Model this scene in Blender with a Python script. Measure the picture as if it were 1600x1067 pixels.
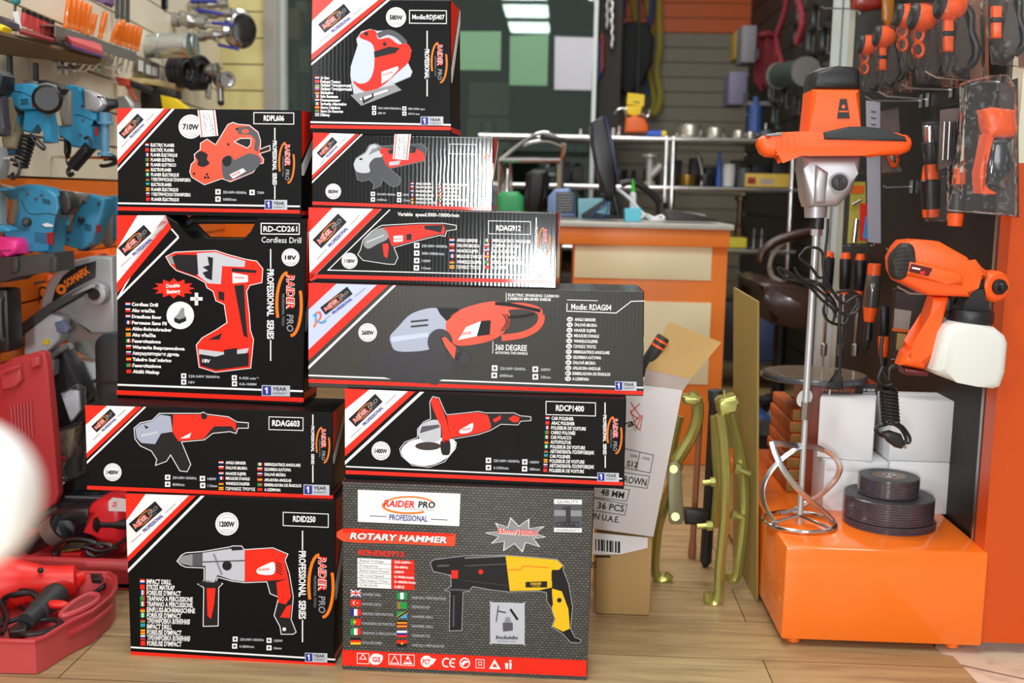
import bpy, bmesh, math, random
from mathutils import Vector, Matrix
random.seed(7)
for _o in list(bpy.data.objects): bpy.data.objects.remove(_o)
S = bpy.context.scene
COL = S.collection
# ------------------------------------------------------------------ camera
F = 1750.0                      # focal length in pixels of the 1600x1067 frame
EYE = Vector((0, 0, .85))
_d = Vector((75, 228, -F)).normalized()
_e = Vector((1075, 207, -F))
_x = (_e - _d * _e.dot(_d)).normalized()
_z = _x.cross(_d)
ROT = Matrix((_x, _d, _z))      # camera axes -> room axes
cam = bpy.data.cameras.new('camera'); camo = bpy.data.objects.new('camera', cam); COL.objects.link(camo)
camo.matrix_world = Matrix.Translation(EYE) @ ROT.to_4x4()
cam.sensor_width = 36; cam.lens = 36 * F / 1600; cam.clip_start = .02
cam.dof.use_dof = True; cam.dof.focus_distance = 1.97; cam.dof.aperture_fstop = 4.2
S.camera = camo
# ------------------------------------------------------------------ light and exposure
wd = bpy.data.worlds.new('world'); S.world = wd; wd.use_nodes = True
wd.node_tree.nodes['Background'].inputs[0].default_value = (1, .97, .93, 1)
wd.node_tree.nodes['Background'].inputs[1].default_value = .36
def area(name, loc, aim, sx, sy, power, col=(1, 1, 1)):
    l = bpy.data.lights.new(name, 'AREA'); l.shape = 'RECTANGLE'; l.size = sx; l.size_y = sy; l.energy = power; l.color = col
    o = bpy.data.objects.new(name, l); COL.objects.link(o); o.location = loc
    o.rotation_euler = (Vector(aim) - Vector(loc)).to_track_quat('-Z', 'Y').to_euler()
    return o
for _y in (1.25, .15, -1.0): area('ceiling_light', (-.4, _y, 2.75), (-.4, _y, 0), .45, .8, 15, (.96, 1, .98))
area('ceiling_light', (.45, 1.3, 2.75), (.45, 1.3, 0), .45, .8, 16, (1, .98, .95))
area('ceiling_light', (.0, 3.3, 2.8), (.0, 3.3, 0), 1.4, .8, 30, (1, .97, .93))
area('ceiling_light', (-.2, 5.0, 2.8), (-.2, 5.0, 0), 1.2, .6, 12, (1, .97, .93))
area('shop_window', (-.37, -1.35, .86), (-.09, 2.0, .82), .27, .3, 36, (.95, .98, 1))
area('shop_window', (1.0, -1.6, 1.7), (.4, 2.4, .5), 1.0, .9, 23, (.97, .99, 1))
area('shop_window', (-2.0, -1.4, 1.7), (-.5, 2.4, .6), .9, .8, 30, (.97, .99, 1))
S.view_settings.view_transform = 'Standard'; S.view_settings.look = 'None'
S.view_settings.gamma = 1; S.view_settings.exposure = 0.0; S.view_settings.use_curve_mapping = False
# ------------------------------------------------------------------ pixel geometry of the photograph
def ray(px, py): return ROT @ Vector((px - 800, -(py - 533.5), -F))
def W(px, py, Y):
    r = ray(px, py); return EYE + r * (Y / r.y)
def Wz(px, py, z=0):
    r = ray(px, py); return EYE + r * ((z - EYE.z) / r.z)
def Wx(px, py, X):
    r = ray(px, py); return EYE + r * (X / r.x)
def mp(Y): return Y / F
def V(*a): return Vector(a)
# ------------------------------------------------------------------ materials
def lin(c):
    if isinstance(c, str): c = [int(c[i:i+2], 16) / 255 for i in (0, 2, 4)]
    return tuple((x / 12.92 if x <= .04045 else ((x + .055) / 1.055) ** 2.4) for x in c) + (1,)
MATS = {}
def M(name, c='808080', rough=.5, metal=0, coat=0, var=.06, vs=30, alpha=1, trans=0, emit=0, bump=0, bs=60, spec=.5):
    if name in MATS: return MATS[name]
    m = bpy.data.materials.new(name); m.use_nodes = True; nt = m.node_tree
    b = nt.nodes['Principled BSDF']; col = lin(c)
    tc = nt.nodes.new('ShaderNodeTexCoord')
    if var:
        n = nt.nodes.new('ShaderNodeTexNoise'); n.inputs['Scale'].default_value = vs; n.inputs['Detail'].default_value = 3
        nt.links.new(tc.outputs['Object'], n.inputs['Vector'])
        mx = nt.nodes.new('ShaderNodeMix'); mx.data_type = 'RGBA'
        mx.inputs['A'].default_value = tuple(x * (1 - var) for x in col[:3]) + (1,)
        mx.inputs['B'].default_value = tuple(min(1, x * (1 + var)) for x in col[:3]) + (1,)
        nt.links.new(n.outputs['Fac'], mx.inputs['Factor']); nt.links.new(mx.outputs['Result'], b.inputs['Base Color'])
    else: b.inputs['Base Color'].default_value = col
    b.inputs['Roughness'].default_value = rough; b.inputs['Metallic'].default_value = metal
    b.inputs['Coat Weight'].default_value = coat; b.inputs['Coat Roughness'].default_value = .06
    b.inputs['Specular IOR Level'].default_value = spec
    b.inputs['Alpha'].default_value = alpha; b.inputs['Transmission Weight'].default_value = trans
    if emit: b.inputs['Emission Color'].default_value = col; b.inputs['Emission Strength'].default_value = emit
    if bump:
        n2 = nt.nodes.new('ShaderNodeTexNoise'); n2.inputs['Scale'].default_value = bs
        nt.links.new(tc.outputs['Object'], n2.inputs['Vector'])
        bp = nt.nodes.new('ShaderNodeBump'); bp.inputs['Strength'].default_value = bump; bp.inputs['Distance'].default_value = .004
        nt.links.new(n2.outputs['Fac'], bp.inputs['Height']); nt.links.new(bp.outputs['Normal'], b.inputs['Normal'])
    MATS[name] = m; return m
def corrugate(m, scale=45, strength=.5, dist=.0001):
    """fine vertical flutes of corrugated board under the print"""
    nt = m.node_tree; b = nt.nodes['Principled BSDF']; tc = [n for n in nt.nodes if n.type == 'TEX_COORD'][0]
    w = nt.nodes.new('ShaderNodeTexWave'); w.bands_direction = 'X'; w.inputs['Scale'].default_value = scale; w.inputs['Distortion'].default_value = 1.2
    w.inputs['Detail'].default_value = 1
    nt.links.new(tc.outputs['Object'], w.inputs['Vector'])
    bp = nt.nodes.new('ShaderNodeBump'); bp.inputs['Strength'].default_value = strength; bp.inputs['Distance'].default_value = dist
    nt.links.new(w.outputs['Fac'], bp.inputs['Height']); nt.links.new(bp.outputs['Normal'], b.inputs['Normal']); nt.links.new(bp.outputs['Normal'], b.inputs['Coat Normal'])
    return m
def ramp_mat(name, build, rough=.5, coat=0, metal=0, spec=.5):
    """material whose base colour is made by build(nt, texcoord) -> colour socket"""
    m = bpy.data.materials.new(name); m.use_nodes = True; nt = m.node_tree; b = nt.nodes['Principled BSDF']
    tc = nt.nodes.new('ShaderNodeTexCoord')
    nt.links.new(build(nt, tc), b.inputs['Base Color'])
    b.inputs['Roughness'].default_value = rough; b.inputs['Coat Weight'].default_value = coat; b.inputs['Metallic'].default_value = metal; b.inputs['Specular IOR Level'].default_value = spec
    MATS[name] = m; return m
ORANGE = M('orange_paint', 'f0641c', .3, coat=.3)
PLINTHM = M('orange_lacquer', 'ff781a', .2, coat=.6, var=.02)
CREAM = M('cream_board', 'e6dcc0', .45, var=.05, vs=6)
BLACK = M('black_plastic', '1b1b1d', .42)
SOFT = M('dark_rubber', '2c2f31', .6)
CHROME = M('chrome', 'd8d8d8', .16, metal=1, var=.03)
STEEL = M('steel', 'b4b4b2', .32, metal=1)
ZINC = M('galvanised_steel', 'ccd2d6', .3, metal=1)
SILVER = M('silver_paint', 'b9b9bc', .35, metal=.55)
GREYP = M('grey_plastic', '8b8f92', .45)
DGREY = M('dark_grey_plastic', '47494b', .45)
WHITE = M('white_card', 'e4e5e7', .5, var=.02)
KRAFT = M('kraft_board', 'b8955c', .75, vs=12)
BLUEP = M('teal_blue_plastic', '2f88b0', .38)
REDP = M('red_plastic', 'e3231f', .36)
OBODY = M('bright_orange_plastic', 'ff5f1a', .4, var=.03)
def film(name, gloss, rough, bump=0, haze=0):
    m = bpy.data.materials.new(name); m.use_nodes = True; nt = m.node_tree; nt.nodes.remove(nt.nodes['Principled BSDF'])
    t = nt.nodes.new('ShaderNodeBsdfTransparent'); t.inputs[0].default_value = (.95, .96, .97, 1); g = nt.nodes.new('ShaderNodeBsdfGlossy'); g.inputs['Roughness'].default_value = rough
    lw = nt.nodes.new('ShaderNodeLayerWeight'); lw.inputs['Blend'].default_value = gloss
    mx = nt.nodes.new('ShaderNodeMixShader'); nt.links.new(lw.outputs['Fresnel'], mx.inputs[0]); nt.links.new(t.outputs[0], mx.inputs[1]); nt.links.new(g.outputs[0], mx.inputs[2])
    if bump:
        tc = nt.nodes.new('ShaderNodeTexCoord'); n = nt.nodes.new('ShaderNodeTexNoise'); n.inputs['Scale'].default_value = 45; n.inputs['Detail'].default_value = 1
        nt.links.new(tc.outputs['Object'], n.inputs['Vector']); bp = nt.nodes.new('ShaderNodeBump'); bp.inputs['Strength'].default_value = bump; bp.inputs['Distance'].default_value = .01
        nt.links.new(n.outputs['Fac'], bp.inputs['Height'])
        for x in (g, lw): nt.links.new(bp.outputs['Normal'], x.inputs['Normal'])
    if haze:
        df = nt.nodes.new('ShaderNodeBsdfDiffuse'); m3 = nt.nodes.new('ShaderNodeMixShader'); m3.inputs[0].default_value = haze
        nt.links.new(mx.outputs[0], m3.inputs[1]); nt.links.new(df.outputs[0], m3.inputs[2]); mx = m3
    nt.links.new(mx.outputs[0], nt.nodes['Material Output'].inputs[0]); MATS[name] = m; return m
CLEAR = film('clear_plastic', .12, .08, .15); BLISTER = film('clear_blister_film', .2, .08, .6, .025)
CORD = M('black_cord', '17171a', .4)
# ------------------------------------------------------------------ mesh builder
def spl(pts, n=4, closed=False):
    pts = [Vector(p) for p in pts]; out = []; k = len(pts)
    for i in range(k if closed else k - 1):
        p0 = pts[(i - 1) % k] if closed or i > 0 else pts[i]
        p1 = pts[i]; p2 = pts[(i + 1) % k]
        p3 = pts[(i + 2) % k] if closed or i + 2 < k else p2
        for j in range(n):
            t = j / n
            out.append(.5 * ((2 * p1) + (p2 - p0) * t + (2 * p0 - 5 * p1 + 4 * p2 - p3) * t * t + (3 * p1 - p0 - 3 * p2 + p3) * t ** 3))
    if not closed: out.append(pts[-1])
    return out
def frame_of(a):
    a = a.normalized(); u = a.cross(V(0, 0, 1))
    if u.length < .05: u = a.cross(V(1, 0, 0))
    u.normalize(); return u, a.cross(u)
class MB:
    def __init__(s): s.v = []; s.f = []; s.m = []; s.mats = []
    def mi(s, mat):
        if mat not in s.mats: s.mats.append(mat)
        return s.mats.index(mat)
    def add(s, vs, fs, mat):
        k = len(s.v); i = s.mi(mat); s.v += [Vector(v) for v in vs]
        for f in fs: s.f.append([k + j for j in f]); s.m.append(i)
        return s
    def addbm(s, bm, mat):
        bm.verts.index_update(); s.add([v.co.copy() for v in bm.verts], [[v.index for v in f.verts] for f in bm.faces], mat); bm.free(); return s
    def box(s, c, size, mat, rot=None, bev=0, seg=2):
        bm = bmesh.new(); bmesh.ops.create_cube(bm, size=1)
        for v in bm.verts: v.co = Vector((v.co.x * size[0], v.co.y * size[1], v.co.z * size[2]))
        if bev: bmesh.ops.bevel(bm, geom=bm.edges[:], offset=bev, segments=seg, affect='EDGES', profile=.5, clamp_overlap=True)
        if rot: bmesh.ops.transform(bm, matrix=rot.to_4x4(), verts=bm.verts)
        for v in bm.verts: v.co += Vector(c)
        return s.addbm(bm, mat)
    def hexa(s, c, mat, bev=0):   # c: front TL TR BR BL, back TL TR BR BL
        bm = bmesh.new(); vs = [bm.verts.new(p) for p in c]
        for f in ((3, 2, 1, 0), (4, 5, 6, 7), (0, 1, 5, 4), (2, 3, 7, 6), (1, 2, 6, 5), (3, 0, 4, 7)): bm.faces.new([vs[i] for i in f])
        bmesh.ops.recalc_face_normals(bm, faces=bm.faces)
        if bev: bmesh.ops.bevel(bm, geom=bm.edges[:], offset=bev, segments=2, affect='EDGES', profile=.5, clamp_overlap=True)
        return s.addbm(bm, mat)
    def slab(s, poly, d, mat, bev=0, seg=3):   # poly: planar outline, d: extrusion vector
        bm = bmesh.new(); d = Vector(d); a = [bm.verts.new(Vector(p) - d / 2) for p in poly]; b = [bm.verts.new(Vector(p) + d / 2) for p in poly]
        n = len(poly); rim = []
        fa = bm.faces.new(a); fb = bm.faces.new(b[::-1])
        for i in range(n): bm.faces.new((a[i], b[i], b[(i + 1) % n], a[(i + 1) % n]))
        if bev:
            rim = list(fa.edges) + list(fb.edges)
            try: bmesh.ops.bevel(bm, geom=rim, offset=bev, segments=seg, affect='EDGES', profile=.5, clamp_overlap=True)
            except Exception: pass
        bmesh.ops.recalc_face_normals(bm, faces=bm.faces)
        return s.addbm(bm, mat)
    def lathe(s, p, ax, prof, mat, n=24):      # prof: (distance along ax, radius)
        p = Vector(p); a = Vector(ax).normalized(); u, w = frame_of(a); vs = []; fs = []
        for t, r in prof:
            for i in range(n):
                q = 2 * math.pi * i / n; vs.append(p + a * t + (u * math.cos(q) + w * math.sin(q)) * max(r, 1e-5))
        for k in range(len(prof) - 1):
            for i in range(n): fs.append((k * n + i, k * n + (i + 1) % n, (k + 1) * n + (i + 1) % n, (k + 1) * n + i))
        if prof[0][1] > 1e-4: fs.append(tuple(range(n))[::-1])
        if prof[-1][1] > 1e-4: fs.append(tuple((len(prof) - 1) * n + i for i in range(n)))
        return s.add(vs, fs, mat)
    def cyl(s, a, b, r0, mat, r1=None, n=20, bev=0):
        a = Vector(a); b = Vector(b); L = (b - a).length; r1 = r0 if r1 is None else r1
        pr = [(0, r0), (L, r1)] if not bev else [(0, r0 - bev), (bev * .3, r0 - bev * .3), (bev, r0), (L - bev, r1), (L - bev * .3, r1 - bev * .3), (L, r1 - bev)]
        return s.lathe(a, b - a, pr, mat, n)
    def tube(s, pts, r, mat, n=8, closed=False, sm=4, flat=1, up=None):
        pts = spl(pts, sm, closed) if sm > 1 else [Vector(p) for p in pts]
        k = len(pts); vs = []; fs = []; u = None
        for i in range(k):
            t = (pts[(i + 1) % k] - pts[i - 1]) if closed else (pts[min(i + 1, k - 1)] - pts[max(i - 1, 0)])
            if t.length < 1e-9: t = V(0, 0, 1)
            t.normalize()
            if u is None: u = frame_of(t)[0] if up is None else Vector(up)
            u = (u - t * u.dot(t))
            if u.length < 1e-6: u = frame_of(t)[0]
            u.normalize(); w = t.cross(u); rr = r[i] if isinstance(r, list) else r
            for j in range(n):
                q = 2 * math.pi * j / n; vs.append(pts[i] + u * math.cos(q) * rr + w * math.sin(q) * rr * flat)
        for i in range(k if closed else k - 1):
            for j in range(n): fs.append((i * n + j, i * n + (j + 1) % n, ((i + 1) % k) * n + (j + 1) % n, ((i + 1) % k) * n + j))
        if not closed: fs += [tuple(range(n))[::-1], tuple((k - 1) * n + j for j in range(n))]
        return s.add(vs, fs, mat)
    def ball(s, c, r, mat, sc=(1, 1, 1), n=20):
        pr = [(-math.cos(math.pi * i / (n // 2)), math.sin(math.pi * i / (n // 2))) for i in range(n // 2 + 1)]
        k = len(s.v); s.lathe((0, 0, 0), (0, 0, 1), [(a, b) for a, b in pr], mat, n)
        for i in range(k, len(s.v)): v = s.v[i]; s.v[i] = Vector(c) + Vector((v.x * r * sc[0], v.y * r * sc[1], v.z * r * sc[2]))
        return s
    # the same shapes given where the photograph shows them, on the upright plane at distance Y
    def slabp(s, pts, Y, th, mat, bev=None, sm=0, dy=0):
        if sm: pts = [(p.x, p.y) for p in spl([(x, y, 0) for x, y in pts], sm, True)]
        return s.slab([W(x, y, Y) + V(0, dy, 0) for x, y in pts], (0, th, 0), mat, th * .3 if bev is None else bev)
    def cylp(s, a, b, Y, r0, mat, r1=None, n=20, Yb=None, bev=0):
        k = mp(Y); return s.cyl(W(*a, Y), W(*b, Yb or Y), r0 * k, mat, None if r1 is None else r1 * k, n, bev * k)
    def lathep(s, a, b, Y, prof, mat, n=24, Yb=None):   # prof in px: (fraction 0..1, radius px)
        A = W(*a, Y); B = W(*b, Yb or Y); L = (B - A).length; k = mp(Y)
        return s.lathe(A, B - A, [(t * L, r * k) for t, r in prof], mat, n)
    def tubep(s, pts, Y, r, mat, n=8, closed=False, sm=4):
        return s.tube([W(p[0], p[1], Y + (p[2] if len(p) > 2 else 0)) for p in pts], r * mp(Y), mat, n, closed, sm)
    def ballp(s, c, Y, r, mat, sc=(1, 1, 1)): return s.ball(W(*c, Y), r * mp(Y), mat, sc)
    def build(s, name, parent=None, loc=None, smooth=.6):
        off = Vector((0, 0, 0))
        if parent is not None:
            q = parent
            while q is not None: off = off + q.location; q = q.parent
        elif loc is not None: off = Vector(loc)
        elif s.v:
            xs = [v.x for v in s.v]; ys = [v.y for v in s.v]; zs = [v.z for v in s.v]
            off = Vector(((min(xs) + max(xs)) / 2, (min(ys) + max(ys)) / 2, min(zs)))
        me = bpy.data.meshes.new(name); me.from_pydata([v - off for v in s.v], [], s.f)
        for m in s.mats: me.materials.append(m)
        me.polygons.foreach_set('material_index', s.m)
        if smooth:
            me.polygons.foreach_set('use_smooth', [True] * len(s.f)); me.set_sharp_from_angle(angle=smooth)
        me.update(); o = bpy.data.objects.new(name, me); COL.objects.link(o)
        if parent is not None: o.parent = parent
        else: o.location = off
        return o
def tag(o, label=None, cat=None, group=None, kind=None):
    if label: o['label'] = label
    if cat: o['category'] = cat
    if group: o['group'] = group
    if kind: o['kind'] = kind
    return o
def thing(name, label, cat, loc, group=None):
    o = bpy.data.objects.new(name, None); o.empty_display_size = .05; COL.objects.link(o); o.location = loc
    return tag(o, label, cat, group)
def one(mb, name, label, cat, group=None, kind=None): return tag(mb.build(name), label, cat, group, kind)
def struct(mb, name): return tag(mb.build(name), kind='structure')
def dup(root, d, label=None, group=None):
    c = root.copy(); COL.objects.link(c); c.location = root.location + Vector(d)
    if label: c['label'] = label
    if group: c['group'] = group
    for ch in list(root.children):
        a = ch.copy(); COL.objects.link(a); a.parent = c
        for g in list(ch.children):
            b = g.copy(); COL.objects.link(b); b.parent = a
    return c
# ================================================================== THE SETTING
def wood(nt, tc):
    mp_ = nt.nodes.new('ShaderNodeMapping'); nt.links.new(tc.outputs['Object'], mp_.inputs['Vector'])
    br = nt.nodes.new('ShaderNodeTexBrick'); br.offset = .37
    for k, v in (('Scale', 1), ('Mortar Size', .0012), ('Brick Width', 1.25), ('Row Height', .19), ('Bias', 0)): br.inputs[k].default_value = v
    br.inputs['Color1'].default_value = lin('b29c74'); br.inputs['Color2'].default_value = lin('a89068'); br.inputs['Mortar'].default_value = lin('54402c')
    nt.links.new(mp_.outputs[0], br.inputs['Vector'])
    m2 = nt.nodes.new('ShaderNodeMapping'); m2.inputs['Scale'].default_value = (1.6, 16, 1); nt.links.new(tc.outputs['Object'], m2.inputs['Vector'])
    n = nt.nodes.new('ShaderNodeTexNoise'); n.inputs['Scale'].default_value = 2.2; n.inputs['Detail'].default_value = 8; n.inputs['Roughness'].default_value = .7
    n.inputs['Distortion'].default_value = .7
    nt.links.new(m2.outputs[0], n.inputs['Vector'])
    cr = nt.nodes.new('ShaderNodeValToRGB'); cr.color_ramp.elements[0].position = .3; cr.color_ramp.elements[0].color = (.55, .5, .48, 1)
    cr.color_ramp.elements[1].position = .62; cr.color_ramp.elements[1].color = (1.12, 1.08, 1.02, 1)
    nt.links.new(n.outputs['Fac'], cr.inputs['Fac'])
    mx = nt.nodes.new('ShaderNodeMix'); mx.data_type = 'RGBA'; mx.blend_type = 'MULTIPLY'; mx.inputs['Factor'].default_value = .9
    nt.links.new(br.outputs['Color'], mx.inputs['A']); nt.links.new(cr.outputs['Color'], mx.inputs['B'])
    return mx.outputs['Result']
WOODM = ramp_mat('oak_laminate', wood, .42)
def tiles(nt, tc):
    br = nt.nodes.new('ShaderNodeTexBrick'); br.offset = 0
    for k, v in (('Scale', 1), ('Mortar Size', .003), ('Brick Width', .3), ('Row Height', .3)): br.inputs[k].default_value = v
    br.inputs['Color1'].default_value = lin('d8c9ae'); br.inputs['Color2'].default_value = lin('dcc8b4'); br.inputs['Mortar'].default_value = lin('6a6660')
    m2 = nt.nodes.new('ShaderNodeMapping'); m2.inputs['Rotation'].default_value = (0, 0, .5); nt.links.new(tc.outputs['Object'], m2.inputs['Vector'])
    nt.links.new(m2.outputs[0], br.inputs['Vector'])
    n = nt.nodes.new('ShaderNodeTexNoise'); n.inputs['Scale'].default_value = 22; nt.links.new(tc.outputs['Object'], n.inputs['Vector'])
    cr = nt.nodes.new('ShaderNodeValToRGB'); cr.color_ramp.elements[0].position = .3; cr.color_ramp.elements[0].color = (.75, .75, .72, 1); cr.color_ramp.elements[1].position = .5
    nt.links.new(n.outputs['Fac'], cr.inputs['Fac'])
    mx = nt.nodes.new('ShaderNodeMix'); mx.data_type = 'RGBA'; mx.blend_type = 'MULTIPLY'; mx.inputs['Factor'].default_value = 1
    nt.links.new(br.outputs['Color'], mx.inputs['A']); nt.links.new(cr.outputs['Color'], mx.inputs['B'])
    return mx.outputs['Result']
TILEM = ramp_mat('stone_tile', tiles, .4)
def pegs(base, hole):
    def f(nt, tc):
        sx = nt.nodes.new('ShaderNodeSeparateXYZ'); nt.links.new(tc.outputs['Object'], sx.inputs[0])
        def cell(s):
            a = nt.nodes.new('ShaderNodeMath'); a.operation = 'PINGPONG'; a.inputs[1].default_value = .0125; nt.links.new(s, a.inputs[0])
            b = nt.nodes.new('ShaderNodeMath'); b.operation = 'POWER'; b.inputs[1].default_value = 2; nt.links.new(a.outputs[0], b.inputs[0]); return b.outputs[0]
        ad = nt.nodes.new('ShaderNodeMath'); ad.operation = 'ADD'; nt.links.new(cell(sx.outputs['Y']), ad.inputs[0]); nt.links.new(cell(sx.outputs['Z']), ad.inputs[1])
        lt = nt.nodes.new('ShaderNodeMath'); lt.operation = 'LESS_THAN'; lt.inputs[1].default_value = .0028 ** 2; nt.links.new(ad.outputs[0], lt.inputs[0])
        mx = nt.nodes.new('ShaderNodeMix'); mx.data_type = 'RGBA'; mx.inputs['A'].default_value = lin(base); mx.inputs['B'].default_value = lin(hole)
        nt.links.new(lt.outputs[0], mx.inputs['Factor']); return mx.outputs['Result']
    return f
PEGM = ramp_mat('pegboard', pegs('1d1a17', '060505'), .5, spec=.25)
# floor: laminate laid over stone tiles, its end showing at the lower right
struct(MB().box((0, 4.5, -.028), (7, 11, .05), TILEM), 'floor_tiles')
edge = [Wz(*p) for p in ((1440, 990), (1457, 1008), (1473, 1022), (1489, 1025), (1528, 1067), (1570, 1120))]
far = [V(1.3, 2.6, 0), V(1.3, 9.5, 0), V(-3, 9.5, 0), V(-3, .6, 0)]
poly = [V(p.x, p.y, 0) for p in edge]
poly = [V(-3, .6, 0), V(poly[-1].x + .2, .6, 0), V(poly[-1].x, poly[-1].y, 0)] + poly[::-1][1:] + [V(.75, 2.35, 0), V(1.3, 2.35, 0), V(1.3, 9.5, 0), V(-3, 9.5, 0)]
struct(MB().slab([p - V(0, 0, .0015) for p in poly], (0, 0, .003), WOODM), 'floor')
def slatwall(name, A, B, z0, z1, pitch, zref, colour, thick=.016, gap=.006):
    """horizontal boards of a slat wall with dark grooves; colour(z) gives the board material"""
    mb = MB(); A = Vector((A[0], A[1], 0)); B = Vector((B[0], B[1], 0)); t = (B - A).normalized(); n = V(-t.y, t.x, 0); 
    mid = (A + B) / 2; ang = Matrix.Rotation(math.atan2(t.y, t.x), 3, 'Z'); L = (B - A).length
    mb.box((*(mid + n * .02).xy, (z0 + z1) / 2), (L, .012, z1 - z0), M('groove_shadow_board', '6d6552', .8), ang)
    k = math.floor((z0 - zref) / pitch) + 1
    zs = [z0] + [zref + pitch * i for i in range(k, 200) if zref + pitch * i < z1 - .01] + [z1]
    for a, b in zip(zs, zs[1:]): mb.box((*(mid + n * .007).xy, (a + b) / 2), (L, thick, b - a - gap), colour((a + b) / 2), ang)
    return struct(mb, name)
def LX(Y): return -(1.05 + .0886 * Y)          # the left wall runs back along this line
YELL = M('yellow_cream_board', 'e8dfa0', .45, var=.03, vs=5)
OWALL = M('orange_board', 'f57a14', .32, var=.08, vs=4)
CREAML = M('cream_slat', 'eee4cb', .42, var=.07, vs=5)
slatwall('wall_left', (LX(1.5), 1.5), (LX(4.95), 4.95), 0, 2.75, .1, 1.267, lambda z: OWALL if z < .88 else CREAML)
ex = W(417, 150, 4.95).x
slatwall('wall_left_end', (LX(4.95), 4.95), (ex, 4.95), 0, 2.75, .112, 1.277, lambda z: OWALL if z < .88 else YELL)
mb = MB(); p = W(424, 150, 4.93); mb.box((p.x, 4.95, 1.375), (.06, .06, 2.75), M('grey_aluminium', 'a9aaa4', .4, metal=.3)); struct(mb, 'trim_1')
mb = MB(); p = W(443, 150, 4.99); mb.box((p.x, 5.0, 1.375), (.022, .05, 2.75), M('pale_aluminium', 'cfd6d0', .35, metal=.3)); struct(mb, 'trim_2')
# glass partition with a dim room behind it
GL = bpy.data.materials.new('tinted_glass'); GL.use_nodes = True; nt = GL.node_tree; nt.nodes.remove(nt.nodes['Principled BSDF'])
tr = nt.nodes.new('ShaderNodeBsdfTransparent'); tr.inputs[0].default_value = (.76, .90, .81, 1)
gs = nt.nodes.new('ShaderNodeBsdfGlossy'); gs.inputs['Roughness'].default_value = .015; gs.inputs[0].default_value = (.9, 1, 1, 1)
mx = nt.nodes.new('ShaderNodeMixShader'); mx.inputs[0].default_value = .08
nt.links.new(tr.outputs[0], mx.inputs[1]); nt.links.new(gs.outputs[0], mx.inputs[2]); nt.links.new(mx.outputs[0], nt.nodes['Material Output'].inputs[0])
GY = 6.1; gx0 = W(447, 150, GY).x; gx1 = W(926, 150, GY).x
struct(MB().box(((gx0 + gx1) / 2, GY, 1.375), (gx1 - gx0, .008, 2.75), GL), 'window_1')
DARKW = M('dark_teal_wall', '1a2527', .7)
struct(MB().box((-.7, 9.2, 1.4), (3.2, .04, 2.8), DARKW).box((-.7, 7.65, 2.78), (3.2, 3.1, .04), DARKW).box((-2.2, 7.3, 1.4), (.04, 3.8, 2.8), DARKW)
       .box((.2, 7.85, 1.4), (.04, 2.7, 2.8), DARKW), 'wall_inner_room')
struct(MB().box((gx1 + .006, GY, 1.375), (.02, .05, 2.75), M('pale_aluminium')), 'trim_3')
# far shop wall of slats, orange above, and the rear right wall
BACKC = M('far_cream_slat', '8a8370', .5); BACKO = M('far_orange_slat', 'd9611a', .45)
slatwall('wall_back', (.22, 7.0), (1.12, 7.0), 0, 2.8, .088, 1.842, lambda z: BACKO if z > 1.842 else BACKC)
slatwall('wall_right_rear', (1.12, 7.0), (1.12, 3.7), 0, 2.8, .12, 1.842, lambda z: M('shaded_slat', '3b3832', .6))  # beige boards, the light falloff back here darkened into their colour
struct(MB().box((gx1 + .09, 6.55, 1.4), (.12, .7, 2.8), M('dark_brown_pillar', '2a211d', .6)), 'wall_pillar')
# black pegboard on the right with its white post
RX = .83
mb = MB(); mb.box((RX + .012, 2.755, 1.2), (.02, 1.17, 2.4), PEGM); struct(mb, 'wall_right')
mb = MB(); mb.box((RX + .13, 3.42, 1.3), (.3, .03, 2.6), M('pale_cream_panel', 'e9e6d0', .5)); struct(mb, 'wall_right_return')
mb = MB()
for px in (1307, 1321): mb.box((W(px, 50, 3.36).x, 3.37, 1.3), (.016, .03, 2.6), M('white_aluminium', 'd8e0dc', .35, metal=.2))
struct(mb, 'trim_4')
# orange-and-cream end panel of the right wall
PY = 2.09
def lean(y): return 1524 + (1029 - y) * .082
mb = MB()
def pan(y0, y1, mat):
    a = [W(lean(y0), y0, PY), W(3000, y0, PY), W(3000, y1, PY), W(lean(y1), y1, PY)]
    zb = (a[2].z + a[3].z) / 2; zt = (a[0].z + a[1].z) / 2
    for q in a[:2]: q.z = zt
    for q in a[2:]: q.z = max(zb, .002)
    mb.hexa(a + [q + V(.0, .05, 0) for q in a], mat)
pan(-420, 268, M('cream_panel', 'e4e2cc', .5)); pan(268, 1029, M('deep_orange_panel', 'd24e0a', .35, var=.04, vs=3))
struct(mb, 'wall_right_end')
mb = MB(); mb.box((RX - .003, 2.162, 1.2), (.006, .012, 2.4), STEEL); struct(mb, 'trim_5')
# ================================================================== THE BOXED POWER TOOLS
PK = M('print_black', '0c0c0e', .5, var=0, coat=.15, spec=.2); PKW = M('print_white', 'f4f4f4', .35, var=0, coat=.15, spec=.2); PKR = M('print_red', 'ee2a18', .35, var=0, coat=.15, spec=.2)
PKO = M('print_orange', 'f47a1c', .35, var=0, coat=.15, spec=.2); PKB = M('print_blue', '2a2f8e', .35, var=0, coat=.15, spec=.2); PKG = M('print_grey', '8e9094', .35, var=0, coat=.15, spec=.2)
PKS = M('print_silver', 'bfc3cc', .35, var=0, coat=.15, spec=.2); PKD = M('print_dark', '19191c', .4, var=0, coat=.15, spec=.2); PKL = M('print_lavender', 'c3cdf0', .35, var=0, coat=.15, spec=.2)
PKY = M('print_yellow', 'f0c020', .35, var=0, coat=.15, spec=.2); PKN = M('print_green', '1f9a4a', .35, var=0, coat=.15, spec=.2); PKC = M('print_sky', '39a0dd', .35, var=0, coat=.15, spec=.2)
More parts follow.
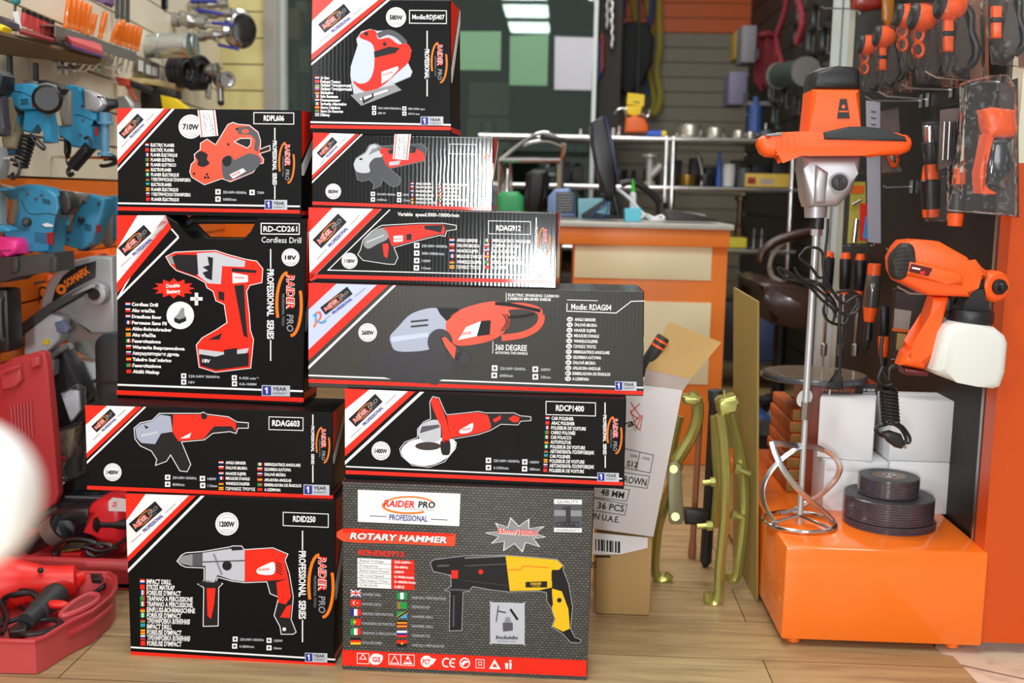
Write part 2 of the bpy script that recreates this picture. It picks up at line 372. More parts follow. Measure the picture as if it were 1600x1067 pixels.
PKM = M('print_midgrey', '55565c', .4, var=0, coat=.15, spec=.2); PKX = M('print_charcoal', '3a3937', .4, var=0, coat=.15, spec=.2)
CARD_BLACK = corrugate(M('black_printed_carton', '0b0b0c', .3, coat=1, var=.03, spec=.05))
CARD_BLACK.node_tree.nodes['Principled BSDF'].inputs['Coat Roughness'].default_value = .1
CARD_SEMI = corrugate(M('semi_gloss_carton', '0b0b0c', .4, coat=.12, var=.03, spec=.1), dist=.00005)
CARD_PLAIN = M('matt_black_carton', '0b0b0c', .45, coat=.05, var=.03, spec=.12)
CARD_CHAR = corrugate(M('charcoal_printed_carton', '34322e', .36, coat=.3, var=.03, spec=.3))
TEXTS = {}
def text_mesh(s, bold):
    k = (s, bold)
    if k not in TEXTS:
        cu = bpy.data.curves.new('t', 'FONT'); cu.body = s; cu.size = 1; cu.offset = bold; cu.resolution_u = 2; cu.fill_mode = 'FRONT'
        o = bpy.data.objects.new('t', cu); COL.objects.link(o); dg = bpy.context.evaluated_depsgraph_get()
        me = bpy.data.meshes.new_from_object(o.evaluated_get(dg)); COL.objects.unlink(o)
        vs = [v.co.copy() for v in me.vertices]; fs = [list(p.vertices) for p in me.polygons]
        bpy.data.objects.remove(o); bpy.data.curves.remove(cu); bpy.data.meshes.remove(me)
        xs = [v.x for v in vs] or [0, 1]; TEXTS[k] = (vs, fs, min(xs), max(xs))
    return TEXTS[k]
class Print:
    """flat print laid on a plane (given by three points of the face) of the object being built"""
    def __init__(s, mb, A, B, C, toward=EYE):
        s.mb = mb; s.o = Vector(A); s.n = (Vector(B) - s.o).cross(Vector(C) - s.o).normalized()
        if s.n.dot(toward - s.o) < 0: s.n = -s.n
        s.tf = (0, 0, 1); s.s = 1
    def crop(s, ox, oy, k): s.tf = (ox, oy, k); s.s = k; return s
    def on(s, x, y, lay):
        x, y = s.tf[0] + x / s.tf[2], s.tf[1] + y / s.tf[2]
        r = ray(x, y); q = s.o + s.n * (.00028 * lay + .0002); return EYE + r * ((q - EYE).dot(s.n) / r.dot(s.n))
    def poly(s, pts, mat, lay=1):
        P = [s.on(x, y, lay) for x, y in pts]
        bm = bmesh.new(); f = bm.faces.new([bm.verts.new(p) for p in P]); f.normal_update()
        if f.normal.dot(s.n) < 0: f.normal_flip()
        if len(pts) > 4: bmesh.ops.triangulate(bm, faces=bm.faces[:])
        s.mb.addbm(bm, mat)
    def spoly(s, pts, mat, lay=1, n=4): s.poly([(p.x, p.y) for p in spl([(x, y, 0) for x, y in pts], n, True)], mat, lay)
    def line(s, pts, w, mat, lay=1, closed=False, sm=0):
        pts = [Vector((x, y, 0)) for x, y in pts]
        if sm: pts = spl(pts, sm, closed)
        k = len(pts); L = []; R = []
        for i in range(k):
            a = pts[i - 1] if (closed or i) else pts[i]; b = pts[(i + 1) % k] if (closed or i < k - 1) else pts[i]
            t0 = (pts[i] - a); t1 = (b - pts[i])
            t0 = t0.normalized() if t0.length > 1e-6 else t1.normalized(); t1 = t1.normalized() if t1.length > 1e-6 else t0
            t = (t0 + t1); t = t.normalized() if t.length > 1e-3 else t0
            nn = Vector((-t.y, t.x, 0)); h = w / 2 / max(.5, nn.dot(Vector((-t1.y, t1.x, 0))))
            L.append(pts[i] + nn * h); R.append(pts[i] - nn * h)
        vs = [s.on(p.x, p.y, lay) for p in L + R]; fs = []
        for i in range(k if closed else k - 1):
            j = (i + 1) % k; fs.append((i, j, k + j, k + i))
        s.mb.add(vs, fs, mat)
    def rect(s, x, y, w, h, mat, lay=1, sl=0): s.poly([(x, y), (x + w, y + w * sl), (x + w, y + w * sl + h), (x, y + h)], mat, lay)
    def box(s, x, y, w, h, lw, mat, lay=1, sl=0): s.line([(x, y), (x + w, y + w * sl), (x + w, y + w * sl + h), (x, y + h)], lw, mat, lay, True)
    def disc(s, x, y, r, mat, lay=1, ry=None, n=24): s.poly([(x + r * math.cos(2 * math.pi * i / n), y + (ry or r) * math.sin(2 * math.pi * i / n)) for i in range(n)], mat, lay)
    def ring(s, x, y, r, w, mat, lay=1, ry=None): s.line([(x + r * math.cos(2 * math.pi * i / 24), y + (ry or r) * math.sin(2 * math.pi * i / 24)) for i in range(24)], w, mat, lay, True)
    def text(s, t, x, y, w, h, mat, lay=2, ang=0, bold=.02, skew=0):
        """baseline starts at (x, y); w = total width, h = capital height, all in px; ang in degrees clockwise"""
        vs, fs, a, b = text_mesh(t, bold); sx = w / max(b - a, .05); sy = h / .728; c, q = math.cos(math.radians(ang)), math.sin(math.radians(ang))
        P = []
        for v in vs:
            u = (v.x - a) * sx + skew * v.y * sy; d = -v.y * sy; P.append(s.on(x + u * c - d * q, y + u * q + d * c, lay))
        if fs:
            f = fs[0]; nn = (P[f[1]] - P[f[0]]).cross(P[f[2]] - P[f[0]])
            s.mb.add(P, fs if nn.dot(s.n) > 0 else [g[::-1] for g in fs], mat)
    def flag(s, x, y, w, h, code, lay=2):
        c = {'W': PKW, 'R': PKR, 'B': PKB, 'Y': PKY, 'N': PKN, 'K': PKD, 'O': PKO, 'C': PKC}; horiz = code[0] == '-'; code = code.lstrip('-|'); n = len(code)
        for i, q in enumerate(code):
            if horiz: s.rect(x, y + h * i / n, w, h / n, c[q], lay)
            else: s.rect(x + w * i / n, y, w / n, h, c[q], lay)
FL = ['-RWB', '-RRR', '|BWR', '|NNR', '|NWR', '-KRY', '|NWN', '-KRN', '-CNK', '-YRY', '-WBR', '-RRR']
def logo_tilted(P, cx, cy, L, H, ang, full=True):
    """black lozenge with the two-word mark, tilted along the corner ribbon"""
    c, s_ = math.cos(math.radians(ang)), math.sin(math.radians(ang))
    T = lambda u, v: (cx + u * c - v * s_, cy + u * s_ + v * c)
    P.poly([T(-L / 2, -H / 2), T(L / 2, -H / 2), T(L / 2, H / 2), T(-L / 2, H / 2)], PKD, 4)
    P.line([T(.30 * L * math.cos(a), .36 * H * math.sin(a)) for a in [math.pi * (.95 + .09 * i) for i in range(11)]], H * .075, PKO, 5)
    P.line([T(.30 * L * math.cos(a) - L * .08, .36 * H * math.sin(a)) for a in [math.pi * (.1 + .09 * i) for i in range(11)]], H * .075, PKO, 5)
    x, y = T(-L * .45, H * .17); P.text('RAIDER', x, y, L * .5, H * .36, PKW, 6, ang, .07, .15); P.text('RAIDER', x, y, L * .5, H * .36, PKR, 7, ang, .02, .15)
    x, y = T(L * .1, H * .17); P.text('PRO', x, y, L * .33, H * .34, PKG, 6, ang, .02, .15)
    x, y = T(-L * .12, H * .36); P.text('PROFESSIONAL TOOLS', x, y, L * .45, H * .09, PKG, 6, ang, 0)
    x, y = T(-L * .42 + L * .1, H * .98); P.text('PROFESSIONAL', x, y, L * .72, H * .3, PKB, 5, ang, .03, .0)
    P.line([T(-L * .8, H * .86), T(-L * .4, H * .86)], P.s, PKG, 5); P.line([T(L * .5, H * .86), T(L * .9, H * .86)], P.s, PKG, 5)
def logo_upright(P, x, y0, y1, w, r=True):
    """the mark turned to read downwards, ringed by an orange swoosh"""
    h = y1 - y0
    P.line([(x - w * .1 + w * .5 * math.cos(a), (y0 + y1) / 2 + h * .5 * math.sin(a)) for a in [math.pi * (1.5 - .08 * i) for i in range(9)]], w * .14, PKO, 3)
    P.line([(x + w * .05 + w * .5 * math.cos(a), (y0 + y1) / 2 + h * .5 * math.sin(a)) for a in [math.pi * (.5 - .08 * i) for i in range(9)]], w * .14, PKO, 3)
    P.text('RAIDER', x - w * .13, y0 + h * .03, h * .55, w * .36, PKW, 4, 90, .06, .12); P.text('RAIDER', x - w * .13, y0 + h * .03, h * .55, w * .36, PKR, 5, 90, .02, .12)
    P.text('PRO', x - w * .13, y0 + h * .66, h * .27, w * .32, PKG, 4, 90, .02, .12)
    P.text('PROFESSIONAL TOOLS', x - w * .36, y0 + h * .34, h * .5, w * .12, PKG, 4, 90, 0)
def series(P, x, y0, y1, yt0, yt1, h, s='PROFESSIONAL  SERIES', dx=0):
    P.line([(x - dx, y0), (x - dx, yt0 - 4)], 1.8 * P.s, PKW, 2); P.line([(x - dx * 2, yt1 + 4), (x - dx * 2, y1)], 1.8 * P.s, PKW, 2)
    P.text(s, x - h / 2, yt0, yt1 - yt0, h, PKW, 3, 90, .03)
def watt(P, x, y, r, s):
    P.disc(x, y, r, PKW, 2); P.ring(x, y, r * .84, .7 * P.s, PKG, 3)
    P.text(s, x - r * .66, y + r * .22, r * 1.32, r * .46, PKD, 3, 2, .05)
    for k in (.5, .66): P.line([(x - r * .5, y + r * k), (x + r * .5, y + r * k + .5)], .6 * P.s, PKG, 3)
    P.line([(x - r * .45, y - r * .45), (x, y - r * .6), (x + r * .45, y - r * .45)], .6 * P.s, PKG, 3)
def year(P, x, y, w, h, sl=.02):
    P.rect(x, y, w, h, PKS, 4, sl); P.rect(x + w * .03, y + h * .08, w * .3, h * .84, PKB, 5, sl)
    P.poly([(x + w * .16, y + h * .2), (x + w * .21, y + h * .2), (x + w * .21, y + h * .8), (x + w * .16, y + h * .8), (x + w * .16, y + h * .38), (x + w * .11, y + h * .44), (x + w * .11, y + h * .32)], PKW, 6)
    P.text('YEAR', x + w * .38, y + h * .5, w * .5, h * .33, PKD, 6, 1, .02); P.text('WARRANTY', x + w * .38, y + h * .85, w * .52, h * .22, PKM, 6, 1, 0)
def spec(P, items, s=8, mat=None):
    for x, y, w, t in items:
        P.rect(x, y, s, s, PKW, 2); P.disc(x + s / 2, y + s / 2, s * .25, PKM, 3)
        P.text(t, x + s * 1.45, y + s * .78, w, s * .5, PKS, 2, 1.5, .02)
def langs(P, rows, x, y, dy, h, fw=8, gap=9, lean=0, sl=1.5, bold=.03):
    for i, (f, t, w) in enumerate(rows):
        xx = x + lean * i
        P.flag(xx, y + dy * i - h, fw, h, f); P.text(t, xx + gap, y + dy * i, w, h, PKW, 2, sl, bold)
def corner(P, tx, ty, lx, ly, bot, ribbon=None):
    """corner triangle, white ribbon, red ribbon and thin line; tx: xs along the top edge, ly: ys down the left edge"""
    def te(i): return (tx[i], ty(tx[i]))
    def le(i): return (lx(ly[i]), ly[i])
    o = (lx(ty(tx[0])), ty(lx(0)))
    P.poly([(lx(ty(lx(0))), ty(lx(0))), te(0), le(0)], PKR, 1)
    P.poly([te(0), te(1), le(1), le(0)], ribbon or PKW, 1); P.poly([te(1), te(2), le(2), le(1)], PKR, 1)
    P.poly([te(3), te(4), le(4), le(3)], PKW, 1)
def band(P, x0, y0, x1, y1, h, mat): P.poly([(x0, y0), (x1, y1), (x1, y1 + h), (x0, y0 + h)], mat, 1)
def sil(P, pts, fill, w=1.9, lay=2, sm=0, out=PKW):
    if sm: pts = [(p.x, p.y) for p in spl([(x, y, 0) for x, y in pts], sm, True)]
    P.line(pts, w * 1.5 * P.s, out, lay, True); P.poly(pts, fill, lay + 1)
def carton(c, Y, depth, zt=None, mat=None, name='', label='', bev=.0015, back=(0, 0), zb=None, tilt=0):
    """carton whose front corners are seen at c = TL TR BR BL with depths Y = (left, right)"""
    L, R = Y; P = [W(*c[0], L + tilt), W(*c[1], R + tilt), W(*c[2], R), W(*c[3], L)]
    zbot = (P[2].z + P[3].z) / 2 if zb is None else zb
    e = [round((zbot - P[i].z) * 1e3) for i in (3, 2)]
    P[2].z = P[3].z = zbot
    ztop = (P[0].z + P[1].z) / 2
    et = [round((ztop - P[i].z) * 1e3) for i in (0, 1)]
    P[0].z = P[1].z = ztop
    print('carton', name, 'Y', round(L, 3), round(R, 3), 'z', round(zbot, 4), round(ztop, 4), 'snap mm bottom', e, 'top', et)
    nrm = (P[1] - P[0]).cross(P[3] - P[0]).normalized()
    if nrm.y < 0: nrm = -nrm
    dv = V(nrm.x, nrm.y, 0).normalized() * depth
    mb = MB(); B = [p + dv for p in P]; mb.hexa(P + B, mat, bev)
    pr = Print(mb, P[0], P[1], P[3]); 
    return mb, pr, P, B, ztop
def edge_line(a, b): return lambda x: a[1] + (b[1] - a[1]) * (x - a[0]) / (b[0] - a[0])
def edge_x(a, b): return lambda y: a[0] + (b[0] - a[0]) * (y - a[1]) / (b[1] - a[1])
def yf(x, y, z=0): return Wz(x, y, z).y
def price_sticker(parent, P, c, Pr, nm='price_sticker'):
    mb = MB(); Q = Print(mb, Pr.o + Pr.n * .0035, Pr.o + Pr.n * .0035 + (P[1] - P[0]), Pr.o + Pr.n * .0035 + (P[3] - P[0]))
    Q.poly(c, WHITE, 0)
    (x0, y0), (x1, y1), (x2, y2), (x3, y3) = c
    for t in (.1, .88): Q.line([(x0 + (x1 - x0) * t, y0 + (y1 - y0) * t), (x3 + (x2 - x3) * t, y3 + (y2 - y3) * t)], 1.4, PKR, 1)
    for t, a, b in ((.3, .1, .8), (.36, .2, .9), (.5, .1, .5), (.62, .15, .85), (.7, .3, .95), (.76, .5, .95)):
        f = lambda t, k: (x0 + (x1 - x0) * t + ((x3 - x0) * (1 - t) + (x2 - x1) * t) * k, y0 + (y1 - y0) * t + ((y3 - y0) * (1 - t) + (y2 - y1) * t) * k)
        p, q = f(t, a), f(t, b); n = 7
        for i in range(n):
            if i % 3 != 2: Q.line([(p[0] + (q[0] - p[0]) * i / n, p[1] + (q[1] - p[1]) * i / n), (p[0] + (q[0] - p[0]) * (i + .8) / n, p[1] + (q[1] - p[1]) * (i + .8) / n)], 1.1, PKG, 1)
    return mb.build(nm, parent)
GRP = 'boxed power tools stacked on the floor'
def side_print(mb, P, B, stripe=.06):
    """red and white blocks on the right-hand end of the carton"""
    q = Print(mb, P[1], B[1], P[2], toward=P[1] + (P[1] - P[0]) * 5)
    def at(u, v, lay=1):
        return (P[1] * (1 - u) + B[1] * u) * (1 - v) + (P[2] * (1 - u) + B[2] * u) * v + q.n * (.0002 + .0003 * lay)
    for pts, m in (([(0, 0), (.9, 0), (0, .45)], PKR), ([(.93, .0), (1, 0), (1, .1), (.1, .6), (0, .6), (0, .5)], PKW), ([(0, .93), (1, .93), (1, .97), (0, .97)], PKR)):
        mb.add([at(*p) for p in pts], [list(range(len(pts)))], m)
AG = ["ANGLE GRINDER", "ÚHLOVÁ BRUSKA", "HAAKSE SLIJPER", "MEULEUSE D'ANGLE", "WINKELSCHLEIFER", "ΓΩΝΙΑΚΟΣ ΤΡΟΧΟΣ", "SMERIGLIATRICE ANGOLARE", "SZLIFIERKA KATOWA", "ÚHLOVÁ BRÚSKA", "AFILADORA ANGULAR", "ESMERILADORA DE ÂNGULOS", "A LIZIMPARA"]
F1 = ['-RWB', '-WRR', '-RWB', '|BWR', '-KRY', '-YRY']; F2 = ['|NWR', '-WRR', '-WBR', '-RYR', '|NNR', '-RRR']
PKV = M('print_vermilion', 'e8461f', .35, var=0); PKH = M('print_steel_blue', 'a3abc0', .35, var=0)
def cols(P, rows, xf, xt, ys, ws, h, fw, fl):
    for t, y, w, f in zip(rows, ys, ws, fl):
        if f: P.flag(xf, y - h, fw, h, f)
        P.text(t, xt, y, w, h, PKW, 2, 1.6, .03)
def mk(name, c, Y, depth, mat, crop, zb=None, tilt=0):
    mb, P, f, b, zt = carton(c, Y, depth, mat=mat, name=name, zb=zb, tilt=tilt)
    P.crop(*crop)
    return mb, P, f, b, zt
def edges(P, c):
    o = P.tf; q = [((x - o[0]) * o[2], (y - o[1]) * o[2]) for x, y in c]
    return edge_line(q[0], q[1]), edge_x(q[0], q[3])
def finish(mb, f, b, name, label, cat='boxed power tool'):
    side_print(mb, f, b)
    base = V(sum(p.x for p in f[2:] + b[2:]) / 4, sum(p.y for p in f[2:] + b[2:]) / 4, f[2].z)
    o = mb.build(name, loc=base, smooth=0); tag(o, label, cat, GRP); return o
# ---- impact drill, bottom of the first pile
c = [(196, 771), (525, 781), (522, 1040), (204, 1023)]
mb, P, f, b, zA = mk('impact', c, (yf(204, 1023), yf(522, 1040)), .13, CARD_PLAIN, (190, 760, 3.474), 0)
te, le = edges(P, c)
corner(P, [130, 365, 405, 430, 450], te, le, [185, 380, 412, 450, 468], 0)
logo_tilted(P, 130, 165, 190, 62, -41); watt(P, 572, 203, 63, '1200W')
P.box(877, 140, 245, 72, 4, PKW, 2, .04); P.text('RDID250', 930, 190, 122, 32, PKW, 2, 2, .03)
series(P, 982, 240, 845, 350, 720, 38); logo_upright(P, 1085, 370, 710, 115)
langs(P, list(zip(FL, ["IMPACT DRILL", "ETKİSİ MATKAP", "FOREUSE D'IMPACT", "TRAPANO A PERCUSSIONE", "TRAPANO A PERCUSSIONE.", "EINFLUSS-BOHRMASCHINE", "FOREUSE D'IMPACT", "ТРЕНИРОВКА ВЛИЯНИЯ", "IMPACT DRILL", "FOREUSE D'IMPACT", "ТРЕНИРОВКА ВЛИЯНИЯ", "FOREUSE D'IMPACT"],
    [135, 152, 186, 250, 253, 262, 187, 233, 136, 187, 233, 187])), 100, 528, 30.5, 26, 25, 35, .3, 1.6)
spec(P, [(603, 815, 130, '220-240V~50/60Hz'), (787, 822, 48, '1200W'), (600, 853, 80, '0-2800/min'), (787, 862, 42, '16mm')], 27)
band(P, 50, 868, 1160, 935, 9, PKW); band(P, 50, 895, 1160, 960, 19, PKR); year(P, 995, 902, 122, 50, .03)
W_ = 1.9 * 3.474
base = [(303, 405), (325, 375), (350, 362), (440, 355), (590, 330), (600, 325), (650, 325), (665, 345), (820, 335), (900, 368), (885, 400), (908, 470), (930, 600), (918, 722), (945, 790), (930, 800), (868, 800), (862, 760), (830, 700), (855, 600), (808, 580), (790, 515), (668, 520), (600, 512), (520, 490), (512, 515), (545, 528), (525, 548), (522, 755), (445, 757), (448, 548), (418, 530), (450, 512), (450, 440), (350, 436), (322, 424)]
sil(P, base, PKD, 1.6)
P.poly([(440, 360), (590, 338), (668, 345), (668, 516), (600, 508), (520, 480), (505, 520), (455, 520), (455, 430), (440, 432)], PKS, 4)
P.poly([(303, 405), (325, 378), (385, 366), (385, 432), (325, 420)], PKG, 4); P.poly([(385, 366), (440, 360), (440, 432), (385, 432)], PKM, 4)
P.line([(440, 410), (668, 402)], 7, PKM, 5); P.disc(572, 430, 26, PKD, 5); P.line([(500, 365), (545, 480)], 12, PKG, 5); P.poly([(590, 328), (650, 325), (650, 345), (600, 348)], PKD, 5)
P.poly([(668, 345), (820, 338), (897, 370), (882, 398), (905, 500), (850, 508), (668, 517)], PKR, 4); P.poly([(840, 520), (905, 500), (920, 600), (890, 640), (850, 630)], PKR, 4)
P.poly([(895, 650), (922, 640), (912, 715), (860, 710)], PKR, 5); P.spoly([(735, 450), (780, 425), (828, 412), (825, 475), (745, 475)], PKW, 5); P.text('RAIDER', 745, 458, 60, 14, PKR, 6, -3, .02)
for i in range(4): P.line([(838, 410 + i * 16), (872, 430 + i * 16)], 5, PKD, 5)
P.poly([(462, 552), (510, 552), (502, 640), (485, 720), (466, 700)], PKR, 5); P.disc(480, 528, 64, PKD, 4, 18); P.disc(883, 775, 10, PKW, 5)
IMPACT = finish(mb, f, b, 'impact_drill_box', 'black box marked RDID250 with an impact drill, standing on the floor')
# ---- angle grinder 1400 W on it
c = [(133, 633), (520, 644), (520, 779), (137, 766)]
mb, P, f, b, zB = mk('ag603', c, (yf(137, 766, zA), yf(520, 779, zA)), .135, CARD_PLAIN, (120, 610, 3.72), zA)
te, le = edges(P, c)
corner(P, [175, 340, 380, 390, 404], te, le, [200, 365, 395, 412, 427], 0)
logo_tilted(P, 155, 175, 152, 47, -43); watt(P, 208, 475, 52, '1400W')
P.box(1117, 153, 198, 74, 4, PKW, 2, .03); P.text('RDAG603', 1135, 205, 160, 34, PKW, 2, 1.5, .03)
series(P, 1372, 140, 535, 205, 430, 17); logo_upright(P, 1432, 215, 420, 66)
cols(P, AG[:6], 825, 865, [427, 457, 490, 518, 548, 578], [118, 126, 120, 140, 140, 172], 17, 28, F1)
cols(P, AG[6:], 1050, 1090, [437, 466, 496, 527, 556, 584], [210, 155, 125, 158, 215, 95], 17, 28, F2)
spec(P, [(513, 490, 140, '220-240V~50/60Hz'), (715, 497, 52, '1400W'), (513, 530, 70, '8500/min'), (717, 537, 56, '115mm')], 30)
band(P, 60, 553, 1490, 610, 22, PKR); year(P, 1318, 546, 150, 60, .03)
def grinder(P, S, dx, dy, body, head, dark=PKD, lab=True):
    T = lambda pts: [(dx + x * S, dy + y * S) for x, y in pts]
    sil(P, T([(335, 220), (370, 190), (440, 175), (480, 135), (560, 135), (720, 135), (735, 128), (755, 140), (880, 155), (930, 185), (995, 190), (995, 217), (935, 217), (925, 247), (890, 237), (790, 247), (740, 285), (605, 297), (660, 430), (640, 470), (600, 465), (545, 370), (520, 410), (460, 432), (467, 400), (435, 350), (370, 320), (340, 280)]), dark, 1.5)
    P.poly(T([(340, 220), (372, 195), (440, 178), (482, 140), (545, 150), (556, 240), (490, 250), (455, 312), (375, 305), (348, 275)]), head, 4)
    P.poly(T([(372, 255), (470, 235), (470, 250), (375, 272)]), PKS, 5); P.poly(T([(390, 200), (420, 215), (400, 222)]), PKD, 5)
    P.poly(T([(560, 140), (720, 140), (880, 158), (925, 188), (925, 240), (900, 208), (800, 208), (770, 240), (740, 280), (590, 295), (556, 240)]), body, 4)
    P.disc(dx + 740 * S, dy + 150 * S, 18 * S, PKD, 5)
    if lab: P.poly(T([(600, 280), (665, 245), (655, 275)]), PKW, 5)
grinder(P, 1, 0, 0, PKR, PKH)
o = finish(mb, f, b, 'angle_grinder_box', 'black box marked RDAG603 with a red small angle grinder, under the cordless drill box')
# ---- cordless drill case carton with a handle opening
c = [(180, 336), (481, 337), (474, 637), (184, 620)]
T6 = lambda x, y: (180 + x / 3.442, 330 + y / 3.442)
mb, P, f, b, zC = mk('cordless', c, (yf(184, 620, zB), yf(474, 637, zB) + .02), .10, CARD_PLAIN, (180, 330, 3.442), zB)
mb.v = []; mb.f = []; mb.m = []
fr = [P.on(x, y, 0) for x, y in [(8, 22), (270, 22), (335, 62), (365, 108), (412, 152), (690, 156), (735, 110), (765, 28), (1033, 26), (1012, 1052), (12, 1004)]]
for i in (9, 10): fr[i].z = zB
zC = max(p.z for p in fr[:2]); 
for i in (0, 1, 7, 8): fr[i].z = zC
dv = P.n * -.10; dv.x *= .3; mb.slab([p + dv / 2 for p in fr], dv, CARD_PLAIN, .0015, 1)
f = [fr[0], fr[8], fr[9], fr[10]]; b = [p + dv for p in f]
te, le = edge_line((8, 22), (1033, 26)), edge_x((8, 22), (12, 1004))
corner(P, [125, 268, 270, 272, 274], te, le, [205, 385, 440, 465, 482], 0)
P.poly([(268, 22), (272, 24), (302, 90), (12, 440), (12, 385)], PKR, 2); P.poly([(120, 22), (268, 22), (285, 58), (8, 385), (8, 205)], PKW, 2)
P.line([(12, 470), (340, 140)], 11, PKW, 2); P.line([(302, 95), (340, 138)], 8, PKW, 2)
logo_tilted(P, 105, 158, 187, 62, -42); P.box(785, 65, 205, 57, 5, PKW, 2, .01); P.text('RD-CD261', 797, 109, 182, 30, PKW, 2, 0, .02); P.text('Cordless Drill', 787, 168, 213, 32, PKW, 2, 1, .0)
watt(P, 943, 248, 48, '18V'); series(P, 836, 203, 805, 312, 688, 36); logo_upright(P, 938, 330, 670, 115)
P.poly([(315 + (115 if i % 2 == 0 else 82) * math.cos(i * math.pi / 12), 415 + (55 if i % 2 == 0 else 36) * math.sin(i * math.pi / 12)) for i in range(24)], PKR, 2)
P.text('Double', 275, 412, 73, 20, PKW, 3, -4, .03); P.text('Battery', 278, 442, 73, 20, PKW, 3, -3, .03); P.rect(428, 438, 18, 68, PKW, 2); P.rect(404, 462, 66, 18, PKW, 2)
P.disc(350, 560, 74, PKW, 2); P.poly([(316, 575), (350, 550), (382, 572), (382, 590), (345, 606), (318, 595)], PKD, 3); P.poly([(318, 572), (340, 548), (355, 520), (372, 520), (372, 555), (382, 570), (345, 582)], PKG, 4)
langs(P, list(zip(['-RWB', '-WRR', '-RWB', '|BWR', '-KRY', '-YRY', '|NWR', '-WRR', '-WBR', '-RYR', '|NNR', '-RRR'], ["Cordless Drill", "Aku vrtačka", "Draadloze Boor", "Perceuse Sans Fil", "Akku-Bohrschrauber", "Aku vŕtačka", "l'esercitazione", "Wiertarka Bezprzewodowa", "Аккумуляторная дрель", "Taladro Inalámbrico", "l'esercitazione", "Akülü Matkap"],
    [142, 126, 160, 187, 214, 128, 154, 282, 252, 210, 154, 144])), 55, 508, 32.9, 18, 26, 33, .5, 2, .04)
spec(P, [(355, 872, 168, '220-240V 50/60Hz'), (627, 882, 105, '0-550 min⁻¹'), (355, 905, 35, '18V'), (628, 914, 92, '0.8-10MM')], 27)
band(P, 12, 928, 1010, 963, 10, PKW); band(P, 8, 962, 1014, 1003, 24, PKR); year(P, 788, 935, 152, 58, .02)
sil(P, [(275, 245), (320, 222), (440, 216), (540, 213), (600, 233), (700, 260), (760, 270), (792, 310), (787, 382), (722, 397), (705, 430), (720, 560), (725, 640), (742, 690), (727, 842), (540, 864), (453, 837), (438, 720), (468, 683), (543, 640), (603, 600), (588, 500), (543, 480), (528, 430), (495, 410), (485, 382), (430, 352), (330, 317), (298, 287)], PKR, 1.5)
P.poly([(305, 245), (330, 232), (440, 235), (448, 335), (430, 348), (330, 312)], PKD, 4); P.poly([(278, 247), (308, 240), (320, 285), (300, 284)], PKG, 4)
P.poly([(440, 225), (540, 220), (600, 240), (700, 268), (695, 300), (575, 295), (568, 392), (500, 388), (446, 346)], PKS, 4); P.poly([(496, 244), (526, 250), (520, 372), (488, 358), (470, 330), (500, 320), (470, 300), (505, 290)], PKD, 5)
P.poly([(625, 305), (760, 318), (757, 332), (628, 325)], PKD, 5); P.poly([(640, 400), (692, 395), (700, 560), (712, 682), (690, 668)], PKD, 5); P.poly([(555, 430), (586, 436), (586, 482), (557, 472)], PKD, 5)
P.poly([(630, 330), (714, 345), (714, 380), (632, 388)], PKW, 5); P.text('RAIDER', 645, 362, 50, 12, PKR, 6, 3, .02); P.poly([(500, 690), (575, 655), (560, 690)], PKD, 5)
P.poly([(450, 742), (585, 758), (720, 735), (705, 770), (580, 786), (450, 772)], PKS, 5); P.poly([(453, 768), (540, 782), (585, 770), (585, 745), (655, 735), (655, 768), (718, 762), (716, 832), (540, 854), (458, 830)], PKD, 6)
P.text('18V', 468, 812, 42, 19, PKW, 7, 5, .03)
o = finish(mb, f, b, 'cordless_drill_box', 'black square box with handle opening, printed with a red cordless drill and a starburst')
h = MB(); a_ = P.on(322, 88, 0) + dv * .5; bz = P.on(772, 92, 0) + dv * .5; t1 = P.on(400, 50, 0) + dv * .5; t2 = P.on(690, 50, 0) + dv * .5
h.tube([a_, (a_ + t1 * 2) / 3 + V(-.004, 0, .004), t1, t2, (bz + t2 * 2) / 3 + V(.004, 0, .004), bz], .0075, BLACK, 10); h.build('handle', o)
h = MB(); Q = Print(h, P.o + P.n * .0022, P.o + P.n * .0022 + (f[1] - f[0]), P.o + P.n * .0022 + (f[3] - f[0])).crop(180, 330, 3.442)
Q.poly([(5, 442), (52, 445), (54, 602), (5, 602)], CLEAR, 0); h.build('clear_tape', o)
# ---- planer on top
c = [(183, 169), (471, 172), (471, 332), (184, 330)]
mb, P, f, b, zD = mk('planer', c, (2.025, 1.995), .13, CARD_PLAIN, (180, 160, 5.161), zC)
te, le = edges(P, c)
corner(P, [145, 395, 440, 455, 480], te, le, [190, 465, 510, 535, 557], 0)
logo_tilted(P, 128, 193, 221, 70, -46); watt(P, 608, 195, 97, '710W'); P.box(1118, 82, 322, 90, 6, PKW, 2, .01); P.text('RDPL606', 1197, 147, 165, 44, PKW, 2, .5, .03)
series(P, 1287, 205, 780, 310, 665, 34); logo_upright(P, 1385, 325, 650, 105)
langs(P, list(zip(FL, ["ELECTRIC PLANER", "ELECTRİC PLANER", "PLANER ÉLECTRIQUE", "PLANER ELÉTRICA", "PLANER ELETTRICO", "ELECTROPLANER", "PLANER ÉLECTRIQUE", "ЭЛЕКТРИЧЕСКАЯ ПЛАНИРОВКА", "ELECTROPLANER", "PLANER ÉLECTRIQUE", "ЭЛЕКТРИЧЕСКАЯ ПЛАНИРОВКА", "PLANER ÉLECTRIQUE"],
    [193, 190, 215, 190, 203, 165, 225, 320, 165, 218, 318, 222])), 243, 355, 39.8, 26, 28, 42, .6, 1)
spec(P, [(808, 700, 190, '220-240V~50/60Hz'), (1083, 705, 58, '710W'), (808, 758, 108, '16000/min')], 42)
band(P, 22, 806, 1490, 832, 13, PKW); band(P, 20, 842, 1490, 868, 28, PKR); year(P, 1205, 785, 182, 78, .01)
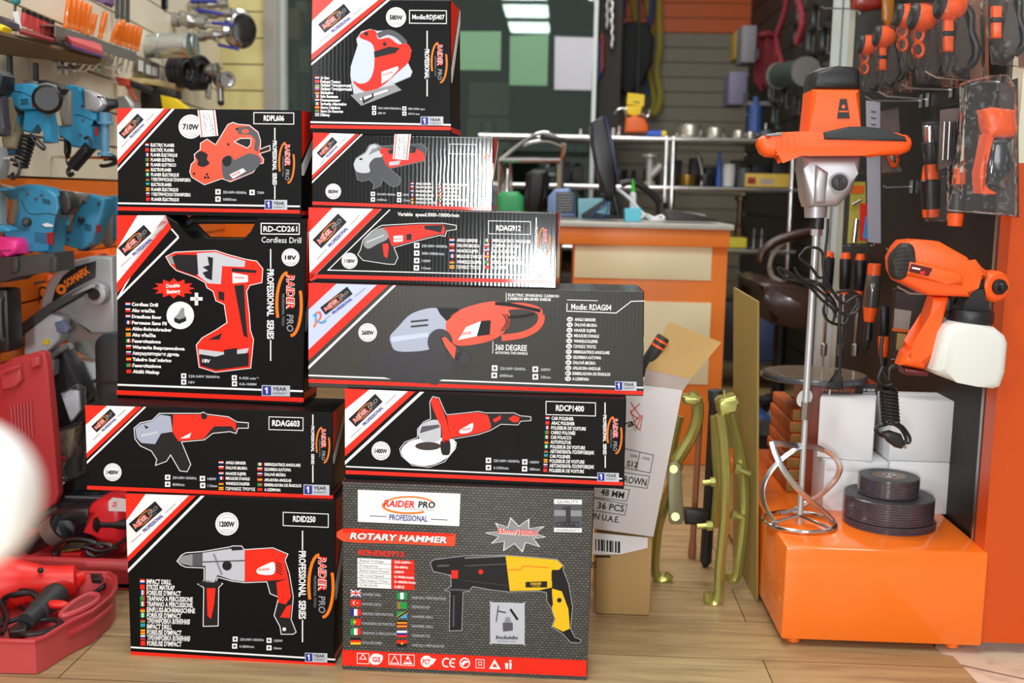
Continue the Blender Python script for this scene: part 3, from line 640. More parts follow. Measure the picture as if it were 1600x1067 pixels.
sil(P, [(603, 560), (615, 500), (645, 470), (640, 420), (688, 380), (690, 330), (740, 298), (810, 345), (910, 180), (950, 163), (990, 178), (1080, 185), (1150, 240), (1170, 310), (1168, 380), (1245, 350), (1248, 385), (1160, 412), (1195, 460), (1190, 490), (1165, 492), (1110, 562), (930, 637), (860, 612), (720, 662), (620, 602)], PKV, 1.3)
P.spoly([(645, 425), (690, 392), (745, 420), (738, 458), (760, 490), (712, 520), (665, 505), (668, 470)], PKD, 4); P.poly([(985, 200), (1080, 192), (1150, 250), (1168, 310), (1150, 400), (1118, 380), (1130, 300), (1090, 260), (990, 255)], PKM, 4)
P.line([(960, 318), (1010, 290), (1095, 290), (1092, 340), (1065, 368)], 5, PKW, 6, True); P.poly([(960, 318), (1010, 290), (1095, 290), (1092, 340), (1065, 368)], PKD, 5)
P.spoly([(860, 470), (900, 430), (940, 435), (965, 462), (1080, 410), (1160, 440), (1170, 490), (1110, 556), (930, 625), (872, 600)], PKM, 4); P.spoly([(862, 468), (900, 432), (935, 440), (930, 500), (885, 515)], PKD, 5)
P.poly([(922, 582), (1030, 530), (1055, 555), (950, 616)], PKW, 5); P.text('RAIDER', 945, 600, 75, 20, PKR, 6, -26, .02); P.disc(1050, 232, 30, PKV, 5, 18)
for x, y in ((635, 575), (740, 580), (725, 605), (750, 605), (912, 338), (980, 215)): P.disc(x, y, 10, PKD, 5)
P.poly([(1168, 380), (1245, 352), (1246, 382), (1165, 405)], PKD, 4)
PL = finish(mb, f, b, 'planer_box', 'black box printed with an orange electric planer, on top of the cordless drill box')
price_sticker(PL, f, [(308.5, 172), (336.5, 172), (341.2, 212), (313.2, 214.5)], P)
# ---- rotary hammer, bottom of the second pile
def weave(nt, tc):
    m2 = nt.nodes.new('ShaderNodeMapping'); m2.inputs['Rotation'].default_value = (math.pi / 2, 0, 0); nt.links.new(tc.outputs['Object'], m2.inputs['Vector'])
    br = nt.nodes.new('ShaderNodeTexBrick'); br.offset = .5
    for k, v in (('Scale', 1), ('Mortar Size', .0019), ('Mortar Smooth', 1), ('Brick Width', .0074), ('Row Height', .0046)): br.inputs[k].default_value = v
    br.inputs['Color1'].default_value = lin('62625e'); br.inputs['Color2'].default_value = lin('4c4c49'); br.inputs['Mortar'].default_value = lin('0c0c0d')
    nt.links.new(m2.outputs[0], br.inputs['Vector']); return br.outputs['Color']
WEAVE = ramp_mat('carbon_weave_carton', weave, .36, .3)
c = [(535, 752), (928, 768), (917, 1063), (535, 1046)]
mb, P, f, b, zE = mk('rotary', c, (yf(535, 1046), yf(917, 1063)), .115, WEAVE, (530, 740, 3.2625), 0)
P.poly([(95, 82), (618, 102), (612, 268), (95, 245)], PKW, 1)
P.line([(222 + 133 + 130 * math.cos(a), 160 + 42 * math.sin(a)) for a in [math.pi * (1.15 + .085 * i) for i in range(11)]], 8, PKO, 2); P.line([(355 + 133 * math.cos(a), 162 + 40 * math.sin(a)) for a in [math.pi * (.3 + .08 * i) for i in range(11)]], 10, PKO, 2)
P.text('RAIDER', 226, 167, 158, 34, PKR, 3, 2, .03, .15); P.text('PRO', 402, 172, 86, 32, PKD, 3, 2, .03, .1); P.text('PROFESSIONAL TOOLS', 330, 184, 155, 9, PKG, 3, 2, 0); P.text('PROFESSIONAL', 255, 236, 195, 30, PKB, 2, 2.5, .02)
P.line([(155, 215), (242, 219)], 4, PKM, 2); P.line([(467, 232), (552, 236)], 4, PKM, 2)
P.spoly([(18, 280), (300, 294), (570, 306), (592, 322), (588, 362), (568, 370), (300, 357), (18, 344)], PKV, 1, 3); P.poly([(18, 280), (570, 306), (588, 320), (18, 302)], PKR, 2)
P.text('ROTARY HAMMER', 58, 333, 494, 32, PKM, 3, 2.6, .04, .2); P.text('ROTARY HAMMER', 55, 331, 494, 32, PKW, 4, 2.6, .03, .2)
P.text('RDHDKST13', 95, 412, 232, 26, PKR, 2, 3.2, .04, .2)
for i, (u, v) in enumerate((('Rated Voltage', '220-240V~'), ('Frequency', '50-60Hz'), ('Rated Input Power', '1000W'), ('No Load Speed', '0-900r/min'), ('Max Impact Times', '0-4000r/min'), ('G.W./N.W.', '3.8KG'))):
    y = 430 + i * 25.2; P.rect(93, y, 172, 23, PKW, 2, .045); P.rect(267, y + 8, 117, 23, PKR, 2, .045)
    P.text(u, 104, y + 18, 30 + 8 * len(u) * .9, 13, PKM, 3, 2.6, 0); P.text(v, 281, y + 26, 10 * len(v), 13, PKW, 3, 2.6, .02)
FLR = ['|RRR', '|BWR', '|NRR', '|NWR', '-KRY']
def bigflag(x, y, k):
    w, h = 52, 34
    if k == 'UK':
        P.rect(x, y, w, h, PKB, 2, .03); P.line([(x, y), (x + w, y + h)], 6, PKW, 3); P.line([(x, y + h), (x + w, y)], 6, PKW, 3)
        P.rect(x + 20, y, 12, h, PKW, 3); P.rect(x, y + 12, w, 11, PKW, 3); P.rect(x + 23, y, 6, h, PKR, 4); P.rect(x, y + 14, w, 6, PKR, 4)
    elif k == 'TR': P.rect(x, y, w, h, PKR, 2, .03); P.disc(x + 20, y + 17, 9, PKW, 3); P.disc(x + 23, y + 17, 7, PKR, 4); P.disc(x + 34, y + 18, 3, PKW, 3)
    elif k == 'PT': P.rect(x, y, 21, h, PKN, 2); P.rect(x + 21, y, 31, h, PKR, 2); P.disc(x + 21, y + 17, 7, PKY, 3)
    elif k == 'TM': P.rect(x, y, w, h, PKN, 2); P.rect(x + 6, y, 8, h, PKV, 3)
    elif k == 'TZ': P.rect(x, y, w, h, PKN, 2); P.poly([(x + w, y), (x + w, y + h), (x, y + h)], PKC, 3); P.line([(x, y + h), (x + w, y)], 13, PKY, 4); P.line([(x, y + h), (x + w, y)], 9, PKD, 5)
    elif k == 'AO': P.rect(x, y, w, h / 2, PKR, 2); P.rect(x, y + h / 2, w, h / 2, PKD, 2); P.disc(x + 26, y + 17, 6, PKY, 3)
    else: P.flag(x, y, w, h, k)
for i, (a1, t1, a2, t2) in enumerate((('UK', 'HAMMER DRILL', '|NWN', 'MARTEAU PERFORATEUR'), ('TR', 'MATKAP ÇEKİÇ', 'TM', 'ПЕРФОРАТОР'), ('|BWR', 'MARTEAU PERFORATEUR', 'TZ', 'HAMMER DRILL'), ('PT', 'FURADEIRA DE MARTELO', '-KYRKYR', 'HAMMER DRILL'), ('|NWR', 'TRAPANO A PERCUSSIONE', '-WBR', 'ПЕРФОРАТОР'), ('-KRY', 'SCHLAGBOHRER', 'AO', 'MARTELO PERFURADOR'))):
    bigflag(58, 592 + i * 49, a1); bigflag(294, 606 + i * 48.5, a2)
    P.text(t1, 116, 622 + i * 49, 8.4 * len(t1), 14, PKS, 2, 2, 0); P.text(t2, 370, 638 + i * 48.5, 9.2 * len(t2), 14, PKS, 2, 2, 0)
P.poly([(905 + (165 if i % 2 == 0 else 95) * math.cos(i * math.pi / 10 + .12) * (1 if i % 4 else .92), 312 + (92 if i % 2 == 0 else 46) * math.sin(i * math.pi / 10 + .12)) for i in range(20)], PKW, 2)
P.poly([(905 + (152 if i % 2 == 0 else 90) * math.cos(i * math.pi / 10 + .12) * (1 if i % 4 else .92), 312 + (84 if i % 2 == 0 else 42) * math.sin(i * math.pi / 10 + .12)) for i in range(20)], PKG, 3)
P.text('26mm/1000W', 807, 304, 208, 28, PKW, 4, 4.5, .06); P.text('26mm/1000W', 805, 302, 208, 28, PKR, 5, 4.5, .02)
P.rect(1095, 130, 142, 168, PKM, 2, .02); P.rect(1095, 130, 142, 24, PKW, 3, .02); P.rect(1095, 275, 142, 22, PKW, 3, .02); P.rect(1095, 185, 142, 30, PKG, 3, .02)
P.text('QUALITY', 1110, 149, 110, 14, PKM, 4, 1, .0); P.text('WARRANTY', 1105, 293, 120, 12, PKM, 4, 1, 0); P.poly([(1140, 172), (1180, 164), (1180, 245), (1200, 250), (1135, 250), (1155, 243), (1155, 185), (1140, 185)], PKX, 4)
P.box(1108, 248, 112, 24, 3, PKD, 5); P.text('YEAR', 1122, 267, 86, 15, PKD, 5, 1, .01)
sil(P, [(465, 457), (480, 440), (560, 430), (640, 420), (850, 416), (1000, 428), (1110, 438), (1142, 470), (1140, 490), (1168, 560), (1188, 680), (1178, 790), (1200, 835), (1232, 848), (1225, 862), (1180, 858), (1140, 815), (1085, 780), (1100, 740), (1085, 690), (1060, 650), (1058, 605), (1020, 597), (870, 602), (780, 592), (680, 574), (660, 598), (630, 603), (624, 798), (563, 800), (566, 603), (540, 592), (572, 575), (570, 517), (480, 497)], PKD, 1.0, out=PKS)
P.poly([(848, 418), (1000, 430), (1110, 440), (1140, 470), (1120, 490), (1085, 490), (1085, 580), (1020, 594), (870, 598)], PKY, 4); P.poly([(1085, 585), (1135, 600), (1168, 690), (1176, 790), (1140, 805), (1088, 778), (1102, 740), (1085, 690)], PKY, 4)
P.poly([(1060, 602), (1085, 610), (1090, 672), (1068, 660)], PKD, 5); P.disc(1122, 645, 12, PKD, 5); P.poly([(950, 552), (1060, 548), (1060, 580), (950, 580)], PKD, 5); P.text('RAIDER', 975, 566, 55, 12, PKY, 6, 0, .03, .2); P.text('POWER', 985, 577, 40, 8, PKY, 6, 0, 0)
P.line([(860, 490), (920, 490), (940, 470), (1070, 480)], 5, PKO, 5); P.line([(1085, 500), (1085, 545), (1110, 545), (1110, 500)], 5, PKD, 6, True)
P.rect(572, 492, 34, 42, PKR, 5); P.disc(722, 500, 12, PKR, 5); P.line([(640, 430), (848, 420)], 6, PKG, 5); P.line([(500, 470), (560, 468)], 10, PKM, 5); P.line([(640, 470), (850, 460)], 5, PKM, 5); P.line([(640, 545), (860, 570)], 5, PKX, 5)
P.line([(545, 590), (660, 594)], 10, PKM, 5); P.line([(585, 620), (582, 780)], 8, PKM, 5)
P.spoly([(770, 665), (780, 655), (935, 660), (945, 670), (945, 862), (935, 870), (780, 866), (770, 855)], PKS, 2, 2); P.poly([(833, 760), (885, 760), (885, 800), (835, 805)], PKM, 3); P.poly([(840, 760), (850, 732), (868, 730), (878, 760)], PKG, 3)
P.line([(812, 672), (800, 755)], 6, PKM, 3); P.line([(805, 700), (850, 708)], 8, PKM, 3); P.line([(872, 690), (910, 745)], 12, PKD, 3); P.text('Incluido', 798, 842, 112, 18, PKD, 3, 1, .03, .2); P.text('ADDITIONAL TOOLS', 805, 858, 95, 8, PKM, 3, 1, 0)
P.poly([(15, 898), (1262, 952), (1260, 1034), (15, 977)], PKR, 1)
def icn(x, y, w, h): P.box(x, y, w, h, 3, PKW, 2, .04)
icn(92, 915, 60, 52); P.line([(105, 945), (121, 920), (137, 946)], 4, PKW, 2, True); P.spoly([(155, 945), (175, 918), (218, 925), (220, 950), (200, 972), (165, 970)], PKW, 2); P.text('GS', 168, 958, 42, 26, PKR, 3, 3, .03)
icn(253, 920, 60, 52); P.line([(262, 965), (283, 928), (303, 967)], 4, PKW, 2, True); icn(315, 922, 68, 54); P.poly([(325, 970), (350, 925), (375, 972)], PKW, 2); P.text('EMC', 322, 962, 55, 22, PKR, 3, 3, .02)
P.disc(445, 957, 30, PKW, 2); P.text('PCT', 424, 970, 40, 26, PKR, 3, 3, .03); P.poly([(470, 940), (495, 945), (475, 975)], PKW, 2)
P.line([(560, 945), (540, 942), (527, 960), (535, 980), (556, 984)], 7, PKW, 2, sm=3); P.line([(592, 947), (575, 945), (564, 963), (572, 982), (590, 985)], 7, PKW, 2, sm=3); P.line([(566, 964), (588, 965)], 6, PKW, 2)
P.ring(640, 965, 24, 6, PKW, 2); P.spoly([(622, 968), (640, 952), (660, 960), (640, 968), (632, 980)], PKW, 2); icn(697, 947, 42, 42); P.box(710, 960, 16, 16, 3, PKW, 2)
P.line([(772, 990), (792, 955), (815, 992)], 10, PKW, 2, True); P.poly([(845, 965), (862, 966), (860, 996), (848, 995)], PKW, 2); P.disc(872, 955, 6, PKW, 2); P.poly([(868, 964), (880, 966), (876, 998), (868, 996)], PKW, 2)
ROT_ = finish(mb, f, b, 'rotary_hammer_box', 'large dark weave-patterned box printed with a yellow rotary hammer, standing on the floor')
# ---- car polisher
c = [(539, 607), (978, 626), (975, 764), (539, 747)]
mb, P, f, b, zF = mk('polisher', c, (yf(539, 747, zE), yf(975, 764, zE)), .13, CARD_PLAIN, (530, 600, 3.404), zE)
te, le = edges(P, c)
corner(P, [160, 365, 405, 430, 452], te, le, [135, 340, 385, 410, 430], 0)
logo_tilted(P, 140, 140, 196, 58, -43.5); watt(P, 222, 355, 50, '1400W'); P.box(1100, 92, 263, 70, 4, PKW, 2, .03); P.text('RDCP1400', 1152, 141, 150, 31, PKW, 2, 2, .03)
series(P, 1413, 98, 445, 165, 375, 18, dx=-1); logo_upright(P, 1466, 175, 370, 66)
langs(P, list(zip(FL, ["CAR POLISHER", "ARAÇ POLISHER", "POLISSEUR DE VOITURE", "CARRO POLONÊS", "CAR POLACCO", "AUTOPOLITUR", "POLISSEUR DE VOITURE", "АВТОМОБИЛЬ ПОЛИРОВЩИК", "CAR POLISHER", "POLISSEUR DE VOITURE", "АВТОМОБИЛЬ ПОЛИРОВЩИК", "POLISSEUR DE VOITURE"],
    [118, 125, 185, 130, 110, 110, 185, 235, 110, 185, 238, 185])), 1098, 190, 25.2, 18, 20, 31, -1.1, 2)
spec(P, [(780, 392, 138, '220-240V~50/60Hz'), (973, 400, 50, '1400W'), (780, 430, 80, '0-3300/min'), (972, 437, 55, '180mm')], 28)
band(P, 35, 435, 1505, 500, 7, PKW); band(P, 34, 458, 1510, 520, 20, PKR); year(P, 1373, 470, 115, 47, .03)
sil(P, [(483, 95), (498, 68), (530, 75), (562, 150), (572, 165), (740, 147), (780, 155), (930, 155), (962, 170), (1018, 175), (1018, 193), (965, 196), (950, 216), (860, 212), (800, 247), (740, 267), (600, 292), (622, 312), (617, 342), (592, 372), (560, 412), (480, 441), (390, 431), (333, 382), (323, 345), (350, 310), (418, 285), (418, 240), (450, 203), (488, 185)], PKD, 1.2)
P.spoly([(330, 350), (365, 310), (430, 290), (520, 285), (600, 293), (619, 325), (597, 370), (545, 410), (470, 435), (385, 424), (342, 388)], PKW, 4); P.disc(472, 330, 68, M('print_brown', '2a1c18', .4, var=0), 5, 22)
P.spoly([(420, 245), (450, 208), (500, 190), (535, 205), (535, 295), (470, 308), (428, 290)], PKS, 6); P.poly([(440, 225), (530, 215), (535, 230), (428, 262)], PKM, 7); P.spoly([(488, 95), (505, 72), (530, 85), (555, 150), (575, 210), (588, 300), (550, 306), (545, 240), (515, 170)], PKR, 8)
P.spoly([(540, 305), (587, 303), (588, 368), (565, 378), (545, 368)], PKD, 8); P.poly([(572, 168), (740, 151), (790, 165), (815, 215), (800, 242), (740, 262), (590, 287)], PKR, 4); P.poly([(790, 162), (930, 160), (960, 175), (960, 196), (945, 212), (860, 206), (812, 232)], PKD, 5)
P.poly([(815, 190), (860, 165), (860, 185), (830, 205)], PKR, 6); P.poly([(900, 185), (930, 165), (960, 178), (955, 200), (930, 205)], PKR, 6); P.spoly([(640, 247), (680, 222), (712, 208), (702, 252), (650, 263)], PKW, 5); P.text('RAIDER', 655, 248, 45, 12, PKR, 6, -6, .02)
o = finish(mb, f, b, 'car_polisher_box', 'black box printed with a red car polisher, on the rotary hammer box')
# ---- large angle grinder, charcoal carton
c = [(482, 442), (1006, 457), (1005, 619), (482, 605)]
mb, P, f, b, zG = mk('ag04', c, (yf(482, 605, zF), yf(1005, 619, zF)), .15, CARD_CHAR, (480, 430, 2.963), zF)
te, le = edges(P, c)
corner(P, [135, 322, 375, 398, 412], te, le, [160, 345, 395, 420, 436], 0, PKL)
logo_tilted(P, 135, 118, 158, 42, -38); P.line([(40, 175), (58, 172), (62, 195), (45, 215), (30, 240)], 9, PKO, 3, sm=4); P.line([(28, 190), (40, 180), (38, 215)], 7, PKC, 4, sm=4); P.line([(45, 213), (70, 220), (88, 210)], 7, PKC, 4, sm=4); P.line([(52, 172), (62, 180), (60, 195)], 7, M('print_pink', 'd0508a', .4, var=0), 5, sm=3)
watt(P, 280, 265, 43, '2600W'); P.text('ELECTRIC SPARKING CARBON', 930, 97, 235, 13, PKW, 2, 1.5, .02); P.text('CARBON BRUSHES INSIDE', 928, 114, 200, 13, PKW, 2, 1.5, .03); P.line([(922, 80), (921, 122)], 3, PKW, 2)
P.text('Modle: RDAG04', 1222, 158, 186, 27, PKW, 2, 1.5, .02); P.line([(1203, 130), (1202, 166), (1430, 175), (1500, 121), (1562, 119)], 4, PKW, 2); P.line([(1203, 114), (1345, 118)], 3, PKW, 2)
for i, (t, w) in enumerate(zip(AG, [98, 105, 102, 116, 112, 104, 168, 130, 105, 130, 175, 78])):
    y = 211 + i * 25; P.disc(1216 - i * .8, y - 7, 14, PKW, 2, 11); P.text(['GB', 'CZ', 'NL', 'FR', 'DE', 'GR', 'IT', 'PL', 'SK', 'ES', 'P', 'TR'][i], 1207 - i * .8, y - 2, 18, 9, PKX, 3, 0, .02); P.text(t, 1238 - i, y, w, 14, PKW, 2, 1.5, .03)
P.text('360 DEGREE', 870, 346, 147, 27, PKW, 2, 1.5, .02); P.text('ROTATING THE HANDLE', 872, 364, 148, 12, PKW, 2, 1.5, .02); P.line([(860, 305), (859, 362)], 3, PKW, 2)
spec(P, [(855, 417, 118, '220-240V~50/60Hz'), (1043, 422, 46, '2600W'), (853, 450, 62, '6000/min'), (1043, 457, 46, '230mm')], 26)
band(P, 6, 460, 1556, 517, 7, PKW); band(P, 6, 480, 1556, 537, 17, PKR); year(P, 1425, 491, 100, 42, .02)
PKI = M('print_ink_violet', '1b1820', .4, var=0)
P.spoly([(270, 410), (300, 370), (400, 345), (560, 345), (670, 390), (688, 430), (640, 475), (560, 500), (430, 490), (310, 455)], PKI, 2); P.poly([(565, 480), (605, 480), (602, 508), (568, 505)], PKI, 3)
P.spoly([(385, 280), (420, 240), (480, 180), (570, 152), (630, 165), (655, 230), (640, 300), (560, 345), (420, 352), (388, 315)], PKH, 3); P.poly([(390, 285), (560, 265), (560, 285), (392, 310)], PKL, 4)
for y in (207, 230): P.line([(480, y + 8), (560, y)], 9, PKI, 4)
P.poly([(600, 150), (700, 153), (702, 172), (645, 212), (615, 180)], PKD, 4)
P.spoly([(642, 220), (700, 165), (800, 130), (895, 124), (938, 180), (930, 240), (890, 282), (820, 312), (700, 326), (660, 290)], PKV, 4)
P.line([(905, 150), (985, 142), (1065, 160), (1085, 195), (1065, 240), (1000, 275), (900, 290)], 30, PKV, 3, sm=4); P.line([(930, 195), (1000, 190), (1050, 180)], 14, PKD, 4); P.line([(870, 130), (960, 140), (1080, 165)], 16, PKD, 5, sm=3); P.poly([(1088, 158), (1150, 168), (1150, 188), (1092, 184)], PKI, 4)
for i in range(3): P.line([(905 + i * 10, 180), (922 + i * 6, 215), (895 + i * 10, 260)], 4, PKD, 5, sm=3)
P.poly([(698, 300), (735, 240), (805, 212), (785, 282)], PKW, 5); P.poly([(805, 212), (850, 208), (845, 275), (785, 282)], PKD, 5); P.text('RAIDER', 712, 278, 50, 13, PKR, 6, -8, .02)
P.disc(615, 310, 58, PKI, 6, 62); P.poly([(612, 285), (640, 283), (692, 330), (700, 390), (668, 400)], PKI, 6); P.poly([(622, 290), (640, 285), (690, 335), (685, 395), (640, 330)], PKV, 7); P.disc(722, 384, 35, PKI, 7); P.poly([(690, 335), (720, 352), (700, 410), (680, 395)], PKI, 7)
o = finish(mb, f, b, 'angle_grinder_box', 'wide charcoal box printed with a large red angle grinder, the widest of the pile')
# ---- variable speed grinder
c = [(482, 324), (871, 332), (869, 450), (484, 440)]
mb, P, f, b, zH = mk('ag912', c, (yf(484, 440, zG), yf(869, 450, zG) - .010), .13, CARD_BLACK, (480, 315, 4), zG, .009)
te, le = edges(P, c)
corner(P, [158, 412, 465, 466, 467], te, le, [192, 445, 492, 493, 494], 0)
P.line([(517, 50), (130, 428), (1540, 464)], 7, PKW, 2); logo_tilted(P, 140, 183, 230, 76, -46); watt(P, 265, 370, 50, '1100W'); P.text('Variable  speed:3000-10000r/min', 565, 88, 385, 23, PKW, 2, 1.3, .02)
P.box(1133, 120, 263, 80, 4, PKW, 2, .02); P.text('RDAG912', 1180, 180, 155, 34, PKW, 2, 1, .03); series(P, 1432, 100, 440, 155, 390, 16); logo_upright(P, 1485, 165, 330, 62)
spec(P, [(668, 258, 160, '220-240V~50/60Hz'), (668, 305, 140, '3000-10000r/min'), (668, 352, 56, '1100W'), (666, 397, 58, '115mm')], 33)
cols(P, AG[:6], 890, 935, [250, 283, 316, 350, 385, 418], [132, 140, 135, 155, 155, 145], 20, 30, F1); cols(P, AG[6:], 1110, 1155, [252, 285, 318, 353, 387, 420], [240, 170, 150, 180, 230, 100], 20, 28, F2)
band(P, 60, 455, 1545, 490, 24, PKR); P.poly([(20, 440), (60, 455), (62, 480), (20, 498)], PKR, 1); year(P, 1440, 440, 90, 44, .02)
sil(P, [(318, 330), (335, 300), (350, 240), (400, 190), (450, 158), (470, 150), (700, 137), (850, 137), (930, 150), (930, 172), (870, 180), (860, 215), (830, 208), (700, 240), (540, 285), (565, 350), (545, 390), (500, 388), (460, 382), (350, 365)], PKD, 1.3)
P.spoly([(350, 262), (375, 215), (430, 175), (480, 165), (505, 200), (500, 235), (440, 265), (380, 295)], PKG, 4); P.line([(370, 255), (480, 210)], 9, PKS, 5)
P.poly([(475, 160), (700, 143), (850, 143), (862, 170), (855, 208), (830, 200), (700, 235), (530, 280), (505, 215)], PKR, 4); P.poly([(730, 150), (850, 146), (835, 195), (780, 180), (735, 172)], PKD, 5)
P.rect(540, 215, 57, 38, PKW, 5, -.08); P.text('RAIDER', 545, 240, 46, 12, PKR, 6, -4, .02); P.rect(620, 203, 32, 38, PKD, 5, -.06); P.poly([(470, 265), (505, 260), (510, 290), (500, 355), (480, 340)], PKR, 6)
o = finish(mb, f, b, 'angle_grinder_box', 'black box marked RDAG912, variable speed angle grinder, lying on the wide charcoal box')
# ---- 850 W grinder
c = [(489, 207), (771, 217), (769, 329), (487, 319)]
mb, P, f, b, zI = mk('ag850', c, (1.994, 1.990), .12, CARD_BLACK, (480, 195, 5.161), zH)
te, le = edges(P, c)
corner(P, [185, 385, 420, 432, 448], te, le, [210, 405, 440, 455, 472], 0)
logo_tilted(P, 160, 183, 180, 60, -46); watt(P, 210, 537, 63, '850W')
cols(P, AG[:6], 835, 875, [482, 510, 542, 574, 604, 634], [125, 130, 130, 145, 140, 165], 17, 24, F1); cols(P, AG[6:], 1055, 1090, [488, 517, 548, 578, 608, 640], [205, 150, 125, 150, 205, 92], 17, 24, F2)
spec(P, [(513, 540, 148, '220-240V~50/60Hz'), (725, 545, 48, '850W'), (513, 585, 80, '11000/min'), (725, 590, 55, '115mm')], 34)
P.box(1150, 155, 215, 78, 4, PKW, 2, .02); logo_upright(P, 1460, 240, 480, 70); series(P, 1395, 150, 590, 250, 480, 18)
band(P, 42, 618, 1480, 668, 26, PKR); year(P, 1395, 592, 85, 62, .01)
sil(P, [(375, 320), (395, 270), (470, 220), (500, 165), (550, 152), (600, 175), (750, 160), (920, 155), (965, 190), (945, 290), (665, 352), (750, 430), (745, 480), (700, 500), (655, 480), (612, 435), (590, 490), (530, 518), (540, 480), (505, 440), (440, 455), (405, 440), (395, 380)], M('print_dark_green_grey', '20282a', .4, var=0), .9, out=PKG)
P.spoly([(378, 320), (398, 272), (470, 225), (505, 170), (550, 158), (600, 190), (605, 255), (540, 270), (500, 320), (505, 380), (440, 388), (392, 370)], PKS, 4)
for i in range(5): P.line([(500 + i * 18, 240 - i * 8), (535 + i * 14, 190 - i * 2)], 6, PKM, 5)
P.disc(433, 276, 14, PKD, 5, 8); P.poly([(555, 165), (600, 185), (740, 205), (890, 195), (945, 235), (945, 285), (665, 350), (630, 310), (608, 260)], PKR, 4); P.poly([(650, 210), (770, 165), (880, 180), (870, 225), (660, 235)], PKD, 5); P.poly([(660, 300), (755, 285), (740, 320), (665, 330)], PKS, 5)
AG85 = finish(mb, f, b, 'angle_grinder_box', 'small glossy black box marked 850W, grey and red angle grinder, under the jigsaw box')
price_sticker(AG85, f, [(616.6, 209.5), (642.4, 209.5), (637.9, 250.2), (613.7, 248.3)], P)
h = MB(); Q = Print(h, P.o + P.n * .0022, P.o + P.n * .0022 + (f[1] - f[0]), P.o + P.n * .0022 + (f[3] - f[0])).crop(480, 195, 5.161)
Q.poly([(640, 85), (905, 92), (903, 228), (645, 205)], CLEAR, 0); h.build('clear_tape', AG85)
# ---- jigsaw on top
c = [(488, -1), (704, 1), (705, 207), (485, 205)]
mb, P, f, b, zJ = mk('jigsaw', c, (2.005, 1.99), .11, CARD_SEMI, (480, 0, 5.08), zI)
te, le = edges(P, c)
corner(P, [215, 565, 618, 632, 658], te, le, [165, 430, 480, 500, 520], 0)
logo_tilted(P, 215, 145, 263, 86, -38.8); watt(P, 705, 137, 80, '580W'); P.box(812, 82, 293, 102, 6, PKW, 2, .01); P.text('Modle:RDJS407', 834, 152, 256, 38, PKW, 2, .5, .02)
series(P, 952, 245, 765, 390, 625, 36, 'PROFESSIONAL'); logo_upright(P, 1050, 340, 655, 105)
langs(P, list(zip(['-RWB', '-RRR', '-BNY', '-WBR', '-KRY', '|BWR', '-RWB', '|NWR', '-RYR', '|NNR', '-WBW'], ["Jig Saw", "Dekupaj Testere", "Лобзик Электрический", "Лобзик Электрический", "Stichsäge", "Scie Sauteuse", "Decoupeerzaag", "Seghetto Alternativo", "Sierra Caladora", "Serra De Recortes", "Dikiony"],
    [72, 160, 245, 248, 102, 140, 158, 207, 158, 180, 75])), 62, 628, 29.3, 22, 34, 43, 0, 1, .04)
spec(P, [(515, 840, 185, '220-240V/50/60Hz'), (755, 845, 132, '500-3000 rpm'), (515, 880, 62, '580 W'), (755, 885, 90, '65/10 mm')], 32)
band(P, 26, 962, 1140, 984, 14, PKW); band(P, 24, 990, 1140, 1006, 27, PKR); year(P, 900, 925, 180, 70, .0)
sil(P, [(390, 310), (430, 250), (500, 230), (560, 245), (650, 240), (740, 285), (790, 345), (828, 400), (800, 500), (835, 570), (820, 610), (690, 665), (748, 715), (430, 838), (345, 755), (370, 750), (345, 620), (345, 530), (400, 360)], PKS, .5, out=PKM)
P.spoly([(395, 310), (440, 300), (520, 360), (525, 560), (470, 650), (400, 660), (348, 620), (350, 530), (400, 370)], PKL, 4); P.spoly([(430, 265), (500, 235), (545, 250), (565, 310), (650, 300), (720, 350), (790, 345), (825, 400), (800, 500), (700, 590), (580, 690), (480, 730), (400, 690), (365, 640), (420, 665), (490, 640), (530, 540), (525, 360), (420, 300)], PKR, 5)
P.line([(560, 285), (640, 255), (720, 285), (780, 345)], 42, PKM, 4, sm=4); P.poly([(530, 410), (650, 370), (735, 380), (700, 420), (535, 458)], PKD, 6); P.disc(615, 350, 15, PKD, 6); P.disc(468, 268, 16, PKD, 6); P.poly([(590, 570), (720, 525), (725, 550), (660, 620), (590, 665)], PKW, 6); P.text('RAIDER', 605, 600, 80, 16, PKR, 7, -16, .02)
P.poly([(730, 560), (800, 500), (832, 570), (818, 605), (690, 660), (660, 640)], PKL, 5); P.poly([(348, 755), (700, 670), (745, 715), (430, 832)], PKG, 6); P.line([(420, 790), (640, 715)], 16, PKW, 7); P.line([(440, 770), (450, 810), (520, 770), (520, 740)], 14, PKD, 8)
o = finish(mb, f, b, 'jigsaw_box', 'tall black box printed with a red and silver jigsaw, topmost of its pile')
# ================================================================== RIGHT: THE DISPLAY PLINTH AND THE PEGBOARD
def crop(ox, oy, s):
    def f(*p):
        p = p[0] if len(p) == 1 and isinstance(p[0], list) else p
        if len(p) == 2 and not isinstance(p[0], (tuple, list)): return (ox + p[0] / s, oy + p[1] / s)
        return [(ox + q[0] / s, oy + q[1] / s) + tuple(q[2:]) for q in p]
    return f
p0 = Wz(1220, 999, .014); PLY = p0.y; zt = W(1227, 853, PLY).z
mb = MB(); bx = (p0.x + RX - .004) / 2; wx = RX - .004 - p0.x
t = thing('display_plinth', 'glossy orange display plinth carrying the mixer and white boxes', 'plinth', (bx, PLY + .42, 0))
mb.box((bx, PLY + .42, (zt + .014) / 2), (wx, .84, zt - .014), PLINTHM, bev=.006); mb.build('cabinet', t)
for x, y in ((p0.x + .03, PLY + .03), (RX - .05, PLY + .03), (p0.x + .03, PLY + .8), (RX - .05, PLY + .8)):
    m2 = MB(); m2.cyl((x, y, 0.0015), (x, y, .016), .013, PLINTHM, n=14); m2.build('foot', t)
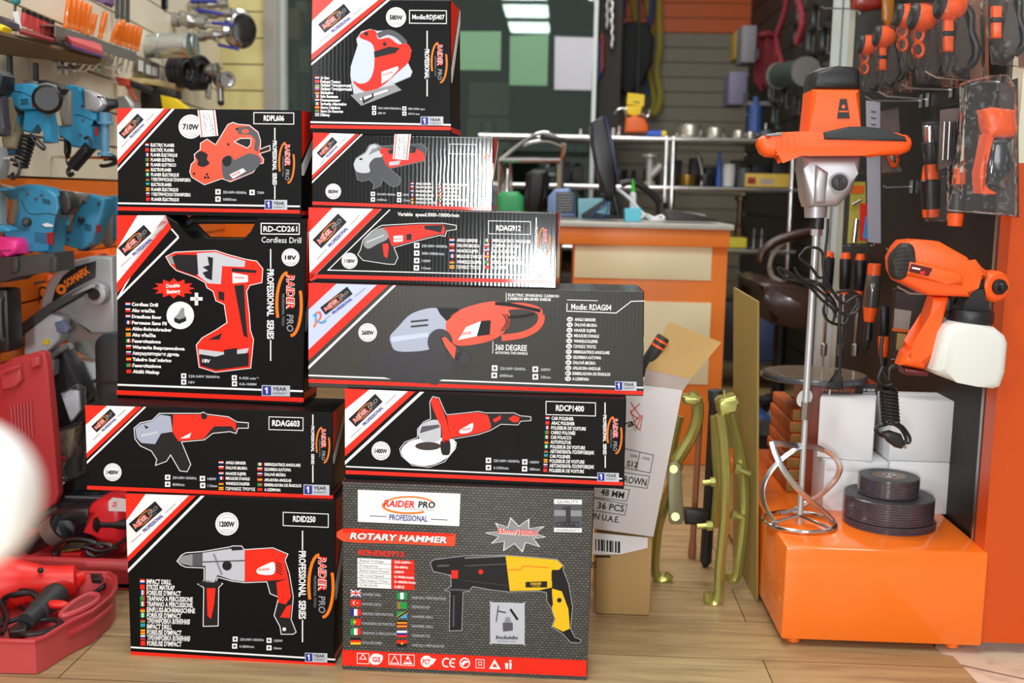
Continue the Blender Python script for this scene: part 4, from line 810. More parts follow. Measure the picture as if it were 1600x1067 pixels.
# ---- paint mixer
K3 = crop(1160, 90, 3.954); K4 = crop(1160, 350, 3.557); K5 = crop(1160, 560, 3.557)
YM = Wz(1249, 817, zt).y
t = thing('paint_mixer', 'tall orange and black electric paint mixer standing on the plinth', 'mixer', Wz(1249, 817, zt))
mb = MB(); mb.slabp(K3([(400, 200), (692, 205), (696, 470), (720, 600), (350, 600), (378, 470)]), YM, .092, OBODY, .010); body = mb.build('motor_housing', t)
mb = MB(); mb.slabp(K3([(398, 212), (404, 150), (418, 100), (450, 78), (560, 66), (660, 70), (690, 92), (694, 212)]), YM, .096, BLACK, .012); mb.build('motor_cap', t)
mb = MB(); fy = YM - .0475
def plate(pts, mat, dy, th=.0016): mb.slabp(pts, fy - dy, th, mat, 0)
plate(K3([(604, 255), (644, 255), (664, 375), (585, 375)]), BLACK, 0); plate([(1160 + (624 + 11 * math.cos(a * .524)) / 3.954, 90 + (303 + 12 * math.sin(a * .524)) / 3.954) for a in range(12)], OBODY, .0015)
plate(K3([(597, 328), (652, 328), (653, 337), (596, 337)]), OBODY, .0015); mb.build('badge', body)
mb = MB(); mb.slabp(K3([(86, 545), (92, 505), (120, 485), (180, 472), (230, 466), (350, 460), (480, 462), (640, 452), (830, 452), (960, 470), (1012, 492), (1034, 540), (1012, 582), (960, 604), (720, 608), (350, 608), (230, 608), (190, 618), (140, 614), (105, 590)]), YM - .075, .05, OBODY, .014)
mb.slabp(K3([(740, 590), (840, 590), (800, 616), (760, 612)]), YM - .07, .03, OBODY, .004)
ctr = W(*K3(560, 535), YM); rx_ = 470 / 3.954 * mp(YM) - .036
mb.tube([ctr + V(rx_ * math.cos(a), -.06 + .13 * math.sin(a), 0) for a in [math.pi * i / 8 for i in range(9)]], .018, OBODY, 10)
mb.box((ctr.x, YM - .03, ctr.z), (.07, .1, .036), OBODY, bev=.008); hd = mb.build('handle_frame', t)
mb = MB(); mb.slabp(K3([(482, 464), (640, 430), (740, 430), (830, 440), (985, 492), (996, 522), (700, 512), (488, 510)]), YM - .079, .05, SOFT, .012); mb.build('grip', hd)
mb = MB()
for x in (215, 255, 295): mb.tubep(K3([(x, 470), (x + 25, 500), (x + 25, 570), (x - 5, 602)]), YM - .099, 1.2, OBODY, 6)
mb.slabp(K3([(130, 478), (230, 464), (228, 484), (140, 492)]), YM - .082, .05, GREYP, .006); mb.build('ribbed_grip', hd)
mb = MB(); mb.slabp(K3([(349, 612), (702, 612), (700, 660), (680, 720), (650, 830), (560, 918), (385, 922), (366, 860), (350, 690)]), YM, .085, SILVER, .024)
mb.slabp(K3([(440, 660), (520, 710), (500, 900), (430, 900)]), YM - .03, .04, SILVER, .008)
mb.cylp(K3(600, 772), K3(600, 772), YM - .0, 62 / 3.954, SILVER) if False else mb.cyl(W(*K3(600, 772), YM - .02), W(*K3(600, 772), YM - .054), 60 / 3.954 * mp(YM), M('knob_boss', '97979b', .5, metal=.2)); gb = mb.build('gearbox', t)
mb = MB(); a = W(*K3(600, 772), YM - .05); mb.cyl(a, W(*K3(600, 772), YM - .066), 47 / 3.954 * mp(YM), BLACK, bev=.002); mb.slabp(K3([(592, 740), (612, 740), (622, 790), (600, 800)]), YM - .068, .006, SOFT, .001); mb.build('gear_selector', gb)
mb = MB(); mb.cylp((1274.5, 322), (1274, 340), YM, 17.5, SILVER, 16.5); mb.build('collar', t)
mb = MB(); mb.cylp((1278, 338), (1276.5, 358), YM, 10, BLACK); mb.cylp((1276, 356), (1275.5, 368), YM, 9.5, ZINC, n=6); SHAFT = M('satin_shaft', 'ced2d6', .38, metal=.6); mb.cylp((1275, 366), (1258.5, 632), YM, 5.4, SHAFT)
mb.cylp((1260, 628), (1258, 655), YM, 8, STEEL, n=6); mb.cylp((1258, 652), (1249, 819), YM, 4.6, SHAFT); mb.build('shaft', t)
mb = MB(); c0 = Wz(1248.5, 815, zt + .006); R_ = 56 * mp(YM)
mb.tube([c0 + V(R_ * math.cos(a), R_ * math.sin(a), 0) for a in [math.pi * i / 12 for i in range(24)]], .0042, CHROME, 8, True, 2)
hub = c0 + V(0, 0, .012)
for a in (200, 320, 80): mb.tube([hub, c0 + V(R_ * math.cos(math.radians(a)), R_ * math.sin(math.radians(a)), 0)], .0035, CHROME, 6, sm=1)
for pts, up in (([(325, 488, 0), (240, 478, -.03), (162, 470, -.048)], (0, 0, 1)), ([(165, 462, -.048), (185, 530, -.055), (230, 620, -.06), (300, 715, -.055), (380, 795, -.04), (450, 850, -.02), (505, 905, 0)], (1, 0, 0)),
    ([(335, 490, 0), (400, 492, .015), (455, 510, .025)], (0, 0, 1)), ([(440, 500, .025), (510, 545, .03), (542, 605, .03), (520, 670, .04), (450, 745, .05), (380, 790, .06), (300, 840, .06), (215, 868, .045)], (1, 0, 0)),
    ([(322, 492, 0), (280, 512, -.01), (210, 565, -.02), (145, 640, -.032), (112, 720, -.038), (122, 810, -.042), (160, 880, -.045), (195, 930, -.045)], (1, 0, 0))):
    mb.tube([W(*K5(q[0], q[1]), YM + q[2]) for q in pts], .0058, ZINC, 8, False, 4, .16, up=up)
mb.build('mixing_paddle', t)
mb = MB(); cy = YM - .05
mb.tubep(K4([(476, -30), (472, 60), (462, 150), (452, 260), (500, 370), (560, 440), (640, 400), (640, 480), (560, 500), (440, 380), (330, 310), (200, 240), (240, 300), (350, 330), (440, 420), (500, 470), (520, 520)]), cy, 2.3, CORD, 7)
mb.tubep(K4([(480, 180), (470, 260), (430, 300), (380, 240), (320, 190), (330, 160), (370, 130), (440, 150), (450, 250), (470, 400), (450, 480), (480, 540), (560, 560), (600, 500), (640, 440), (650, 400), (590, 370), (520, 380)]), cy + .012, 2.3, CORD, 7)
mb.tubep(K4([(290, 240), (310, 280), (380, 330), (430, 330), (480, 360), (540, 430), (540, 560), (545, 700), (540, 810)]), cy - .006, 2.3, CORD, 7)
mb.tubep(K4([(230, 260), (300, 300), (400, 320), (470, 380), (520, 460), (500, 560)]), cy + .018, 2.3, CORD, 7)
cd = mb.build('power_cord', t)
mb = MB(); mb.slabp(K4([(520, 810), (546, 810), (540, 850), (555, 900), (545, 920), (470, 915), (465, 900), (500, 880)]), cy, .02, BLACK, .006); mb.cylp(K4(488, 915), K4(482, 950), cy, 2.5, STEEL); mb.build('plug', cd)
# ---- white boxes
def white_box(cx, cy, z0, w, d, h, yaw, label, flap=True):
    t = thing('white_carton', label, 'box', (cx, cy, z0), 'plain white cartons on the plinth'); R = Matrix.Rotation(yaw, 3, 'Z'); c = V(cx, cy, z0)
    mb = MB(); mb.box(c + V(0, 0, h / 2), (w, d, h), WHITE, R, .001); mb.build('carton_body', t)
    mb = MB(); mb.box(c + V(0, 0, h + .0008), (w * .99, d * .98, .0016), WHITE, R, .0003)
    if flap: mb.box(c + R @ V(0, -d / 2 - .0012, h - .009), (w * .96, .0016, .018), WHITE, R, .0006)
    mb.build('lid', t); return t
yb = Wz(1335, 799, zt).y; k = mp(yb)
xL = W(1285, 780, yb).x; xM = W(1385, 780, yb).x; xR = W(1483, 780, yb).x; zl = W(1335, 722, yb).z - zt
white_box((xL + xM) / 2, yb + .055, zt, xM - xL - .002, .11, zl, 0, 'white carton on the plinth behind the paddle, below the turned white carton')
white_box((xM + xR) / 2 + .001, yb + .055, zt, xR - xM - .002, .11, zl + .003, 0, 'white carton standing on the plinth behind the stack of cutting discs', False)
zu = zt + zl + .003; hu = W(1430, 627, yb).z - zu
white_box((xM + xR) / 2 - .002, yb + .055, zu + .003, xR - xM - .002, .11, hu - .003, 0, 'white carton behind the hanging cord plug, upper one beside the pegboard', False)
white_box((xL + xM) / 2 - .011, yb + .052, zu, .112, .085, hu - .004, math.radians(-17), 'white carton turned at an angle on top of the lower white one', False)
# ---- cutting discs, shrink-wrapped
DISCM = M('black_abrasive', '3c3c3e', .55, var=.5, vs=220); DEDGE = M('wrapped_disc_edge', '4a4149', .2, coat=.6, var=.5, vs=90)
fr_ = Wz(1409, 838, zt); Rb = 73 * mp(fr_.y); dc = V(fr_.x, fr_.y + Rb, zt)
def disc_pack(c, r, h, n, label):
    t = thing('cutting_disc_pack', label, 'cutting discs', c, 'shrink-wrapped cutting discs on the plinth')
    mb = MB(); pr = []
    for i in range(n):
        a, b = h * i / n, h * (i + 1) / n; pr += [(a, r * .985), (a + (b - a) * .2, r), (b - (b - a) * .2, r), (b, r * .985)]
    mb.lathe(c, (0, 0, 1), pr, DEDGE, 40); mb.cyl(c + V(0, 0, h - .001), c + V(0, 0, h + .0008), r * .97, DISCM, n=40); mb.build('discs', t)
    mb = MB(); z = h + .001
    pts = [(c + V(0, 0, z) + V(q * math.cos(a), q * math.sin(a), 0)) for q in (r * .22, r * .55) for a in [2 * math.pi * i / 32 for i in range(32)]]
    mb.add(pts, [(i, (i + 1) % 32, 32 + (i + 1) % 32, 32 + i) for i in range(32)], M('disc_label', '6e5a4c', .4, var=.4, vs=60))
    mb.lathe(c + V(0, 0, z - .0005), (0, 0, 1), [(0, r * .24), (.0016, r * .23), (.0016, r * .12), (0, r * .11)], STEEL, 24); mb.build('centre_label', t)
    return h + .0022
h1 = disc_pack(dc, Rb * 1.015, .014, 3, 'thin lowest pack of large black cutting discs lying on the plinth')
h2 = disc_pack(dc + V(-.003, 0, h1), Rb * .99, .045, 9, 'thick pack of large black cutting discs in the middle of the disc stack')
disc_pack(dc + V(-.005, .0, h1 + h2), 47 * mp(fr_.y + Rb), .036, 8, 'small black cutting discs wrapped on top of the large ones')
# ---- orange sleeved packs, carton and patterned disc behind
GRAIN = M('orange_wood_print', 'b4581e', .5, var=.75, vs=14); OLIVE = M('olive_rubber', '6d6a2c', .6)
ye = Wz(1240, 770, zt).y; hp = .0272; x0 = W(1233, 700, ye).x
for i in range(7):
    dx = [.0, .003, -.002, .002, .004, .001, .006][i]
    c = V(x0 + .013 + dx, ye + .12, zt + hp * i)
    t = thing('sleeved_pack', ['orange wood-patterned pack at the bottom of the pile beside the paddle'] [0] if i == 0 else 'orange wood-patterned pack, number %s up in the pile beside the paddle' % ['one', 'two', 'three', 'four', 'five', 'six', 'seven'][i], 'pack', c, 'orange sleeved packs piled on the plinth')
    mb = MB(); mb.box(c + V(0, 0, hp / 2), (.030, .24, hp - .0012), GRAIN, bev=.004); mb.build('sleeve', t)
    mb = MB()
    for j in range(5): mb.cyl(c + V(-.010 + j * .005, -.119, hp * .5), c + V(-.010 + j * .005, -.1215, hp * .5), .0024, OLIVE, n=8) if False else mb.box(c + V(-.010 + j * .005, -.1205, hp / 2), (.0034, .003, hp * .72), OLIVE, bev=.001)
    mb.build('strip_ends', t)
zp = zt + hp * 7
yk = yb + .125; bL = W(1262, 610, yk).x; bR = W(1371, 610, yk).x; zk = W(1320, 598, yk).z
mb = MB(); c = V((bL + bR) / 2, yk + .07, zt); mb.box(c + V(0, 0, (zk - zt) / 2), (bR - bL, .14, zk - zt), M('brown_orange_carton', '8a3414', .4, var=.4, vs=9), bev=.001)
Q = Print(mb, V(bL, yk, zk), V(bR, yk, zk), V(bL, yk, zt)); OC = M('print_ochre', 'd8a080', .4, var=0)
Q.poly([(1337, 600), (1371, 600), (1371, 640), (1337, 640)], PKX, 1); Q.text('SOMAFIX', 1284, 615, 52, 8.5, OC, 2, 1, 0); Q.text('PRO TOOLS', 1292, 621, 30, 4, OC, 2, 1, .02)
Q.rect(1348, 613, 20, 14, PKS, 2); Q.text('SP 100.600', 1349, 611, 18, 4, PKW, 2, 1, .02)
for i in range(6): Q.rect(1350 + i * 3, 615, 1.2, 12, PKD, 3)
one(mb, 'tool_carton', 'brown and orange carton marked SOMAFIX behind the white cartons', 'box')
def dots(nt, tc):
    m2 = nt.nodes.new('ShaderNodeMapping'); m2.inputs['Rotation'].default_value = (0, 0, .5); nt.links.new(tc.outputs['Object'], m2.inputs['Vector'])
    br = nt.nodes.new('ShaderNodeTexBrick'); br.offset = .5
    for k_, v in (('Scale', 1), ('Mortar Size', .0035), ('Mortar Smooth', .2), ('Brick Width', .020), ('Row Height', .012)): br.inputs[k_].default_value = v
    br.inputs['Color1'].default_value = lin('b48c54'); br.inputs['Color2'].default_value = lin('9c7c50'); br.inputs['Mortar'].default_value = lin('44464a')
    nt.links.new(m2.outputs[0], br.inputs['Vector']); return br.outputs['Color']
DOTM = ramp_mat('dotted_disc', dots, .35, .4)
zd = max(zk, zp) + .001; cD = Wz(1271, 583, zd + .012); rD = 81 * mp(cD.y)
mb = MB(); mb.lathe(V(cD.x, cD.y, zd), (0, 0, 1), [(0, rD * .97), (.003, rD), (.010, rD), (.0125, rD * .985)], M('grey_rim', '50535a', .3, coat=.5), 44); mb.cyl(V(cD.x, cD.y, zd + .012), V(cD.x, cD.y, zd + .0132), rD * .96, DOTM, n=44)
one(mb, 'patterned_disc', 'large flat grey disc with a rhomb pattern lying on the brown carton', 'disc')
mb = MB(); c = W(1257, 622, YM + .12); mb.slab([c + V(.017 * math.cos(a) + .003 * math.sin(a), .004 * math.cos(a), .019 * math.sin(a)) for a in [2 * math.pi * i / 20 for i in range(20)]], (0, .0012, 0), WHITE)
one(mb, 'round_tag', 'blank white oval tag hanging by the mixer shaft', 'tag')
# ---- spray gun
YG = 2.03
t = thing('paint_spray_gun', 'orange paint spray gun with a white cup hung on the pegboard', 'spray gun', W(*K4(1210, 890), YG))
mb = MB(); mb.slabp(K4([(846, 128), (880, 90), (950, 84), (1060, 92), (1215, 178), (1230, 212), (1332, 256), (1312, 290), (1245, 330), (1228, 398), (1000, 388), (850, 312), (822, 255), (818, 185)]), YG, .075, OBODY, .024)
mb.slabp(K4([(905, 190), (1190, 262), (1215, 290), (1215, 340), (1120, 330), (890, 285)]), YG - .03, .03, OBODY, .008); bd = mb.build('motor_body', t)
mb = MB(); mb.slabp([(1160 + (884 + 64 * math.cos(a) - 18 * math.sin(a)) / 3.557, 350 + (206 + 103 * math.sin(a) - 8 * math.cos(a)) / 3.557) for a in [2 * math.pi * i / 24 for i in range(24)]], YG - .026, .036, M('vent_brown', '2c2624', .55), .008)
for i in range(7): mb.tubep(K4([(845 + i * 3, 140 + i * 22), (930 - abs(i - 3) * 6, 130 + i * 22)]), YG - .046, 1.1, BLACK, 6, sm=1)
mb.build('vent_cap', bd)
mb = MB(); mb.slabp(K4([(940, 220), (1056, 246), (1032, 290), (924, 264)]), YG - .046, .002, M('label_maroon', '5c1416', .3), 0); mb.slabp(K4([(945, 238), (990, 247), (986, 256), (942, 248)]), YG - .0475, .001, WHITE, 0); mb.slabp(K4([(990, 262), (1016, 262), (1012, 280), (985, 276)]), YG - .0475, .001, REDP, 0); mb.build('rating_label', bd)
mb = MB(); mb.slabp(K4([(1236, 300), (1290, 272), (1325, 280), (1318, 350), (1270, 365), (1240, 350)]), YG, .06, BLACK, .012); mb.build('nozzle_neck', t)
mb = MB(); a = W(*K4(1352, 340), YG + .012); ax = V(.3, -.95, 0); r = 86 / 3.557 * mp(YG)
pr = [(0, r * .8), (.004, r * .98)] + [(.005 + i * .002, r * (1.0 if i % 2 else .96)) for i in range(12)] + [(.03, r * .95), (.034, r * .8)]
mb.lathe(a, ax, pr, OBODY, 30); nz = mb.build('nozzle_ring', t)
mb = MB(); q = a + ax.normalized() * .034; mb.lathe(q, ax, [(0, r * .5), (.006, r * .48), (.008, r * .3), (.016, r * .26), (.018, r * .1)], BLACK, 20); mb.build('nozzle_tip', nz)
mb = MB(); mb.slabp(K4([(1245, 350), (1318, 345), (1330, 470), (1370, 500), (1180, 490), (1215, 440)]), YG, .055, BLACK, .014)
mb.cylp(K4(1270, 475), K4(1262, 545), YG, 122 / 3.557, BLACK, 124 / 3.557, bev=2); mb.build('cup_lid', t)
mb = MB(); mb.slabp(K4([(1058, 590), (1085, 548), (1130, 530), (1240, 542), (1345, 556), (1400, 600), (1416, 640), (1402, 800), (1375, 880), (1340, 892), (1240, 874), (1130, 852), (1030, 815), (1008, 790)]), YG, .115, M('milky_plastic', 'dcded8', .4, var=.02), .04); mb.build('paint_cup', t)
mb = MB(); mb.slabp(K4([(1040, 400), (1132, 400), (1118, 470), (1075, 560), (1028, 665), (1006, 805), (856, 778), (880, 708), (950, 695), (990, 620), (1018, 500)]), YG, .05, OBODY, .014); mb.build('handle', t)
mb = MB(); mb.slabp(K4([(1118, 405), (1150, 400), (1150, 470), (1112, 500)]), YG, .03, BLACK, .005); mb.build('trigger', t)
mb = MB(); mb.slabp(K4([(876, 790), (1020, 812), (1012, 836), (888, 828)]), YG, .045, M('label_maroon'), .005); mb.build('foot', t)
mb = MB(); mb.tubep(K4([(858, 785), (820, 800), (812, 870), (790, 830), (775, 790), (770, 700), (780, 620)]), YG + .01, 3, CORD, 8); mb.tubep(K4([(780, 790), (755, 860), (790, 900), (830, 890)]), YG, 3, CORD, 8)
a = W(*K5(812, 170), YG - .01); b = W(*K5(825, 362), YG - .01); n = 10 * 10
mb.tube([a + (b - a) * (i / n) + V(12.5 * mp(YG) * math.cos(i * .628), 12.5 * mp(YG) * math.sin(i * .628), 0) for i in range(n + 1)], 2.6 * mp(YG), CORD, 6, sm=1)
mb.tubep(K5([(825, 355), (790, 370), (745, 380), (745, 410), (800, 440), (860, 450), (920, 470), (930, 440), (890, 380), (850, 365)]), YG - .012, 2.6, CORD, 8); mb.tubep(K5([(830, 360), (880, 390), (910, 450), (890, 480), (870, 440)]), YG - .02, 2.6, CORD, 8)
cd = mb.build('power_cord', t)
mb = MB(); mb.slabp(K5([(770, 410), (820, 400), (880, 420), (900, 470), (880, 500), (840, 490), (800, 460)]), YG - .028, .022, BLACK, .007); mb.cylp(K5(880, 486), K5(912, 494), YG - .03, 2.2, STEEL); mb.build('plug', cd)
# ---- hooks
def hook(px0, py0, px1, py1, name='peg_hook', lab='', up=10, x=RX):
    Yk = x * F / (px1 - 875.0) * 1.0
    A = Wx(px1, py1, x - .001); Yk = A.y; B = W(px0 + up * 1.2, py0 + up * .7, Yk); Cc = W(px0, py0, Yk)
    mb = MB(); mb.tube([A, B, Cc], .0022, ZINC, 6, sm=1); mb.box(A - V(.002, 0, 0), (.003, .014, .03), ZINC)
    return one(mb, name, lab, 'hook', 'wire hooks on the pegboard')
hook(1446, 111, 1562, 129, lab='long wire hook under the highest orange-headed tools', up=14)
hook(1409, 131, 1487, 141, lab='wire hook ending beside the second orange-headed tool'); hook(1373, 143, 1450, 156, lab='wire hook just above the plain price strip'); hook(1352, 150, 1440, 158, lab='wire hook ending above the grey price strip')
hook(1402, 447, 1505, 462, lab='wire hook carrying the paint spray gun', up=16); hook(1385, 388, 1470, 398, lab='wire hook above the clear-handled screwdriver'); hook(1380, 290, 1425, 292, lab='short bare wire hook beside the mixer gearbox', up=4)
hook(1283, 10, 1345, 14, lab='wire hook holding the red bag', up=4)
# ---- pistol-grip tools in blisters
def grip_tool(px, py, k, label, clip=True, head=True):
    """k: scale against the big one; (px, py): centre of its orange head"""
    Y = .80 * F / (px + 30 * k - 875); S = lambda *p: [(px + x * k, py + y * k) for x, y in p]
    t = thing('grip_tool', label, 'hand tool', W(px, py + 105 * k, Y), 'orange-headed hand tools hung in blister packs')
    if head:
        mb = MB(); mb.lathep(*S((-20, -2), (20, 4)), Y, [(0, 14 * k), (.1, 19 * k), (.45, 22 * k), (.8, 19 * k), (1, 12 * k)], OBODY, 18); hdo = mb.build('head', t)
        mb = MB(); mb.lathep(*S((-24, -3), (-14, -1)), Y, [(0, 15 * k), (.5, 20.5 * k), (1, 20.5 * k)], SOFT, 18); mb.build('collar', hdo)
    mb = MB(); mb.slabp(S((4, 14), (20, 12), (23, 40), (22, 78), (26, 96), (10, 102), (2, 92), (6, 70)), Y, .022, M('smoked_grey', '4a423c', .4), .006); mb.build('front_bar', t)
    mb = MB(); mb.tubep(S((20, 0), (30, 14), (30, 40), (38, 62), (36, 84), (24, 96)), Y, 6.2 * k, BLACK, 10); mb.ballp(S((12, 98))[0], Y, 11 * k, BLACK, (1, .7, 1)); mb.build('handle', t)
    if clip:
        mb = MB(); mb.slabp(S((-13, 22), (2, 22), (2, 72), (-13, 72)), Y, .016, OBODY, .004); mb.slabp(S((-13.5, 40), (2.5, 40), (2.5, 48), (-13.5, 48)), Y - .001, .018, BLACK, .002); mb.build('clip', t)
    else:
        mb = MB()
        for q in (28, 54): mb.tubep([(px - 10 * k + 9 * k * math.cos(a), py + (q + 12 * math.sin(a)) * k) for a in [i * .785 for i in range(8)]], Y, 3 * k, OBODY, 6, True)
        mb.build('finger_loop', t)
    mb = MB(); mb.slabp(S((22, -22), (56, -24), (58, 120), (30, 118)), Y + .02, .002, M('brown_card', '7c4526', .5, var=.5), 0); cdp = mb.build('backing_card', t)
    mb = MB(); mb.slabp(S((-22, -24), (48, -26), (50, 118), (-10, 112), (-20, 40)), Y - .012, .03, BLISTER, .008); mb.build('blister', cdp)
    return t
grip_tool(1487, 9, 1.0, 'orange-headed black hand tool with clip, hung highest in the row')
grip_tool(1444, 28, .92, 'large orange-headed black hand tool with finger loops on the pegboard', False)
grip_tool(1418, 26, .8, 'orange-headed hand tool half hidden behind the larger one', False)
grip_tool(1383, 58, .72, 'small orange-headed hand tool with clip beside the finger-loop one')
grip_tool(1357, 71, .66, 'smallest orange-headed hand tool, closest to the white post', False)
grip_tool(1562, -12, 1.0, 'dark hand tool in clear film nearest the orange end panel', True, False)
# ---- red bag above, price strip, knife, yellow card
mb = MB(); mb.slabp([(1328, -30), (1376, -30), (1378, 14), (1350, 19), (1330, 15)], 2.95, .05, M('dark_red_film', '8a2a20', .25, coat=.5), .015); one(mb, 'red_pouch', 'dark red film pouch hanging above the small hand tools', 'pouch')
mb = MB(); mb.slabp([(1378, -30), (1398, -30), (1396, 30), (1388, 45), (1378, 30)], 2.9, .02, M('amber_film', 'a8681c', .25, coat=.5), .006); one(mb, 'amber_pouch', 'narrow amber film pouch hanging next to the red pouch', 'pouch')
mb = MB(); mb.slabp([(1353, 157), (1375, 160), (1376, 380), (1356, 378)], 2.62, .002, M('lavender_grey_strip', '9a98a4', .4), 0)
for i in range(9): mb.slabp([(1361, 168 + i * 5), (1369, 169 + i * 5), (1368, 171 + i * 5), (1361, 170 + i * 5)], 2.618, .001, DGREY, 0) if i % 2 else None
one(mb, 'price_strip', 'long grey price strip hanging behind the mixer handle', 'price strip')
t = thing('folding_knife_pack', 'orange folding knife in a clear pack behind the mixer handle', 'knife', W(1392, 268, 2.7))
mb = MB(); mb.slabp([(1376, 174), (1402, 170), (1406, 268), (1378, 270)], 2.71, .002, M('pack_card', '7a6a62', .5, var=.4), 0); mb.build('backing_card', t)
mb = MB(); mb.slabp([(1382, 210), (1391, 210), (1404, 250), (1401, 262), (1392, 262), (1383, 240)], 2.70, .012, OBODY, .004); mb.slabp([(1389, 240), (1398, 240), (1399, 254), (1391, 252)], 2.695, .012, STEEL, .003); mb.build('knife', t)
mb = MB(); mb.slabp([(1374, 172), (1403, 168), (1408, 270), (1376, 272)], 2.69, .022, CLEAR, .006); mb.build('blister', t)
t = thing('bit_set_card', 'yellow card pack with a blue stripe beside the mixer gearbox', 'card pack', W(1346, 380, 2.75))
mb = MB(); mb.slabp([(1330, 284), (1352, 284), (1354, 380), (1324, 380)], 2.75, .003, M('yellow_card', 'b8a83c', .5, var=.2), 0); mb.slabp([(1330, 290), (1350, 290), (1350, 302), (1330, 302)], 2.747, .002, ORANGE, 0); mb.slabp([(1344, 318), (1356, 318), (1353, 376), (1343, 376)], 2.744, .002, REDP, 0); mb.slabp([(1353, 337), (1367, 338), (1362, 374), (1348, 372)], 2.742, .002, M('card_blue', '3c9ade', .4), 0); mb.build('card', t)
mb = MB(); mb.cylp((1338, 342), (1334, 378), 2.74, 4, CHROME); mb.build('bit', t)
mb = MB(); mb.cylp((1332, 320), (1345, 312), 2.74, 2, STEEL); mb.build('bit', t)
mb = MB(); mb.slabp([(1322, 270), (1366, 270), (1376, 300), (1366, 384), (1316, 384)], 2.735, .02, CLEAR, .005); mb.build('blister', t)
# ---- screwdrivers
def driver(a, b, Y, rw, parts, name, label, group=None, shaft=None, film=None):
    t = thing(name, label, 'screwdriver', W(*b, Y), group); k = mp(Y)
    for nm, f0, f1, r0, r1, m in parts:
        A = (a[0] + (b[0] - a[0]) * f0, a[1] + (b[1] - a[1]) * f0); B = (a[0] + (b[0] - a[0]) * f1, a[1] + (b[1] - a[1]) * f1)
        mb = MB(); mb.lathep(A, B, Y, [(0, r0 * .8), (.06, r0), (.5, (r0 + r1) / 2 * 1.02), (.94, r1), (1, r1 * .8)], m, 14); mb.build(nm, t)
    if film: mb = MB(); mb.slabp(film, Y - .012, .028, BLISTER, .006); mb.build('blister', t)
    return t
for i, (xa, xb) in enumerate(((1296, 1287), (1322, 1314), (1345, 1336))):
    driver((xa, 393 + i * 2), (xb - .5, 556), 3.05, 9, [('cap', 0, .07, 6, 8, OBODY), ('handle', .05, .36, 9, 8, BLACK), ('ferrule', .34, .40, 6, 6, OBODY), ('blade', .38, .9, 2.4, 2.4, CHROME), ('tip', .88, 1, 5, 5, STEEL)], 'nut_driver', ['long nut driver with orange cap nearest the mixer shaft', 'middle one of three hanging nut drivers', 'nut driver with orange cap next to the clear screwdriver'][i], 'nut drivers hanging on the pegboard')
driver((1367, 412), (1354, 546), 2.75, 10, [('cap', 0, .14, 10, 10, OBODY), ('handle', .12, .52, 11, 12, M('smoked_clear', '4a4640', .15, coat=.8)), ('collar', .50, .68, 11, 8, OBODY), ('chuck', .66, .9, 5, 7, BLACK), ('tip', .88, 1, 4, 3, BLACK)], 'ratchet_screwdriver', 'clear-handled screwdriver with orange ends hanging on the pegboard')
driver((1381, 478), (1380, 572), 2.68, 10, [('grip', 0, .5, 8, 8, BLACK), ('band', .5, .85, 8, 7, OBODY), ('tail', .85, 1, 6, 5, BLACK)], 'pruning_knife', 'slim black and orange knife handle hanging below the clear screwdriver')
t = thing('saw_blade_card', 'dark card pack hanging behind the spray gun handle', 'card pack', W(1420, 570, 2.42))
mb = MB(); mb.slabp([(1400, 455), (1447, 462), (1440, 560), (1396, 560)], 2.42, .003, M('dark_card', '3c302c', .5, var=.3), 0); mb.slabp([(1398, 482), (1424, 486), (1420, 516), (1396, 512)], 2.417, .002, M('pale_card', 'a89a90', .5, var=.2), 0); mb.slabp([(1394, 512), (1422, 516), (1422, 520), (1394, 517)], 2.416, .003, ORANGE, 0); mb.slabp([(1402, 520), (1416, 522), (1413, 548), (1400, 546)], 2.417, .003, KRAFT, 0); mb.build('backing_card', t)
mb = MB(); mb.slabp([(1396, 450), (1450, 458), (1444, 562), (1392, 562)], 2.408, .016, CLEAR, .004); mb.build('blister', t)
driver((1452, 196), (1455, 340), 2.34, 15, [('chuck', 0, .20, 8, 8, CHROME), ('collar', .18, .43, 12, 9, BLACK), ('ring', .42, .6, 10, 13, OBODY), ('handle', .58, .93, 15, 13, BLACK), ('cap', .9, 1, 13, 12, OBODY)], 'ratchet_screwdriver', 'black ratchet screwdriver with orange ring in a clear sleeve', film=[(1443, 190), (1482, 190), (1481, 346), (1448, 346)])
driver((1500, 262), (1492, 354), 2.22, 12, [('ring', 0, .3, 9, 10, OBODY), ('handle', .28, .8, 12, 12, BLACK), ('cap', .76, 1, 12, 11, OBODY)], 'ratchet_screwdriver', 'orange-tipped black screwdriver hanging below the big blister')
t = thing('bit_pack', 'clear pack of small bits hanging in front of the big blister', 'bits', W(1480, 268, 2.3))
mb = MB(); mb.slabp([(1469, 172), (1500, 168), (1486, 258), (1466, 266)], 2.3, .002, M('pack_card'), 0); mb.build('backing_card', t)
for x in (1476, 1484, 1492): mb = MB(); mb.cylp((x, 190), (x - 3, 250), 2.29, 2.6, BLACK if x == 1492 else STEEL); mb.build('bit', t)
mb = MB(); mb.slabp([(1452, 168), (1506, 160), (1488, 268), (1464, 268)], 2.28, .016, CLEAR, .004); mb.build('blister', t)
t = thing('heat_gun_blister', 'large domed clear blister holding an orange and black tool', 'power tool', W(1530, 342, 2.02))
mb = MB(); mb.slabp([(1530, 172), (1545, 168), (1580, 172), (1586, 200), (1578, 216), (1540, 216), (1534, 200)], 2.03, .05, OBODY, .016); mb.slabp([(1536, 210), (1548, 216), (1534, 256), (1530, 290), (1538, 298), (1552, 300), (1548, 304), (1526, 302), (1524, 270), (1532, 236)], 2.03, .04, OBODY, .008); mb.build('orange_shell', t)
